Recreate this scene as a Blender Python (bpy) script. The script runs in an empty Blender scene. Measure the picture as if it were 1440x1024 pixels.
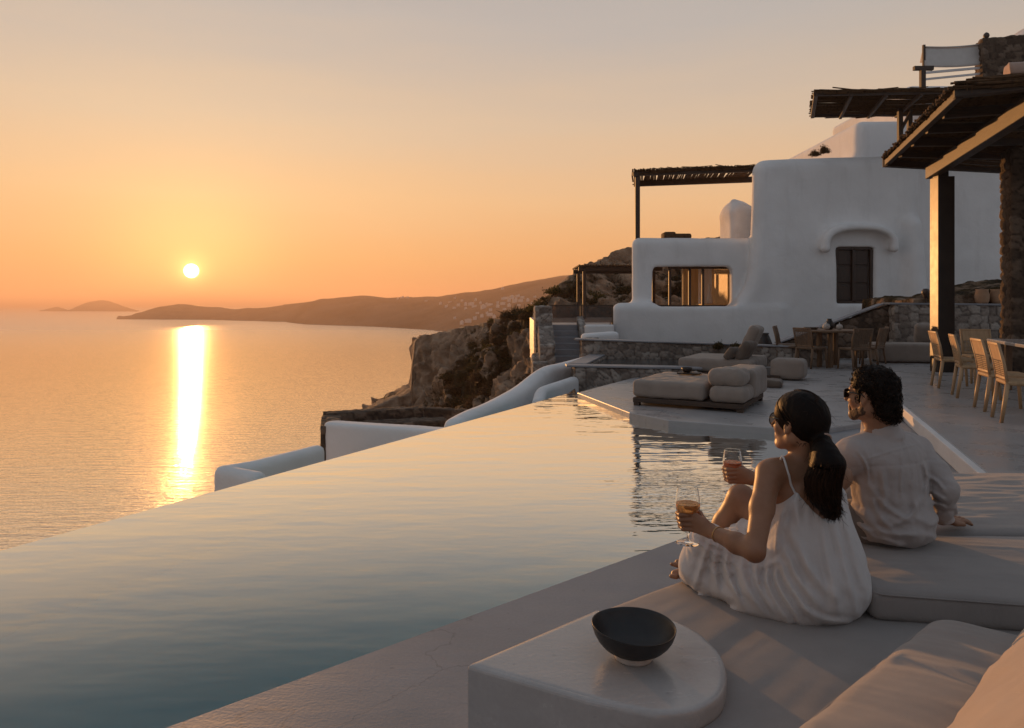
import bpy, bmesh, math, random
import numpy as np
from mathutils import Vector, Matrix

random.seed(7)
rng = np.random.default_rng(11)
scene = bpy.context.scene
COL = scene.collection
R = math.radians

# ------------------------------------------------------------------ camera
F = 1000.0            # focal length in pixels of the 1440 x 1024 photograph
CX, HY = 720.0, 427.0 # principal column and horizon row
CAMZ = 1.5
cam_d = bpy.data.cameras.new('camera')
cam = bpy.data.objects.new('camera', cam_d)
COL.objects.link(cam)
cam.location = (0, 0, CAMZ)
cam.rotation_euler = (R(90), 0, 0)
cam_d.sensor_width = 36.0
cam_d.lens = 36.0 * F / 1440.0
cam_d.shift_y = -(512.0 - HY) / 1440.0
cam_d.clip_start = 0.05
cam_d.clip_end = 60000.0
scene.camera = cam
scene.view_settings.view_transform = 'Standard'
scene.view_settings.look = 'None'
scene.view_settings.exposure = 0.0
scene.view_settings.gamma = 1.0
scene.cycles.max_bounces = 16
scene.cycles.transparent_max_bounces = 12
scene.cycles.transmission_bounces = 16
scene.cycles.volume_bounces = 0
scene.cycles.sample_clamp_indirect = 6.0
scene.cycles.use_denoising = True

# ------------------------------------------------------------------ sun and sky
SUN_EL = math.atan2(46.0, math.hypot(1000.0, 451.0))
SUN_AZ = math.atan2(-451.0, 1000.0)
SUN = Vector((math.sin(SUN_AZ) * math.cos(SUN_EL), math.cos(SUN_AZ) * math.cos(SUN_EL), math.sin(SUN_EL)))
sun_d = bpy.data.lights.new('sun', 'SUN')
sun_d.energy = 5.0
sun_d.color = (1.0, 0.46, 0.15)
sun_d.angle = R(0.6)
sun = bpy.data.objects.new('sun', sun_d)
COL.objects.link(sun)
sun.rotation_euler = SUN.to_track_quat('Z', 'Y').to_euler()
sun.location = (-20, 40, 20)

world = bpy.data.worlds.new('World')
scene.world = world
world.use_nodes = True
NT = world.node_tree
NT.nodes.clear()


def wn(t, **kw):
    n = NT.nodes.new(t)
    for k, v in kw.items():
        setattr(n, k, v)
    return n


def wmath(op, a, b=None, clamp=False):
    n = wn('ShaderNodeMath', operation=op)
    n.use_clamp = clamp
    for i, v in enumerate((a, b)):
        if v is None:
            continue
        if isinstance(v, (int, float)):
            n.inputs[i].default_value = v
        else:
            NT.links.new(v, n.inputs[i])
    return n.outputs[0]


def wramp(fac, stops, interp='EASE'):
    n = wn('ShaderNodeValToRGB')
    cr = n.color_ramp
    cr.interpolation = interp
    while len(cr.elements) < len(stops):
        cr.elements.new(0.5)
    for e, (p, c) in zip(cr.elements, stops):
        e.position = p
        e.color = (*c, 1)
    NT.links.new(fac, n.inputs[0])
    return n.outputs[0]


def wmix(mode, fac, a, b):
    n = wn('ShaderNodeMix', data_type='RGBA', blend_type=mode)
    for sock, v in ((n.inputs[0], fac), (n.inputs[6], a), (n.inputs[7], b)):
        if isinstance(v, (int, float)):
            sock.default_value = v
        elif isinstance(v, tuple):
            sock.default_value = (*v, 1)
        else:
            NT.links.new(v, sock)
    return n.outputs[2]


tc = wn('ShaderNodeTexCoord')
sep = wn('ShaderNodeSeparateXYZ')
NT.links.new(tc.outputs['Generated'], sep.inputs[0])
dotn = wn('ShaderNodeVectorMath', operation='DOT_PRODUCT')
NT.links.new(tc.outputs['Generated'], dotn.inputs[0])
dotn.inputs[1].default_value = SUN
sdot = dotn.outputs['Value']
elev = wmath('MAXIMUM', sep.outputs[2], 0.0)
# slow banding of thin high haze
nz = wn('ShaderNodeTexNoise')
nz.inputs['Scale'].default_value = 3.0
nz.inputs['Detail'].default_value = 4.0
mp = wn('ShaderNodeMapping')
mp.inputs['Scale'].default_value = (1.0, 1.0, 9.0)
NT.links.new(tc.outputs['Generated'], mp.inputs[0])
NT.links.new(mp.outputs[0], nz.inputs['Vector'])
wob = wmath('MULTIPLY', wmath('SUBTRACT', nz.outputs[0], 0.5), 0.22)
el2 = wmath('MAXIMUM', wmath('ADD', elev, wmath('MULTIPLY', wob, elev)), 0.0)
front = wramp(el2, [(0.0, (0.78, 0.345, 0.135)), (0.06, (0.86, 0.445, 0.18)), (0.14, (0.85, 0.53, 0.275)),
                    (0.24, (0.70, 0.53, 0.37)), (0.36, (0.515, 0.465, 0.42)), (0.6, (0.33, 0.345, 0.375)),
                    (1.0, (0.20, 0.23, 0.28))], 'LINEAR')
back = wramp(el2, [(0.0, (0.31, 0.305, 0.32)), (0.15, (0.305, 0.315, 0.335)), (0.4, (0.265, 0.30, 0.345)),
                   (1.0, (0.22, 0.265, 0.32))], 'LINEAR')
azf = wn('ShaderNodeMapRange', interpolation_type='SMOOTHSTEP')
NT.links.new(sdot, azf.inputs[0])
azf.inputs[1].default_value = -0.35
azf.inputs[2].default_value = 0.80
ramp_sky = wmix('MIX', azf.outputs[0], back, front)
spos = wmath('MAXIMUM', sdot, 0.0)
g1 = wmath('MULTIPLY', wmath('POWER', spos, 22.0), 0.13)
g2 = wmath('MULTIPLY', wmath('POWER', spos, 240.0), 0.40)
g3 = wmath('MULTIPLY', wmath('POWER', spos, 5000.0), 0.7)
g4 = wmath('MULTIPLY', wmath('POWER', spos, 26000.0), 0.9)
glow = wmath('ADD', wmath('ADD', wmath('ADD', g1, g2), g3), g4)
glow_c = wmix('MULTIPLY', 1.0, glow, (1.0, 0.66, 0.19))
sky_n = wn('ShaderNodeTexSky', sky_type='NISHITA')
sky_n.sun_disc = False
sky_n.sun_elevation = SUN_EL
sky_n.sun_rotation = SUN_AZ
sky_n.air_density = 1.0
sky_n.dust_density = 6.0
sky_n.ozone_density = 2.0
sky_soft = wmix('MULTIPLY', 1.0, sky_n.outputs[0], (0.0055, 0.0055, 0.0055))
disc = wn('ShaderNodeMapRange', interpolation_type='SMOOTHSTEP')
NT.links.new(sdot, disc.inputs[0])
disc.inputs[1].default_value = 1 - 0.0098 ** 2 / 2
disc.inputs[2].default_value = 1 - 0.0078 ** 2 / 2
disc.inputs[3].default_value = 0.0
disc.inputs[4].default_value = 7.0
disc_c = wmix('MULTIPLY', 1.0, disc.outputs[0], (1.0, 0.86, 0.55))
tot = wmix('ADD', 1.0, wmix('ADD', 1.0, wmix('ADD', 1.0, ramp_sky, glow_c), sky_soft), disc_c)
tot10 = wmix('MULTIPLY', 1.0, tot, (10.0, 10.0, 10.0))
for n in NT.nodes:
    if n.bl_idname == 'ShaderNodeMix':
        n.clamp_result = False
        n.clamp_factor = True
bgn = wn('ShaderNodeBackground')
bgn.inputs[1].default_value = 0.1
NT.links.new(tot10, bgn.inputs[0])
outw = wn('ShaderNodeOutputWorld')
NT.links.new(bgn.outputs[0], outw.inputs[0])

# ------------------------------------------------------------------ points


def at(px, py, z):
    """where the sight line of a photo pixel meets the level z"""
    y = (CAMZ - z) * F / (py - HY)
    return Vector(((px - CX) * y / F, y, z))


def pd(px, py, y):
    """the point of a photo pixel at distance y"""
    return Vector(((px - CX) * y / F, y, CAMZ + (HY - py) * y / F))


# ------------------------------------------------------------------ numpy noise


def _hash(ix, iy, iz, seed):
    h = (ix * 374761393 + iy * 668265263 + iz * 2147483647 + seed * 144665) & 0xFFFFFFFF
    h = ((h ^ (h >> 13)) * 1274126177) & 0xFFFFFFFF
    h = ((h ^ (h >> 16)) * 2246822519) & 0xFFFFFFFF
    return ((h ^ (h >> 15)) & 0xFFFFFF) / float(0xFFFFFF)


def vnoise(p, seed=0):
    """value noise in -1..1 of points p (N,3)"""
    p = np.asarray(p, dtype=np.float64)
    i = np.floor(p).astype(np.int64)
    f = p - i
    u = f * f * f * (f * (f * 6 - 15) + 10)
    out = 0
    for dx in (0, 1):
        wx = u[..., 0] if dx else 1 - u[..., 0]
        for dy in (0, 1):
            wy = u[..., 1] if dy else 1 - u[..., 1]
            for dz in (0, 1):
                wz = u[..., 2] if dz else 1 - u[..., 2]
                out = out + wx * wy * wz * _hash(i[..., 0] + dx, i[..., 1] + dy, i[..., 2] + dz, seed)
    return out * 2 - 1


def fbm(p, octv=4, seed=0, gain=0.5):
    a, s, t = 1.0, 0.0, 0.0
    p = np.asarray(p, dtype=np.float64)
    for o in range(octv):
        s = s + a * vnoise(p, seed + o * 17)
        t += a
        a *= gain
        p = p * 2.03 + 5.7
    return s / t


def voronoi(p, seed=0):
    """(F1, F2, id) of jittered unit cells"""
    p = np.asarray(p, dtype=np.float64)
    i = np.floor(p).astype(np.int64)
    f1 = np.full(p.shape[0], 9.0)
    f2 = np.full(p.shape[0], 9.0)
    cid = np.zeros(p.shape[0])
    for dx in (-1, 0, 1):
        for dy in (-1, 0, 1):
            for dz in (-1, 0, 1):
                c = i + np.array([dx, dy, dz])
                q = np.stack([c[:, k] + 0.15 + 0.7 * _hash(c[:, 0], c[:, 1], c[:, 2], seed + k) for k in range(3)], 1)
                d = np.sqrt(((p - q) ** 2).sum(1))
                h = _hash(c[:, 0], c[:, 1], c[:, 2], seed + 9)
                closer = d < f1
                f2 = np.where(closer, f1, np.minimum(f2, d))
                cid = np.where(closer, h, cid)
                f1 = np.where(closer, d, f1)
    return f1, f2, cid


# ------------------------------------------------------------------ materials


def hexs(r, g, b):
    f = lambda v: (v / 255 / 12.92) if v / 255 <= 0.04045 else ((v / 255 + 0.055) / 1.055) ** 2.4
    return (f(r), f(g), f(b))


class Mat:
    def __init__(self, name):
        self.m = bpy.data.materials.new(name)
        self.m.use_nodes = True
        self.t = self.m.node_tree
        self.b = self.t.nodes['Principled BSDF']
        self.out = self.t.nodes['Material Output']

    def n(self, t, **kw):
        x = self.t.nodes.new(t)
        for k, v in kw.items():
            setattr(x, k, v)
        return x

    def l(self, a, b):
        self.t.links.new(a, b)

    def coords(self, scale=(1, 1, 1), rot=(0, 0, 0), kind='Object'):
        c = self.n('ShaderNodeTexCoord')
        m = self.n('ShaderNodeMapping')
        m.inputs['Scale'].default_value = scale
        m.inputs['Rotation'].default_value = rot
        self.l(c.outputs[kind], m.inputs[0])
        return m.outputs[0]

    def noise(self, scale, detail=5, stretch=(1, 1, 1), rough=0.55, rot=(0, 0, 0)):
        x = self.n('ShaderNodeTexNoise')
        x.inputs['Scale'].default_value = scale
        x.inputs['Detail'].default_value = detail
        x.inputs['Roughness'].default_value = rough
        self.l(self.coords(stretch, rot), x.inputs['Vector'])
        return x.outputs[0]

    def ramp(self, fac, stops, interp='LINEAR'):
        x = self.n('ShaderNodeValToRGB')
        cr = x.color_ramp
        cr.interpolation = interp
        while len(cr.elements) < len(stops):
            cr.elements.new(0.5)
        for e, (p, c) in zip(cr.elements, stops):
            e.position = p
            e.color = (*c, 1)
        self.l(fac, x.inputs[0])
        return x.outputs[0]

    def mix(self, fac, a, b, mode='MIX'):
        x = self.n('ShaderNodeMix', data_type='RGBA', blend_type=mode)
        for s, v in ((x.inputs[0], fac), (x.inputs[6], a), (x.inputs[7], b)):
            if isinstance(v, (int, float)):
                s.default_value = v
            elif isinstance(v, tuple):
                s.default_value = (*v, 1)
            else:
                self.l(v, s)
        return x.outputs[2]

    def mathn(self, op, a, b=0.0):
        x = self.n('ShaderNodeMath', operation=op)
        for i, v in enumerate((a, b)):
            if isinstance(v, (int, float)):
                x.inputs[i].default_value = v
            else:
                self.l(v, x.inputs[i])
        return x.outputs[0]

    def bump(self, h, strength, dist, normal=None):
        x = self.n('ShaderNodeBump')
        x.inputs['Strength'].default_value = strength
        x.inputs['Distance'].default_value = dist
        self.l(h, x.inputs['Height'])
        if normal is not None:
            self.l(normal, x.inputs['Normal'])
        return x.outputs[0]


def mat_mottle(name, c1, c2, scale=3.0, rough=0.7, bump=0.0, bscale=60.0, stretch=(1, 1, 1), rvar=0.1, spec=0.5, c3=None,
               bstretch=(1, 1, 1), bdist=0.01):
    m = Mat(name)
    f = m.noise(scale, 6, stretch)
    if c3 is None:
        col = m.ramp(f, [(0.3, c1), (0.7, c2)])
    else:
        col = m.ramp(f, [(0.28, c1), (0.5, c2), (0.72, c3)])
    m.l(col, m.b.inputs['Base Color'])
    r = m.n('ShaderNodeMapRange')
    r.inputs[3].default_value = max(0.02, rough - rvar)
    r.inputs[4].default_value = min(1, rough + rvar)
    m.l(m.noise(scale * 2.3, 4, stretch), r.inputs[0])
    m.l(r.outputs[0], m.b.inputs['Roughness'])
    m.b.inputs['Specular IOR Level'].default_value = spec
    if bump:
        m.l(m.bump(m.noise(bscale, 6, bstretch), bump, bdist), m.b.inputs['Normal'])
    return m


def mat_weave(name, c1, c2, thread=700.0, rough=0.9, bump=0.35, wrinkle=6.0, wamp=0.3, sheen=0.25, wdist=0.03):
    m = Mat(name)
    f = m.noise(5.0, 5)
    w1 = m.n('ShaderNodeTexWave', wave_type='BANDS', bands_direction='X')
    w2 = m.n('ShaderNodeTexWave', wave_type='BANDS', bands_direction='Y')
    for w in (w1, w2):
        w.inputs['Scale'].default_value = thread / 6.3
        w.inputs['Distortion'].default_value = 1.2
        m.l(m.coords(), w.inputs['Vector'])
    wv = m.mathn('ADD', w1.outputs['Fac'], w2.outputs['Fac'])
    slub = m.noise(90.0, 3, (1, 12, 12))
    tone = m.mathn('ADD', m.mathn('MULTIPLY', f, 0.6), m.mathn('MULTIPLY', slub, 0.4))
    m.l(m.ramp(tone, [(0.35, c1), (0.65, c2)]), m.b.inputs['Base Color'])
    m.b.inputs['Roughness'].default_value = rough
    m.b.inputs['Specular IOR Level'].default_value = 0.2
    m.b.inputs['Sheen Weight'].default_value = sheen
    m.b.inputs['Sheen Roughness'].default_value = 0.5
    nb = m.bump(m.noise(wrinkle, 4, (1, 1, 1), 0.5), wamp, wdist)
    m.l(m.bump(wv, bump, 0.0012, nb), m.b.inputs['Normal'])
    return m


# ------------------------------------------------------------------ objects


def new_mesh(name, verts, faces, mat=None, smooth=False, cols=None):
    me = bpy.data.meshes.new(name)
    v = np.asarray(verts, dtype=np.float32).reshape(-1, 3)
    if isinstance(faces, np.ndarray):
        n, k = faces.shape
        me.vertices.add(len(v))
        me.vertices.foreach_set('co', v.ravel())
        me.loops.add(n * k)
        me.loops.foreach_set('vertex_index', faces.astype(np.int32).ravel())
        me.polygons.add(n)
        me.polygons.foreach_set('loop_start', np.arange(0, n * k, k, dtype=np.int32))
        me.polygons.foreach_set('loop_total', np.full(n, k, dtype=np.int32))
        me.update(calc_edges=True)
        me.validate()
    else:
        me.from_pydata([tuple(x) for x in v.tolist()], [], faces)
        me.update()
    if smooth:
        me.polygons.foreach_set('use_smooth', np.ones(len(me.polygons), dtype=bool))
    if cols is not None:
        a = me.attributes.new('tone', 'FLOAT', 'POINT')
        a.data.foreach_set('value', np.asarray(cols, dtype=np.float32))
    if mat is not None:
        me.materials.append(mat.m if isinstance(mat, Mat) else mat)
    return me


def tag(o, label=None, cat=None, group=None, kind=None):
    if label:
        o['label'] = label
    if cat:
        o['category'] = cat
    if group:
        o['group'] = group
    if kind:
        o['kind'] = kind
    return o


def thing(name, label, cat, loc=(0, 0, 0), group=None):
    o = bpy.data.objects.new(name, None)
    o.empty_display_size = 0.1
    o.location = loc
    COL.objects.link(o)
    tag(o, label, cat, group)
    return o


def wloc(o):
    l = Vector((0, 0, 0))
    while o is not None:
        l += o.location
        o = o.parent
    return l


def add(name, verts, faces, mat, parent=None, smooth=False, cols=None, base=True):
    """link one mesh; vertices are given in world space, the object sits at its base (or under its parent)"""
    v = np.asarray(verts, dtype=np.float64).reshape(-1, 3)
    if parent is not None:
        off = np.array(wloc(parent))
        loc = (0, 0, 0)
    elif base:
        lo, hi = v.min(0), v.max(0)
        off = np.array([(lo[0] + hi[0]) / 2, (lo[1] + hi[1]) / 2, lo[2]])
        loc = off
    else:
        off = np.zeros(3)
        loc = (0, 0, 0)
    me = new_mesh(name, v - off, faces, mat, smooth, cols)
    o = bpy.data.objects.new(name, me)
    o.location = loc
    COL.objects.link(o)
    if parent is not None:
        o.parent = parent
    return o


def structure(name, verts, faces, mat, smooth=False, cols=None):
    return tag(add(name, verts, faces, mat, None, smooth, cols, base=False), kind='structure')


def dup(o, loc=None, rz=None, parent=None, label=None):
    c = o.copy()
    COL.objects.link(c)
    if parent is not None:
        c.parent = parent
    if loc is not None:
        c.location = loc
    if rz is not None:
        c.rotation_euler = (0, 0, rz)
    if label:
        c['label'] = label
    for ch in list(o.children):
        dup(ch, parent=c)
    return c


class MB:
    """collects shapes into one mesh"""

    def __init__(self):
        self.v, self.f = [], []

    def raw(self, v, f):
        o = len(self.v)
        self.v += [tuple(map(float, x)) for x in v]
        self.f += [tuple(int(i) + o for i in q) for q in f]
        return self

    def box(self, c, s, rz=0.0, rot=None, r=0.0):
        bm = bmesh.new()
        bmesh.ops.create_cube(bm, size=1.0)
        bmesh.ops.scale(bm, vec=s, verts=bm.verts)
        if r:
            bmesh.ops.bevel(bm, geom=list(bm.edges), offset=min(r, min(s) * 0.45), segments=2, affect='EDGES', profile=0.5)
        M = Matrix.Translation(Vector(c)) @ (rot.to_4x4() if rot is not None else Matrix.Rotation(rz, 4, 'Z'))
        bm.transform(M)
        bm.verts.index_update()
        self.raw([v.co for v in bm.verts], [[v.index for v in f.verts] for f in bm.faces])
        bm.free()
        return self

    def bar(self, a, b, w, h, r=0.0, up=(0, 0, 1)):
        a, b = Vector(a), Vector(b)
        d = b - a
        L = d.length
        x = d.normalized()
        u = Vector(up)
        if abs(x.dot(u)) > 0.97:
            u = Vector((1, 0, 0))
        y = u.cross(x).normalized()
        z = x.cross(y)
        rot = Matrix((x, y, z)).transposed()
        return self.box((a + b) / 2, (L, w, h), rot=rot, r=r)

    def tube(self, pts, rad, n=8, cap=True):
        pts = [Vector(p) for p in pts]
        rads = rad if hasattr(rad, '__len__') else [rad] * len(pts)
        o = len(self.v)
        prev = None
        for i, p in enumerate(pts):
            t = (pts[min(i + 1, len(pts) - 1)] - pts[max(i - 1, 0)]).normalized()
            if prev is None:
                a = Vector((0, 0, 1)) if abs(t.z) < 0.9 else Vector((1, 0, 0))
                u = t.cross(a).normalized()
            else:
                u = (prev - t * prev.dot(t)).normalized()
            prev = u
            w = t.cross(u)
            for k in range(n):
                q = 2 * math.pi * k / n
                self.v.append(tuple(p + (u * math.cos(q) + w * math.sin(q)) * rads[i]))
        for i in range(len(pts) - 1):
            for k in range(n):
                a0 = o + i * n + k
                a1 = o + i * n + (k + 1) % n
                self.f.append((a0, a1, a1 + n, a0 + n))
        if cap:
            self.f.append(tuple(o + k for k in range(n))[::-1])
            self.f.append(tuple(o + (len(pts) - 1) * n + k for k in range(n)))
        return self

    def lathe(self, prof, c=(0, 0, 0), n=40, tilt=None):
        o = len(self.v)
        c = Vector(c)
        for r_, z_ in prof:
            for k in range(n):
                q = 2 * math.pi * k / n
                p = Vector((r_ * math.cos(q), r_ * math.sin(q), z_))
                if tilt is not None:
                    p = tilt @ p
                self.v.append(tuple(c + p))
        for i in range(len(prof) - 1):
            for k in range(n):
                a0 = o + i * n + k
                a1 = o + i * n + (k + 1) % n
                self.f.append((a0, a1, a1 + n, a0 + n))
        return self

    def build(self, name, mat, parent=None, smooth=False, base=True):
        return add(name, self.v, self.f, mat, parent, smooth, base=base)


def prism(poly, z0, z1):
    """walls, top and bottom of a polygon (counter-clockwise)"""
    n = len(poly)
    v = [(p[0], p[1], z0) for p in poly] + [(p[0], p[1], z1) for p in poly]
    f = [(i, (i + 1) % n, (i + 1) % n + n, i + n) for i in range(n)]
    f += [tuple(range(n))[::-1], tuple(range(n, 2 * n))]
    return v, f


def bevel_mesh(o, w, seg=3, ang=40):
    bm = bmesh.new()
    bm.from_mesh(o.data)
    ed = [e for e in bm.edges if len(e.link_faces) == 2 and e.calc_face_angle(0) > R(ang)]
    bmesh.ops.bevel(bm, geom=ed, offset=w, segments=seg, affect='EDGES', profile=0.5)
    for f in bm.faces:
        f.smooth = True
    bm.to_mesh(o.data)
    bm.free()
    return o


def gridbox(size, res):
    """box of evenly divided sides: (verts, quads) centred at the origin"""
    n = [max(1, int(round(s / res))) for s in size]
    vid, verts, faces = {}, [], []

    def V(i, j, k):
        key = (i, j, k)
        if key not in vid:
            vid[key] = len(verts)
            verts.append((i / n[0] - 0.5, j / n[1] - 0.5, k / n[2] - 0.5))
        return vid[key]
    for a, b, c in ((0, 1, 2), (1, 2, 0), (2, 0, 1)):
        for side in (0, n[c]):
            for i in range(n[a]):
                for j in range(n[b]):
                    q = []
                    for di, dj in ((0, 0), (1, 0), (1, 1), (0, 1)):
                        key = [0, 0, 0]
                        key[a], key[b], key[c] = i + di, j + dj, side
                        q.append(V(*key))
                    faces.append(q if side else q[::-1])
    return np.array(verts) * np.array(size), np.array(faces)


def mesh_normals(v, f):
    a = v[f[:, 2]] - v[f[:, 0]]
    b = v[f[:, 3]] - v[f[:, 1]]
    fn = np.cross(a, b)
    n = np.zeros_like(v)
    for k in range(4):
        np.add.at(n, f[:, k], fn)
    return n / (np.linalg.norm(n, axis=1, keepdims=True) + 1e-12)


# ------------------------------------------------------------------ distance fields -> meshes


class Field:
    def __init__(self, lo, hi, h):
        self.lo = np.array(lo, dtype=np.float64)
        self.h = h
        self.n = np.ceil((np.array(hi) - self.lo) / h).astype(int) + 1
        self.f = np.full(self.n, 1.0, dtype=np.float32)

    def block(self, lo, hi):
        i0 = np.clip(np.floor((np.array(lo) - self.lo) / self.h).astype(int), 0, self.n - 1)
        i1 = np.clip(np.ceil((np.array(hi) - self.lo) / self.h).astype(int) + 1, 1, self.n)
        if np.any(i1 <= i0):
            return None
        ax = [self.lo[k] + self.h * np.arange(i0[k], i1[k]) for k in range(3)]
        X, Y, Z = np.meshgrid(*ax, indexing='ij')
        return tuple(slice(i0[k], i1[k]) for k in range(3)), np.stack([X, Y, Z], -1).astype(np.float32)

    def put(self, fn, lo, hi, k=0.0, op='add', pad=None):
        m = (k * 1.5 + 4 * self.h) if pad is None else pad
        bl = self.block(np.array(lo) - m, np.array(hi) + m)
        if bl is None:
            return self
        sl, P = bl
        d = fn(P)
        f = self.f[sl]
        if op == 'sub':
            d, f = -d, f
            if k > 0:
                hh = np.maximum(k - np.abs(d - f), 0) / k
                self.f[sl] = np.maximum(d, f) + hh * hh * k * 0.25
            else:
                self.f[sl] = np.maximum(d, f)
        elif op == 'and':
            self.f[sl] = np.maximum(d, f)
        elif op == 'shift':
            self.f[sl] = f + d
        else:
            if k > 0:
                hh = np.maximum(k - np.abs(d - f), 0) / k
                self.f[sl] = np.minimum(d, f) - hh * hh * k * 0.25
            else:
                self.f[sl] = np.minimum(d, f)
        return self

    def cone(self, a, b, ra, rb, k=0.02, op='add'):
        a, b = np.array(a, dtype=np.float32), np.array(b, dtype=np.float32)
        ba = b - a
        L2 = max(float((ba * ba).sum()), 1e-9)

        def fn(P):
            pa = P - a
            t = np.clip((pa @ ba) / L2, 0, 1)
            return np.sqrt(((pa - t[..., None] * ba) ** 2).sum(-1)) - (ra + t * (rb - ra))
        rr = max(ra, rb)
        return self.put(fn, np.minimum(a, b) - rr, np.maximum(a, b) + rr, k, op)

    def chain(self, pts, rads, k=0.02):
        for i in range(len(pts) - 1):
            self.cone(pts[i], pts[i + 1], rads[i], rads[i + 1], k)
        return self

    def ball(self, c, r, k=0.02, op='add'):
        return self.cone(c, c, r, r, k, op)

    def ell(self, c, r, rot=None, k=0.02, op='add'):
        """ellipsoid; rot = 3x3 whose ROWS are its axes"""
        c = np.array(c, dtype=np.float32)
        r = np.array(r, dtype=np.float32)
        A = np.eye(3, dtype=np.float32) if rot is None else np.array(rot, dtype=np.float32)

        def fn(P):
            q = (P - c) @ A.T
            k0 = np.sqrt(((q / r) ** 2).sum(-1))
            k1 = np.sqrt(((q / (r * r)) ** 2).sum(-1)) + 1e-9
            return k0 * (k0 - 1) / k1
        m = float(r.max())
        return self.put(fn, c - m, c + m, k, op)

    def rbox(self, c, half, rad, rot=None, k=0.0, op='add'):
        c = np.array(c, dtype=np.float32)
        hf = np.array(half, dtype=np.float32) - rad
        A = np.eye(3, dtype=np.float32) if rot is None else np.array(rot, dtype=np.float32)

        def fn(P):
            q = np.abs((P - c) @ A.T) - hf
            return np.sqrt((np.maximum(q, 0) ** 2).sum(-1)) + np.minimum(q.max(-1), 0) - rad
        m = np.abs(A.T) @ np.array(half)
        return self.put(fn, c - m, c + m, k, op)

    def mesh(self):
        f = self.f
        s = f < 0
        n = self.n
        c = s[:-1, :-1, :-1].astype(np.int8)
        cnt = np.zeros(n - 1, dtype=np.int8)
        corners = [(a, b, d) for a in (0, 1) for b in (0, 1) for d in (0, 1)]
        for a, b, d in corners:
            cnt += s[a:n[0] - 1 + a, b:n[1] - 1 + b, d:n[2] - 1 + d]
        cells = np.argwhere((cnt > 0) & (cnt < 8))
        idx = np.full(n - 1, -1, dtype=np.int64)
        idx[tuple(cells.T)] = np.arange(len(cells))
        pos = np.zeros((len(cells), 3))
        num = np.zeros(len(cells))
        val = {q: f[cells[:, 0] + q[0], cells[:, 1] + q[1], cells[:, 2] + q[2]] for q in corners}
        for q in corners:
            for ax in range(3):
                if q[ax]:
                    continue
                q2 = list(q)
                q2[ax] = 1
                a, b = val[q], val[tuple(q2)]
                m = (a < 0) != (b < 0)
                t = np.where(m, a / np.where(m, a - b, 1), 0)
                p = np.tile(np.array(q, dtype=np.float64), (len(cells), 1))
                p[:, ax] += t
                pos += p * m[:, None]
                num += m
        v = (cells + pos / num[:, None]) * self.h + self.lo
        faces = []
        for ax in range(3):
            b, d = (ax + 1) % 3, (ax + 2) % 3
            lo_ = [slice(None)] * 3
            hi_ = [slice(None)] * 3
            lo_[ax] = slice(0, n[ax] - 1)
            hi_[ax] = slice(1, n[ax])
            A, B = s[tuple(lo_)], s[tuple(hi_)]
            for flip in (False, True):
                e = np.argwhere((A & ~B) if not flip else (~A & B))
                e = e[(e[:, b] > 0) & (e[:, d] > 0) & (e[:, b] < n[b] - 1) & (e[:, d] < n[d] - 1)]
                if not len(e):
                    continue
                q = []
                for ob, od in ((-1, -1), (0, -1), (0, 0), (-1, 0)):
                    g = e.copy()
                    g[:, b] += ob
                    g[:, d] += od
                    q.append(idx[tuple(g.T)])
                q = np.stack(q, 1)
                if flip:
                    q = q[:, ::-1]
                faces.append(q)
        return v, np.concatenate(faces)


def relax(v, f, it=1, lam=0.5):
    for _ in range(it):
        acc = np.zeros_like(v)
        num = np.zeros(len(v))
        for k in range(4):
            for j in (1, 3):
                np.add.at(acc, f[:, k], v[f[:, (k + j) % 4]])
                np.add.at(num, f[:, k], 1)
        v = v + lam * (acc / np.maximum(num, 1)[:, None] - v)
    return v

# ================================================================== MATERIALS
M = {}


def mat_lime(name, c1, c2, stain):
    m = Mat(name)
    col = m.ramp(m.noise(0.8, 6), [(0.3, c1), (0.7, c2)])
    st = m.n('ShaderNodeMapRange')
    m.l(m.noise(1.1, 6, (1.6, 1.6, 0.28), 0.65), st.inputs[0])
    st.inputs[1].default_value = 0.55
    st.inputs[2].default_value = 0.78
    st.inputs[4].default_value = 0.38
    sp = m.n('ShaderNodeMapRange')
    m.l(m.noise(7.0, 3), sp.inputs[0])
    sp.inputs[1].default_value = 0.70
    sp.inputs[2].default_value = 0.76
    sp.inputs[4].default_value = 0.35
    col = m.mix(m.mathn('MAXIMUM', st.outputs[0], sp.outputs[0]), col, stain)
    m.l(col, m.b.inputs['Base Color'])
    m.b.inputs['Roughness'].default_value = 0.88
    m.b.inputs['Specular IOR Level'].default_value = 0.2
    nb = m.bump(m.noise(2.6, 5, (1, 1, 1), 0.6), 0.35, 0.06)
    m.l(m.bump(m.noise(28.0, 6), 0.35, 0.012, nb), m.b.inputs['Normal'])
    return m


M['plaster'] = mat_lime('white_plaster', (0.70, 0.69, 0.68), (0.80, 0.79, 0.78), (0.52, 0.50, 0.475))
M['plaster_old'] = mat_mottle('lime_plaster', (0.60, 0.57, 0.55), (0.74, 0.71, 0.69), 1.4, 0.9, 0.4, 12.0, spec=0.2, bdist=0.02)


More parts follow.
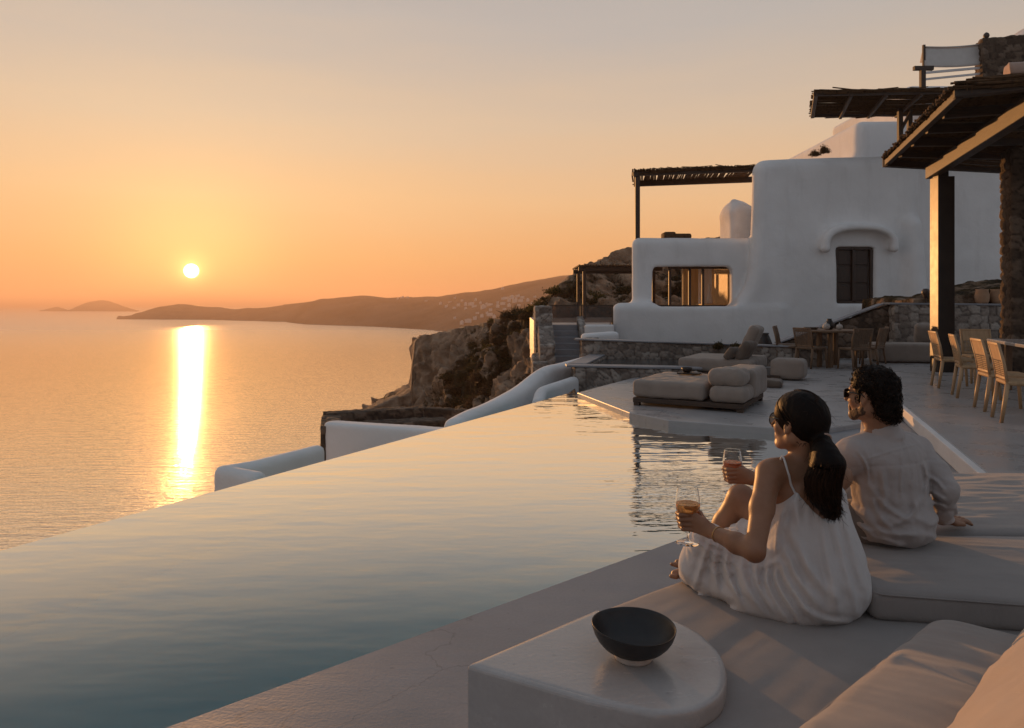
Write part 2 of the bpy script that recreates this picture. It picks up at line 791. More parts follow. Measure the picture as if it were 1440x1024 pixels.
def mat_cement(name, c1, c2, c3, rough, spec, scale=1.0, crack=0.5, tst=(0.45, 1.7, 1), tb=0.12):
    m = Mat(name)
    big = m.noise(0.9 * scale, 6, (1, 1, 1), 0.6)
    trow = m.noise(5.0 * scale, 5, tst, 0.6, (0, 0, R(40)))
    fine = m.noise(70.0, 5)
    tone = m.mathn('ADD', m.mathn('ADD', m.mathn('MULTIPLY', big, 0.5), m.mathn('MULTIPLY', trow, 0.33)), m.mathn('MULTIPLY', fine, 0.17))
    col = m.ramp(tone, [(0.36, c1), (0.5, c2), (0.64, c3)])
    vo = m.n('ShaderNodeTexVoronoi', feature='DISTANCE_TO_EDGE')
    vo.inputs['Scale'].default_value = 0.55
    wv = m.n('ShaderNodeVectorMath', operation='ADD')
    m.l(m.coords(), wv.inputs[0])
    nzv = m.n('ShaderNodeTexNoise')
    nzv.inputs['Scale'].default_value = 1.6
    nzv.inputs['Detail'].default_value = 6
    m.l(m.coords(), nzv.inputs['Vector'])
    m.l(nzv.outputs['Color'], wv.inputs[1])
    m.l(wv.outputs[0], vo.inputs['Vector'])
    ck = m.n('ShaderNodeMapRange')
    m.l(vo.outputs[0], ck.inputs[0])
    ck.inputs[1].default_value = 0.0
    ck.inputs[2].default_value = 0.0035
    ck.inputs[3].default_value = crack
    ck.inputs[4].default_value = 0.0
    spot = m.noise(23.0, 3)
    sp = m.n('ShaderNodeMapRange')
    m.l(spot, sp.inputs[0])
    sp.inputs[1].default_value = 0.68
    sp.inputs[2].default_value = 0.74
    sp.inputs[4].default_value = 0.3
    col = m.mix(m.mathn('MAXIMUM', ck.outputs[0], sp.outputs[0]), col, tuple(v * 0.55 for v in c1))
    m.l(col, m.b.inputs['Base Color'])
    r = m.n('ShaderNodeMapRange')
    r.inputs[1].default_value = 0.3
    r.inputs[2].default_value = 0.7
    r.inputs[3].default_value = max(0.1, rough - 0.12)
    r.inputs[4].default_value = rough + 0.12
    m.l(trow, r.inputs[0])
    m.l(r.outputs[0], m.b.inputs['Roughness'])
    m.b.inputs['Specular IOR Level'].default_value = spec
    nb = m.bump(trow, tb, 0.012)
    m.l(m.bump(fine, 0.18, 0.004, nb), m.b.inputs['Normal'])
    return m


M['concrete'] = mat_cement('micro_cement', (0.185, 0.187, 0.198), (0.238, 0.238, 0.25), (0.30, 0.298, 0.308), 0.5, 0.45)
M['terrace'] = mat_cement('polished_cement', (0.32, 0.31, 0.307), (0.365, 0.352, 0.347), (0.41, 0.396, 0.39), 0.33, 0.5, 0.6, 0.3, (0.9, 1.2, 1))
M['slab'] = mat_cement('cement_table', (0.33, 0.31, 0.297), (0.385, 0.362, 0.348), (0.44, 0.415, 0.40), 0.20, 0.55, 1.6, 0.0, tb=0.04)
M['pool_floor'] = mat_mottle('pool_plaster', (0.10, 0.27, 0.31), (0.14, 0.33, 0.37), 0.9, 0.8, spec=0.1)
M['dark_wood'] = mat_mottle('dark_wood', (0.028, 0.017, 0.011), (0.06, 0.036, 0.022), 6.0, 0.6, 0.3, 60.0, (1, 1, 8), bdist=0.004)
M['reed'] = mat_mottle('dry_reed', (0.022, 0.013, 0.008), (0.11, 0.062, 0.032), 9.0, 0.85, 0.3, 50.0, spec=0.2, c3=(0.045, 0.027, 0.015), bdist=0.004)
M['post_black'] = mat_mottle('dark_steel', (0.018, 0.014, 0.012), (0.035, 0.027, 0.022), 3.0, 0.40, 0.05, 40.0, spec=0.32, rvar=0.05)
M['window_dark'] = mat_mottle('brown_shutter', (0.03, 0.02, 0.016), (0.055, 0.036, 0.026), 5.0, 0.5, 0.2, 60.0, (8, 8, 1))


def mat_stone(name, c_lo, c_mid, c_hi, mortar):
    m = Mat(name)
    a = m.n('ShaderNodeAttribute', attribute_name='tone')
    edge = m.n('ShaderNodeAttribute', attribute_name='joint')
    col = m.ramp(a.outputs['Fac'], [(0.0, c_lo), (0.5, c_mid), (1.0, c_hi)])
    sp = m.noise(14.0, 6)
    col = m.mix(0.5, col, m.ramp(sp, [(0.3, (0.25, 0.25, 0.25)), (0.7, (1, 1, 1))]), 'MULTIPLY')
    col = m.mix(edge.outputs['Fac'], col, mortar)
    m.l(col, m.b.inputs['Base Color'])
    m.b.inputs['Roughness'].default_value = 0.92
    m.b.inputs['Specular IOR Level'].default_value = 0.2
    m.l(m.bump(m.noise(30.0, 7), 0.8, 0.02), m.b.inputs['Normal'])
    return m


M['stone'] = mat_stone('field_stone', (0.20, 0.165, 0.14), (0.32, 0.27, 0.23), (0.46, 0.41, 0.36), (0.10, 0.085, 0.075))
M['stone_dark'] = mat_stone('weathered_stone', (0.075, 0.055, 0.042), (0.13, 0.095, 0.07), (0.22, 0.165, 0.125), (0.04, 0.03, 0.025))


def stone_wall(name, a, b, thick, z0, z1a, z1b, cell=0.28, res=0.045, mat=None, depth=0.05, parent=None, seed=1):
    """dry-stone wall from a to b (plan points), top sloping from z1a to z1b"""
    a, b = Vector(a), Vector(b)
    L = (b - a).length
    u = (b - a) / L
    w = Vector((-u.y, u.x))
    H = max(z1a, z1b) - z0
    v, f = gridbox((L, thick, H), res)
    nrm = mesh_normals(v, f)
    t = v[:, 0] / L + 0.5
    hh = (z1a + (z1b - z1a) * t - z0)
    v[:, 2] = (v[:, 2] / H + 0.5) * hh
    P = v / cell
    P = P + 0.25 * np.stack([vnoise(v * 2.5 + 3, 1), vnoise(v * 2.5 + 9, 2), vnoise(v * 2.5 + 17, 3)], 1)
    P[:, 2] *= 1.25
    f1, f2, cid = voronoi(P + seed * 31.7, seed)
    e = np.clip((f2 - f1) / 0.28, 0, 1)
    bulge = np.sqrt(e) * (0.75 + 0.5 * cid) - 0.7 + 0.25 * fbm(v * 14, 3, 5)
    v = v + nrm * (bulge * depth)[:, None]
    x = a.x + u.x * (v[:, 0] + L / 2) + w.x * v[:, 1]
    y = a.y + u.y * (v[:, 0] + L / 2) + w.y * v[:, 1]
    V = np.stack([x, y, v[:, 2] + z0], 1)
    o = add(name, V, f, mat or M['stone'], parent, True, cols=cid)
    j = o.data.attributes.new('joint', 'FLOAT', 'POINT')
    j.data.foreach_set('value', np.clip(1 - e * 2.4, 0, 1).astype(np.float32))
    return o


# ================================================================== SEA, HILLS, ISLANDS
SEA = -38.5
m = Mat('sea_water')
m.t.nodes.remove(m.b)
n1 = m.noise(0.55, 4, (0.55, 1.6, 1), 0.6, (0, 0, R(-18)))
n2 = m.noise(0.085, 3, (0.4, 1.6, 1), 0.5, (0, 0, R(-25)))
n3 = m.noise(0.012, 3, (0.35, 1.3, 1), 0.5, (0, 0, R(10)))
hsum = m.mathn('ADD', m.mathn('MULTIPLY', n1, 0.5), m.mathn('MULTIPLY', n2, 0.6))
nb = m.bump(hsum, 0.7, 0.8)
rr = m.n('ShaderNodeMapRange')
m.l(n3, rr.inputs[0])
rr.inputs[1].default_value = 0.35
rr.inputs[2].default_value = 0.65
rr.inputs[3].default_value = 0.10
rr.inputs[4].default_value = 0.16
w1 = m.noise(0.33, 5, (0.30, 1.5, 1), 0.62, (0, 0, R(-6)))
w2 = m.noise(1.3, 3, (0.35, 1.4, 1), 0.55, (0, 0, R(9)))
nbw = m.bump(m.mathn('ADD', m.mathn('MULTIPLY', w1, 1.0), m.mathn('MULTIPLY', w2, 0.3)), 0.9, 1.3)
gl1 = m.n('ShaderNodeBsdfGlossy', distribution='MULTI_GGX')
gl1.inputs['Color'].default_value = (1.0, 0.95, 0.86, 1)
m.l(rr.outputs[0], gl1.inputs['Roughness'])
m.l(nbw, gl1.inputs['Normal'])
gl2 = m.n('ShaderNodeBsdfGlossy', distribution='MULTI_GGX')
gl2.inputs['Color'].default_value = (1.0, 0.95, 0.86, 1)
gp = m.n('ShaderNodeNewGeometry')
gs = m.n('ShaderNodeSeparateXYZ')
m.l(gp.outputs['Position'], gs.inputs[0])
gr_ = m.n('ShaderNodeMapRange')
m.l(gs.outputs[1], gr_.inputs[0])
gr_.inputs[1].default_value = 130.0
gr_.inputs[2].default_value = 1150.0
gr_.inputs[3].default_value = 0.055
gr_.inputs[4].default_value = 0.29
m.l(gr_.outputs[0], gl2.inputs['Roughness'])
nbs = m.bump(m.mathn('ADD', m.mathn('MULTIPLY', hsum, 0.7), m.mathn('MULTIPLY', w1, 1.1)), 0.13, 0.8)
m.l(nbs, gl2.inputs['Normal'])
gl = m.n('ShaderNodeMixShader')
gl.inputs[0].default_value = 0.975
m.l(gl1.outputs[0], gl.inputs[1])
m.l(gl2.outputs[0], gl.inputs[2])
df = m.n('ShaderNodeBsdfDiffuse')
df.inputs['Color'].default_value = (0.06, 0.07, 0.075, 1)
lw = m.n('ShaderNodeLayerWeight')
fr = m.n('ShaderNodeMapRange')
m.l(lw.outputs['Facing'], fr.inputs[0])
m.l(nbw, lw.inputs['Normal'])
fr.inputs[1].default_value = 0.48
fr.inputs[2].default_value = 0.85
fr.inputs[3].default_value = 0.30
fr.inputs[4].default_value = 1.0
mx = m.n('ShaderNodeMixShader')
m.l(fr.outputs[0], mx.inputs[0])
m.l(df.outputs[0], mx.inputs[1])
m.l(gl.outputs[0], mx.inputs[2])
m.l(mx.outputs[0], m.out.inputs['Surface'])
M['sea'] = m
structure('sea', [(-22000, -300, SEA), (22000, -300, SEA), (22000, 21000, SEA), (-22000, 21000, SEA)], [(0, 1, 2, 3)], M['sea'])

m = Mat('dry_hill')
f = m.noise(0.012, 6)
m.l(m.ramp(f, [(0.35, (0.075, 0.055, 0.038)), (0.65, (0.15, 0.11, 0.08))]), m.b.inputs['Base Color'])
m.b.inputs['Roughness'].default_value = 1.0
m.b.inputs['Specular IOR Level'].default_value = 0.0
m.l(m.bump(m.noise(0.05, 6), 1.0, 6.0), m.b.inputs['Normal'])
M['hill'] = m


def lerp_table(tab, x):
    xs = [t[0] for t in tab]
    return [np.interp(x, xs, [t[k] for t in tab]) for k in range(1, len(tab[0]))]


def ridge(name, crest, shore, back=500.0, rough=6.0, n=260, rows=22, mat=None):
    """land rising from a shoreline to a crest and falling again behind it; tables in sight columns: (column, row[, distance])"""
    c0, c1 = crest[0][0], crest[-1][0]
    V, Fc = [], []
    for i in range(n):
        px = c0 + (c1 - c0) * i / (n - 1)
        cy, dd = lerp_table(crest, px)
        sy, = lerp_table(shore, px)
        Ys = (CAMZ - SEA) * F / (sy - HY)
        Yc = Ys + dd
        zc = CAMZ + (HY - cy) * Yc / F
        for j in range(rows):
            t = j / (rows - 1)
            if t < 0.62:
                s = t / 0.62
                Y = Ys + (Yc - Ys) * s
                z = SEA - 1.0 + (zc - SEA + 1.0) * (0.6 * s + 0.4 * math.sin(s * math.pi / 2) ** 0.8)
            else:
                s = (t - 0.62) / 0.38
                Y = Yc + back * s
                z = zc + (SEA - 3 - zc) * s ** 1.4
            V.append(((px - CX) * Y / F, Y, z))
        if i:
            for j in range(rows - 1):
                a = (i - 1) * rows + j
                Fc.append((a, a + rows, a + rows + 1, a + 1))
    V = np.array(V)
    P = V / 90.0
    amp = np.tile(np.array([0.25 if j == 0 else (0.5 if abs(j / (rows - 1) - 0.62) < 0.05 else 1.0) for j in range(rows)]), n)
    V[:, 2] += rough * amp * fbm(P * 1.7, 4, 3)
    V[:, 1] += rough * 3 * amp * fbm(P * 1.1 + 40, 3, 8)
    return structure(name, V, np.array(Fc), mat or M['hill'], True)


ridge('headland_hills',
      [(165, 447, 8), (180, 446, 18), (192, 441, 60), (225, 431, 150), (250, 427.5, 200), (275, 430, 220), (330, 434.5, 220), (365, 433, 240),
       (390, 431, 260), (420, 426, 280), (450, 421, 300), (480, 418, 330), (500, 416, 350), (540, 418, 380), (580, 418, 420), (620, 416, 460),
       (660, 411, 500), (700, 405, 540), (740, 396, 580), (790, 388, 620), (850, 384, 640), (980, 384, 640)],
      [(165, 449), (300, 450), (400, 453), (430, 456.5), (530, 460), (600, 464), (640, 468), (700, 474), (800, 480), (980, 488)])
ridge('far_island', [(95, 437, 10), (110, 431, 120), (125, 425, 200), (140, 422, 220), (155, 424, 220), (172, 430, 160), (195, 437.5, 10)],
      [(95, 437.6), (195, 438.2)], 400, 8, 120)
ridge('small_island', [(56, 437, 4), (68, 434, 60), (80, 431.5, 80), (90, 434, 60), (100, 437.2, 4)], [(56, 437.6), (100, 438)], 150, 4, 60)

# white houses of the far village, each its own little block with a door-dark side
mh = mat_mottle('village_wall', (0.50, 0.46, 0.42), (0.62, 0.57, 0.53), 0.2, 0.9)
hv = []
for px, py, w in ((566, 420, 5), (574, 419, 4), (560, 421, 3), (707, 407, 4), (712, 421, 9), (720, 420, 7), (728, 418, 6), (735, 419, 5),
                  (716, 424, 5), (724, 424, 8), (733, 424, 6), (742, 424, 5), (684, 429, 4), (690, 430, 7), (700, 432, 5), (676, 427, 4),
                  (664, 428, 7), (655, 429, 5), (645, 430, 5), (668, 432, 6), (680, 434, 8), (690, 437, 5), (640, 434, 4), (655, 436, 5),
                  (700, 427, 4), (708, 428, 6), (669, 423, 4), (650, 424, 4), (634, 426, 4), (620, 428, 4), (628, 432, 5), (690, 443, 7),
                  (678, 446, 5), (668, 449, 6), (660, 452, 8), (650, 455, 6), (685, 441, 4), (672, 441, 4), (695, 447, 5), (640, 448, 4),
                  (710, 436, 4), (748, 428, 4), (640, 420, 3), (600, 424, 3), (760, 423, 5), (752, 419, 4), (730, 430, 4), (716, 431, 5)):
    ys = np.interp(px, [400, 430, 530, 600, 640, 700, 800], [453, 456.5, 460, 464, 468, 474, 480])
    cy = np.interp(px, [540, 620, 660, 700, 740, 790], [418, 416, 411, 405, 396, 388])
    dd = np.interp(px, [540, 580, 620, 660, 700, 740, 790], [380, 420, 460, 500, 540, 580, 620])
    Y0 = 40 * F / (ys - HY)
    # the slope is close to a plane in sight rows: find the distance on it
    best = None
    for s in np.linspace(0.02, 1.0, 120):
        Y = Y0 + dd * s
        zc = CAMZ + (HY - cy) * (Y0 + dd) / F
        z = SEA - 1 + (zc - SEA + 1) * (0.6 * s + 0.4 * math.sin(s * math.pi / 2) ** 0.8)
        rowp = HY + (CAMZ - z) * F / Y
        if best is None or abs(rowp - py) < best[0]:
            best = (abs(rowp - py), Y, z)
    hv.append(((px - CX) * best[1] / F, best[1], best[2], w * best[1] / F * 0.8))


def village_house(w, kind):
    mb = MB()
    h = w * (0.55, 0.42, 0.7)[kind]
    mb.box((0, 0, h / 2 - 3), (w, w * 0.8, h + 6))
    if kind == 0:
        mb.box((w * 0.32, w * 0.1, h + h * 0.25), (w * 0.36, w * 0.5, h * 0.5))
    elif kind == 1:
        mb.box((-w * 0.7, w * 0.1, h * 0.3 - 3), (w * 0.5, w * 0.6, h * 0.6 + 6))
    else:
        mb.lathe([(w * 0.3, h), (w * 0.26, h + w * 0.16), (w * 0.14, h + w * 0.26), (0.01, h + w * 0.3)], n=10)
    o = mb.build('village_house', mh, base=False)
    return o


vh = [village_house(8.0, k) for k in range(3)]
vlab = ['flat white cube house with a small roof room in the hazy far village',
        'white house with a lower side annex in the hazy far village',
        'white house with a small domed roof in the hazy far village']
used = [False] * 3
for i, (x, y, z, w) in enumerate(hv):
    k = i % 3
    if not used[k]:
        o = vh[k]
        used[k] = True
    else:
        o = vh[k].copy()
        COL.objects.link(o)
    o.location = (x, y - 5, z + 1.5)
    s = w / 8.0
    o.scale = (s, s, s * 0.75)
    o.rotation_euler = (0, 0, rng.uniform(-0.4, 0.4))
    tag(o, vlab[k], 'house', 'white houses of the far hillside village')

# ================================================================== HILLSIDE OF ROCK AND SCRUB
m = Mat('rocky_scrub')
veg = m.n('ShaderNodeAttribute', attribute_name='tone')
f = m.noise(0.9, 8)
rock = m.ramp(f, [(0.3, (0.15, 0.10, 0.066)), (0.5, (0.29, 0.20, 0.135)), (0.72, (0.47, 0.345, 0.245))])
scr = m.ramp(m.noise(3.5, 6), [(0.35, (0.022, 0.016, 0.009)), (0.6, (0.06, 0.042, 0.02)), (0.8, (0.10, 0.072, 0.022))])
vn = m.n('ShaderNodeMapRange')
m.l(m.mathn('ADD', veg.outputs['Fac'], m.mathn('MULTIPLY', m.mathn('SUBTRACT', m.noise(2.5, 6), 0.5), 0.9)), vn.inputs[0])
vn.inputs[1].default_value = 0.42
vn.inputs[2].default_value = 0.58
m.l(m.mix(vn.outputs[0], rock, scr), m.b.inputs['Base Color'])
m.b.inputs['Roughness'].default_value = 0.95
m.b.inputs['Specular IOR Level'].default_value = 0.15
m.l(m.bump(m.noise(2.2, 9, (1, 1, 1.4), 0.65), 1.0, 0.35), m.b.inputs['Normal'])
M['rock'] = m

# sight column, crest row, crest distance, foot row, foot distance, overhang
crest = [(440, 660, 47, 760, 42), (480, 622, 50, 740, 43), (505, 592, 53, 720, 44), (530, 575, 55, 715, 45), (556, 561, 57, 715, 45), (578, 549, 58, 710, 45),
         (584, 482, 60, 706, 45), (592, 474, 60, 700, 44), (640, 463, 57, 690, 38), (680, 454, 53, 660, 33), (710, 447, 50, 630, 30),
         (735, 440, 47, 610, 28), (757, 434, 45, 590, 27), (775, 417, 44, 575, 26), (790, 401, 43, 560, 26), (806, 388, 44, 540, 27),
         (830, 369, 47, 500, 33), (860, 357, 50, 490, 35), (892, 347, 50, 480, 35), (960, 338, 50, 480, 35), (1060, 330, 50, 480, 36), (1200, 320, 50, 480, 38)]
n, rows = 420, 150
V, Fc, tone = [], [], []
for i in range(n):
    px = 440 + (1200 - 440) * (i / (n - 1)) ** 1.15
    cy, cd, fy, fd = lerp_table(crest, px)
    zc = CAMZ + (HY - cy) * cd / F
    zf = CAMZ + (HY - fy) * fd / F
    for j in range(rows):
        t = j / (rows - 1)
        if t < 0.14:                       # seaward fall behind the crest
            s = 1 - t / 0.14
            Y, z = cd + 26 * s, zc - 1.2 * s - 42 * max(0, s - 0.35) ** 1.3
            X = (px - CX) * cd / F + (-4 * s if px < 600 else 0)
        elif t < 0.86:
            s = (t - 0.14) / 0.72
            Y = cd + (fd - cd) * (s ** 1.15)
            z = zc + (zf - zc) * (0.55 * s + 0.45 * s ** 0.6)
            X = (px - CX) * Y / F
        else:
            s = (t - 0.86) / 0.14
            Y, z = fd - 5 * s, zf - 34 * s ** 1.2 * (1 if px < 760 else 0.06)
            X = (px - CX) * fd / F
        V.append((X, Y, z))
    if i:
        for j in range(rows - 1):
            a = (i - 1) * rows + j
            Fc.append((a, a + 1, a + rows + 1, a + rows))
V = np.array(V)
big = fbm(V * np.array([0.16, 0.16, 0.2]), 4, 21)
rid = 1 - np.abs(fbm(V * np.array([0.33, 0.33, 0.42]) + 9, 4, 33)) * 2.2
f1, f2, cid = voronoi(V * np.array([0.45, 0.4, 0.6]) + 0.35 * np.stack([fbm(V * .8, 2, 1), fbm(V * .8, 2, 2), fbm(V * .8, 2, 3)], 1), 4)
boul = np.clip((f2 - f1) * 2.2, 0, 1) ** 0.6 * (0.4 + cid)
tt = np.tile(np.arange(rows) / (rows - 1), n)
amp = np.where(np.abs(tt - 0.14) < 0.05, 0.35, 1.0)
strata = np.sin(V[:, 2] * 3.3 + 2.2 * fbm(V * 0.5, 3, 71)) * 0.5 + 0.5
face = np.interp(np.repeat(np.linspace(0, 1, n) ** 1.15 * 760 + 440, rows), [560, 584, 640, 700], [0.4, 1.0, 0.8, 0.3])
disp = amp * (1.2 * big + 1.1 * (rid - 0.5) + 0.95 * (boul - 0.4) + 0.30 * face * (strata - .5) + 0.42 * fbm(V * 1.6, 4, 60) + 0.2 * fbm(V * 4.5, 3, 61))
V = V + disp[:, None] * np.array([-0.35, -0.65, 0.55])
vegv = 0.5 + 0.75 * fbm(V * np.array([0.2, 0.2, 0.25]) + 3, 4, 77) - 0.25 * (boul - 0.3)
colpx = np.repeat(np.linspace(0, 1, n) ** 1.15 * 760 + 440, rows)
vegv += np.interp(colpx, [440, 580, 640, 690, 760, 800, 900], [0.1, -0.35, -0.1, 0.12, 0.2, 0.05, 0.0])
structure('hillside', V, np.array(Fc), M['rock'], True, cols=vegv)
HV, HN = V.reshape(n, rows, 3), None

# steep ground that falls from the pool's outer wall down to the sea
V, Fc = [], []
prof = [(0.0, -1.9), (1.5, -2.7), (4, -5.2), (8, -10), (14, -18), (22, -30), (30, -41)]
nn, rows2 = 160, 60
for i in range(nn):
    t = i / (nn - 1)
    base = Vector((-6.6, -3.0)).lerp(Vector((2.4, 17.5)), t)
    nrm = Vector((-0.92, 0.40))
    for j in range(rows2):
        d = 30 * (j / (rows2 - 1)) ** 1.4
        z = np.interp(d, [p[0] for p in prof], [p[1] for p in prof])
        V.append((base.x + nrm.x * d, base.y + nrm.y * d, z))
    if i:
        for j in range(rows2 - 1):
            a = (i - 1) * rows2 + j
            Fc.append((a, a + rows2, a + rows2 + 1, a + 1))
V = np.array(V)
dd = np.tile(np.linspace(0, 1, rows2), nn)
V = V + (np.minimum(1, dd * 4) * (0.8 * fbm(V * 0.35, 4, 5) + 0.3 * fbm(V * 1.4, 3, 6)))[:, None] * np.array([-0.6, 0.1, 0.6])
structure('cliff_slope', V, np.array(Fc), M['rock'], True, cols=0.45 + 0.7 * fbm(V * 0.3, 4, 9))

# ================================================================== POOL
Z_DECK, Z_PLA, Z_TER, Z_W = 0.0, 0.06, 0.15, -0.022
E1, E2 = at(0, 775, Z_W), at(800, 553, Z_W)
ed = (E2 - E1).normalized()
E0 = E1 - ed * 9.0
E3 = at(812, 551, Z_W) + Vector((0.0, 0.3, 0))
D1, D2 = at(232, 1024, Z_DECK), at(960, 757, Z_DECK)
dd_ = (D2 - D1).normalized()
D0 = D1 - dd_ * 5.0
D3 = at(1140, 691, Z_DECK)
T = [at(812, 552, Z_PLA), at(885, 580, Z_PLA), at(940, 591, Z_PLA), at(1095, 602, Z_PLA), at(1160, 603, Z_PLA)]
m = Mat('pool_water')
m.b.inputs['Base Color'].default_value = (0.80, 0.93, 0.95, 1)
m.b.inputs['Roughness'].default_value = 0.0
m.b.inputs['IOR'].default_value = 1.33
m.b.inputs['Transmission Weight'].default_value = 1.0
w1 = m.noise(2.2, 3, (0.55, 1.5, 1), 0.5, (0, 0, R(-12)))
w2 = m.noise(9.0, 2, (0.5, 1.4, 1), 0.5, (0, 0, R(8)))
msk = m.n('ShaderNodeTexNoise')
msk.inputs['Scale'].default_value = 0.42
msk.inputs['Detail'].default_value = 2
m.l(m.coords(), msk.inputs['Vector'])
mk = m.n('ShaderNodeMapRange')
m.l(msk.outputs[0], mk.inputs[0])
mk.inputs[1].default_value = 0.42
mk.inputs[2].default_value = 0.72
mk.inputs[3].default_value = 0.15
mk.inputs[4].default_value = 1.0
# a disturbed patch in front of the couple
pc = at(945, 690, Z_W)
vd = m.n('ShaderNodeVectorMath', operation='DISTANCE')
m.l(m.coords(), vd.inputs[0])
vd.inputs[1].default_value = pc
pm = m.n('ShaderNodeMapRange', interpolation_type='SMOOTHSTEP')
m.l(vd.outputs['Value'], pm.inputs[0])
pm.inputs[1].default_value = 1.3
pm.inputs[2].default_value = 0.2
pm.inputs[3].default_value = 0.0
pm.inputs[4].default_value = 1.0
hgt = m.mathn('ADD', m.mathn('MULTIPLY', w1, 0.7), m.mathn('MULTIPLY', m.mathn('MULTIPLY', w2, mk.outputs[0]), 0.10))
w3 = m.noise(13.0, 2, (0.45, 1.6, 1), 0.5, (0, 0, R(-8)))
hgt = m.mathn('ADD', hgt, m.mathn('MULTIPLY', m.mathn('MULTIPLY', w3, pm.outputs[0]), 0.32))
nb = m.bump(hgt, 0.30, 0.045)
m.l(nb, m.b.inputs['Normal'])
m.b.inputs['Specular IOR Level'].default_value = 0.0
gl = m.n('ShaderNodeBsdfGlossy')
gl.inputs['Roughness'].default_value = 0.02
gl.inputs['Color'].default_value = (0.94, 0.96, 0.95, 1)
m.l(nb, gl.inputs['Normal'])
lw = m.n('ShaderNodeLayerWeight')
fr = m.n('ShaderNodeMapRange', interpolation_type='SMOOTHSTEP')
m.l(lw.outputs['Facing'], fr.inputs[0])
fr.inputs[1].default_value = 0.535
fr.inputs[2].default_value = 0.84
fr.inputs[3].default_value = 0.025
fr.inputs[4].default_value = 0.97
mx = m.n('ShaderNodeMixShader')
m.l(fr.outputs[0], mx.inputs[0])
m.l(m.b.outputs[0], mx.inputs[1])
m.l(gl.outputs[0], mx.inputs[2])
m.l(mx.outputs[0], m.out.inputs['Surface'])
M['pool_water'] = m

C_far = Vector((T[4].x, T[4].y, 0))
pool = [E0, Vector((D0.x, D0.y, Z_W)), Vector((D3.x, D3.y, Z_W)), Vector((T[4].x, T[4].y, Z_W)), Vector((T[3].x, T[3].y, Z_W)),
        Vector((T[2].x, T[2].y, Z_W)), Vector((T[1].x, T[1].y, Z_W)), Vector((T[0].x + 0.02, T[0].y, Z_W)), E3 + Vector((0, 0.2, 0)), E2]
structure('pool_water', [(p.x, p.y, Z_W) for p in pool], [tuple(range(len(pool)))], M['pool_water'])
# basin: floor, sides and the overflow wall just under the surface
fl = [(p.x, p.y) for p in pool]
k = len(fl)
V = [(x, y, -1.45) for x, y in fl] + [(x, y, Z_W - 0.004) for x, y in fl]
Fc = [tuple(range(k))] + [(i, i + k, (i + 1) % k + k, (i + 1) % k) for i in range(k)]
structure('pool_basin', V, Fc, M['pool_floor'])
ou = Vector((-ed.y, ed.x, 0))
v, f = prism([(p.x + ou.x * w_, p.y + ou.y * w_) for p, w_ in ((E0, .01), (E2, .01), (E2, .3), (E0, .3))], -3.2, Z_W - 0.9)
tag(add('overflow_wall', v, f, M['plaster']), 'white overflow wall under the far edge of the infinity pool', 'wall')

# deck around the seats, then the raised terrace
TD = at(1265, 565, Z_TER)
TE = at(1390, 667, Z_TER)
dirn = (TE - TD).normalized()
TF = TE + dirn * 3.2
TG = TF + Vector((-0.4, -3.0, 0))
deck = [D0, TG + Vector((3, -1, 0)), TF + Vector((3, 0, 0)), TE + Vector((1, 0, 0)), TD + Vector((1, 1, 0)), T[4] + Vector((.6, 1.0, 0)), T[4], D3]
v, f = prism([(p.x, p.y) for p in deck], -0.5, Z_DECK)
structure('pool_deck', v, f, M['concrete'])
TH = at(1213, 508, Z_TER)
pla = [T[0], T[1], T[2], T[3], T[4], TD + Vector((.3, -.3, 0)), TH + Vector((0.6, 0, 0)), Vector((22, 17, 0)), Vector((22, 19.4, 0)), Vector((5.9, 19.4, 0)), at(925, 522, Z_PLA)]
v, f = prism([(p.x, p.y) for p in pla], -0.9, Z_PLA)
o = structure('daybed_terrace', v, f, M['terrace'])
bevel_mesh(o, 0.012, 2)
for p in o.data.polygons:
    p.use_smooth = False
ter = [TD, TH, Vector((9.6, 19.0, 0)), Vector((22, 19.0, 0)), Vector((22, TG.y, 0)), TG, TF, TE]
v, f = prism([(p.x, p.y) for p in ter][::-1], -0.4, Z_TER)
o = structure('dining_terrace', v, f, M['terrace'])
bevel_mesh(o, 0.012, 2)
for p in o.data.polygons:
    p.use_smooth = False
# pale kerb along the edge of the dining terrace, facing the pool
mb = MB()
nk = Vector((-dirn.y, dirn.x, 0))
if nk.x > 0:
    nk = -nk
mb.bar(TD + nk * 0.035 + Vector((0, 0, 0.077 - Z_TER)), TE + dirn * 1.2 + nk * 0.035 + Vector((0, 0, 0.077 - Z_TER)), 0.066, 0.155, 0.01)
tag(mb.build('terrace_kerb', M['plaster_old']), 'low pale kerb lit orange by the sun along the dining terrace', 'kerb')

# ================================================================== WALLS BELOW AND BESIDE THE POOL


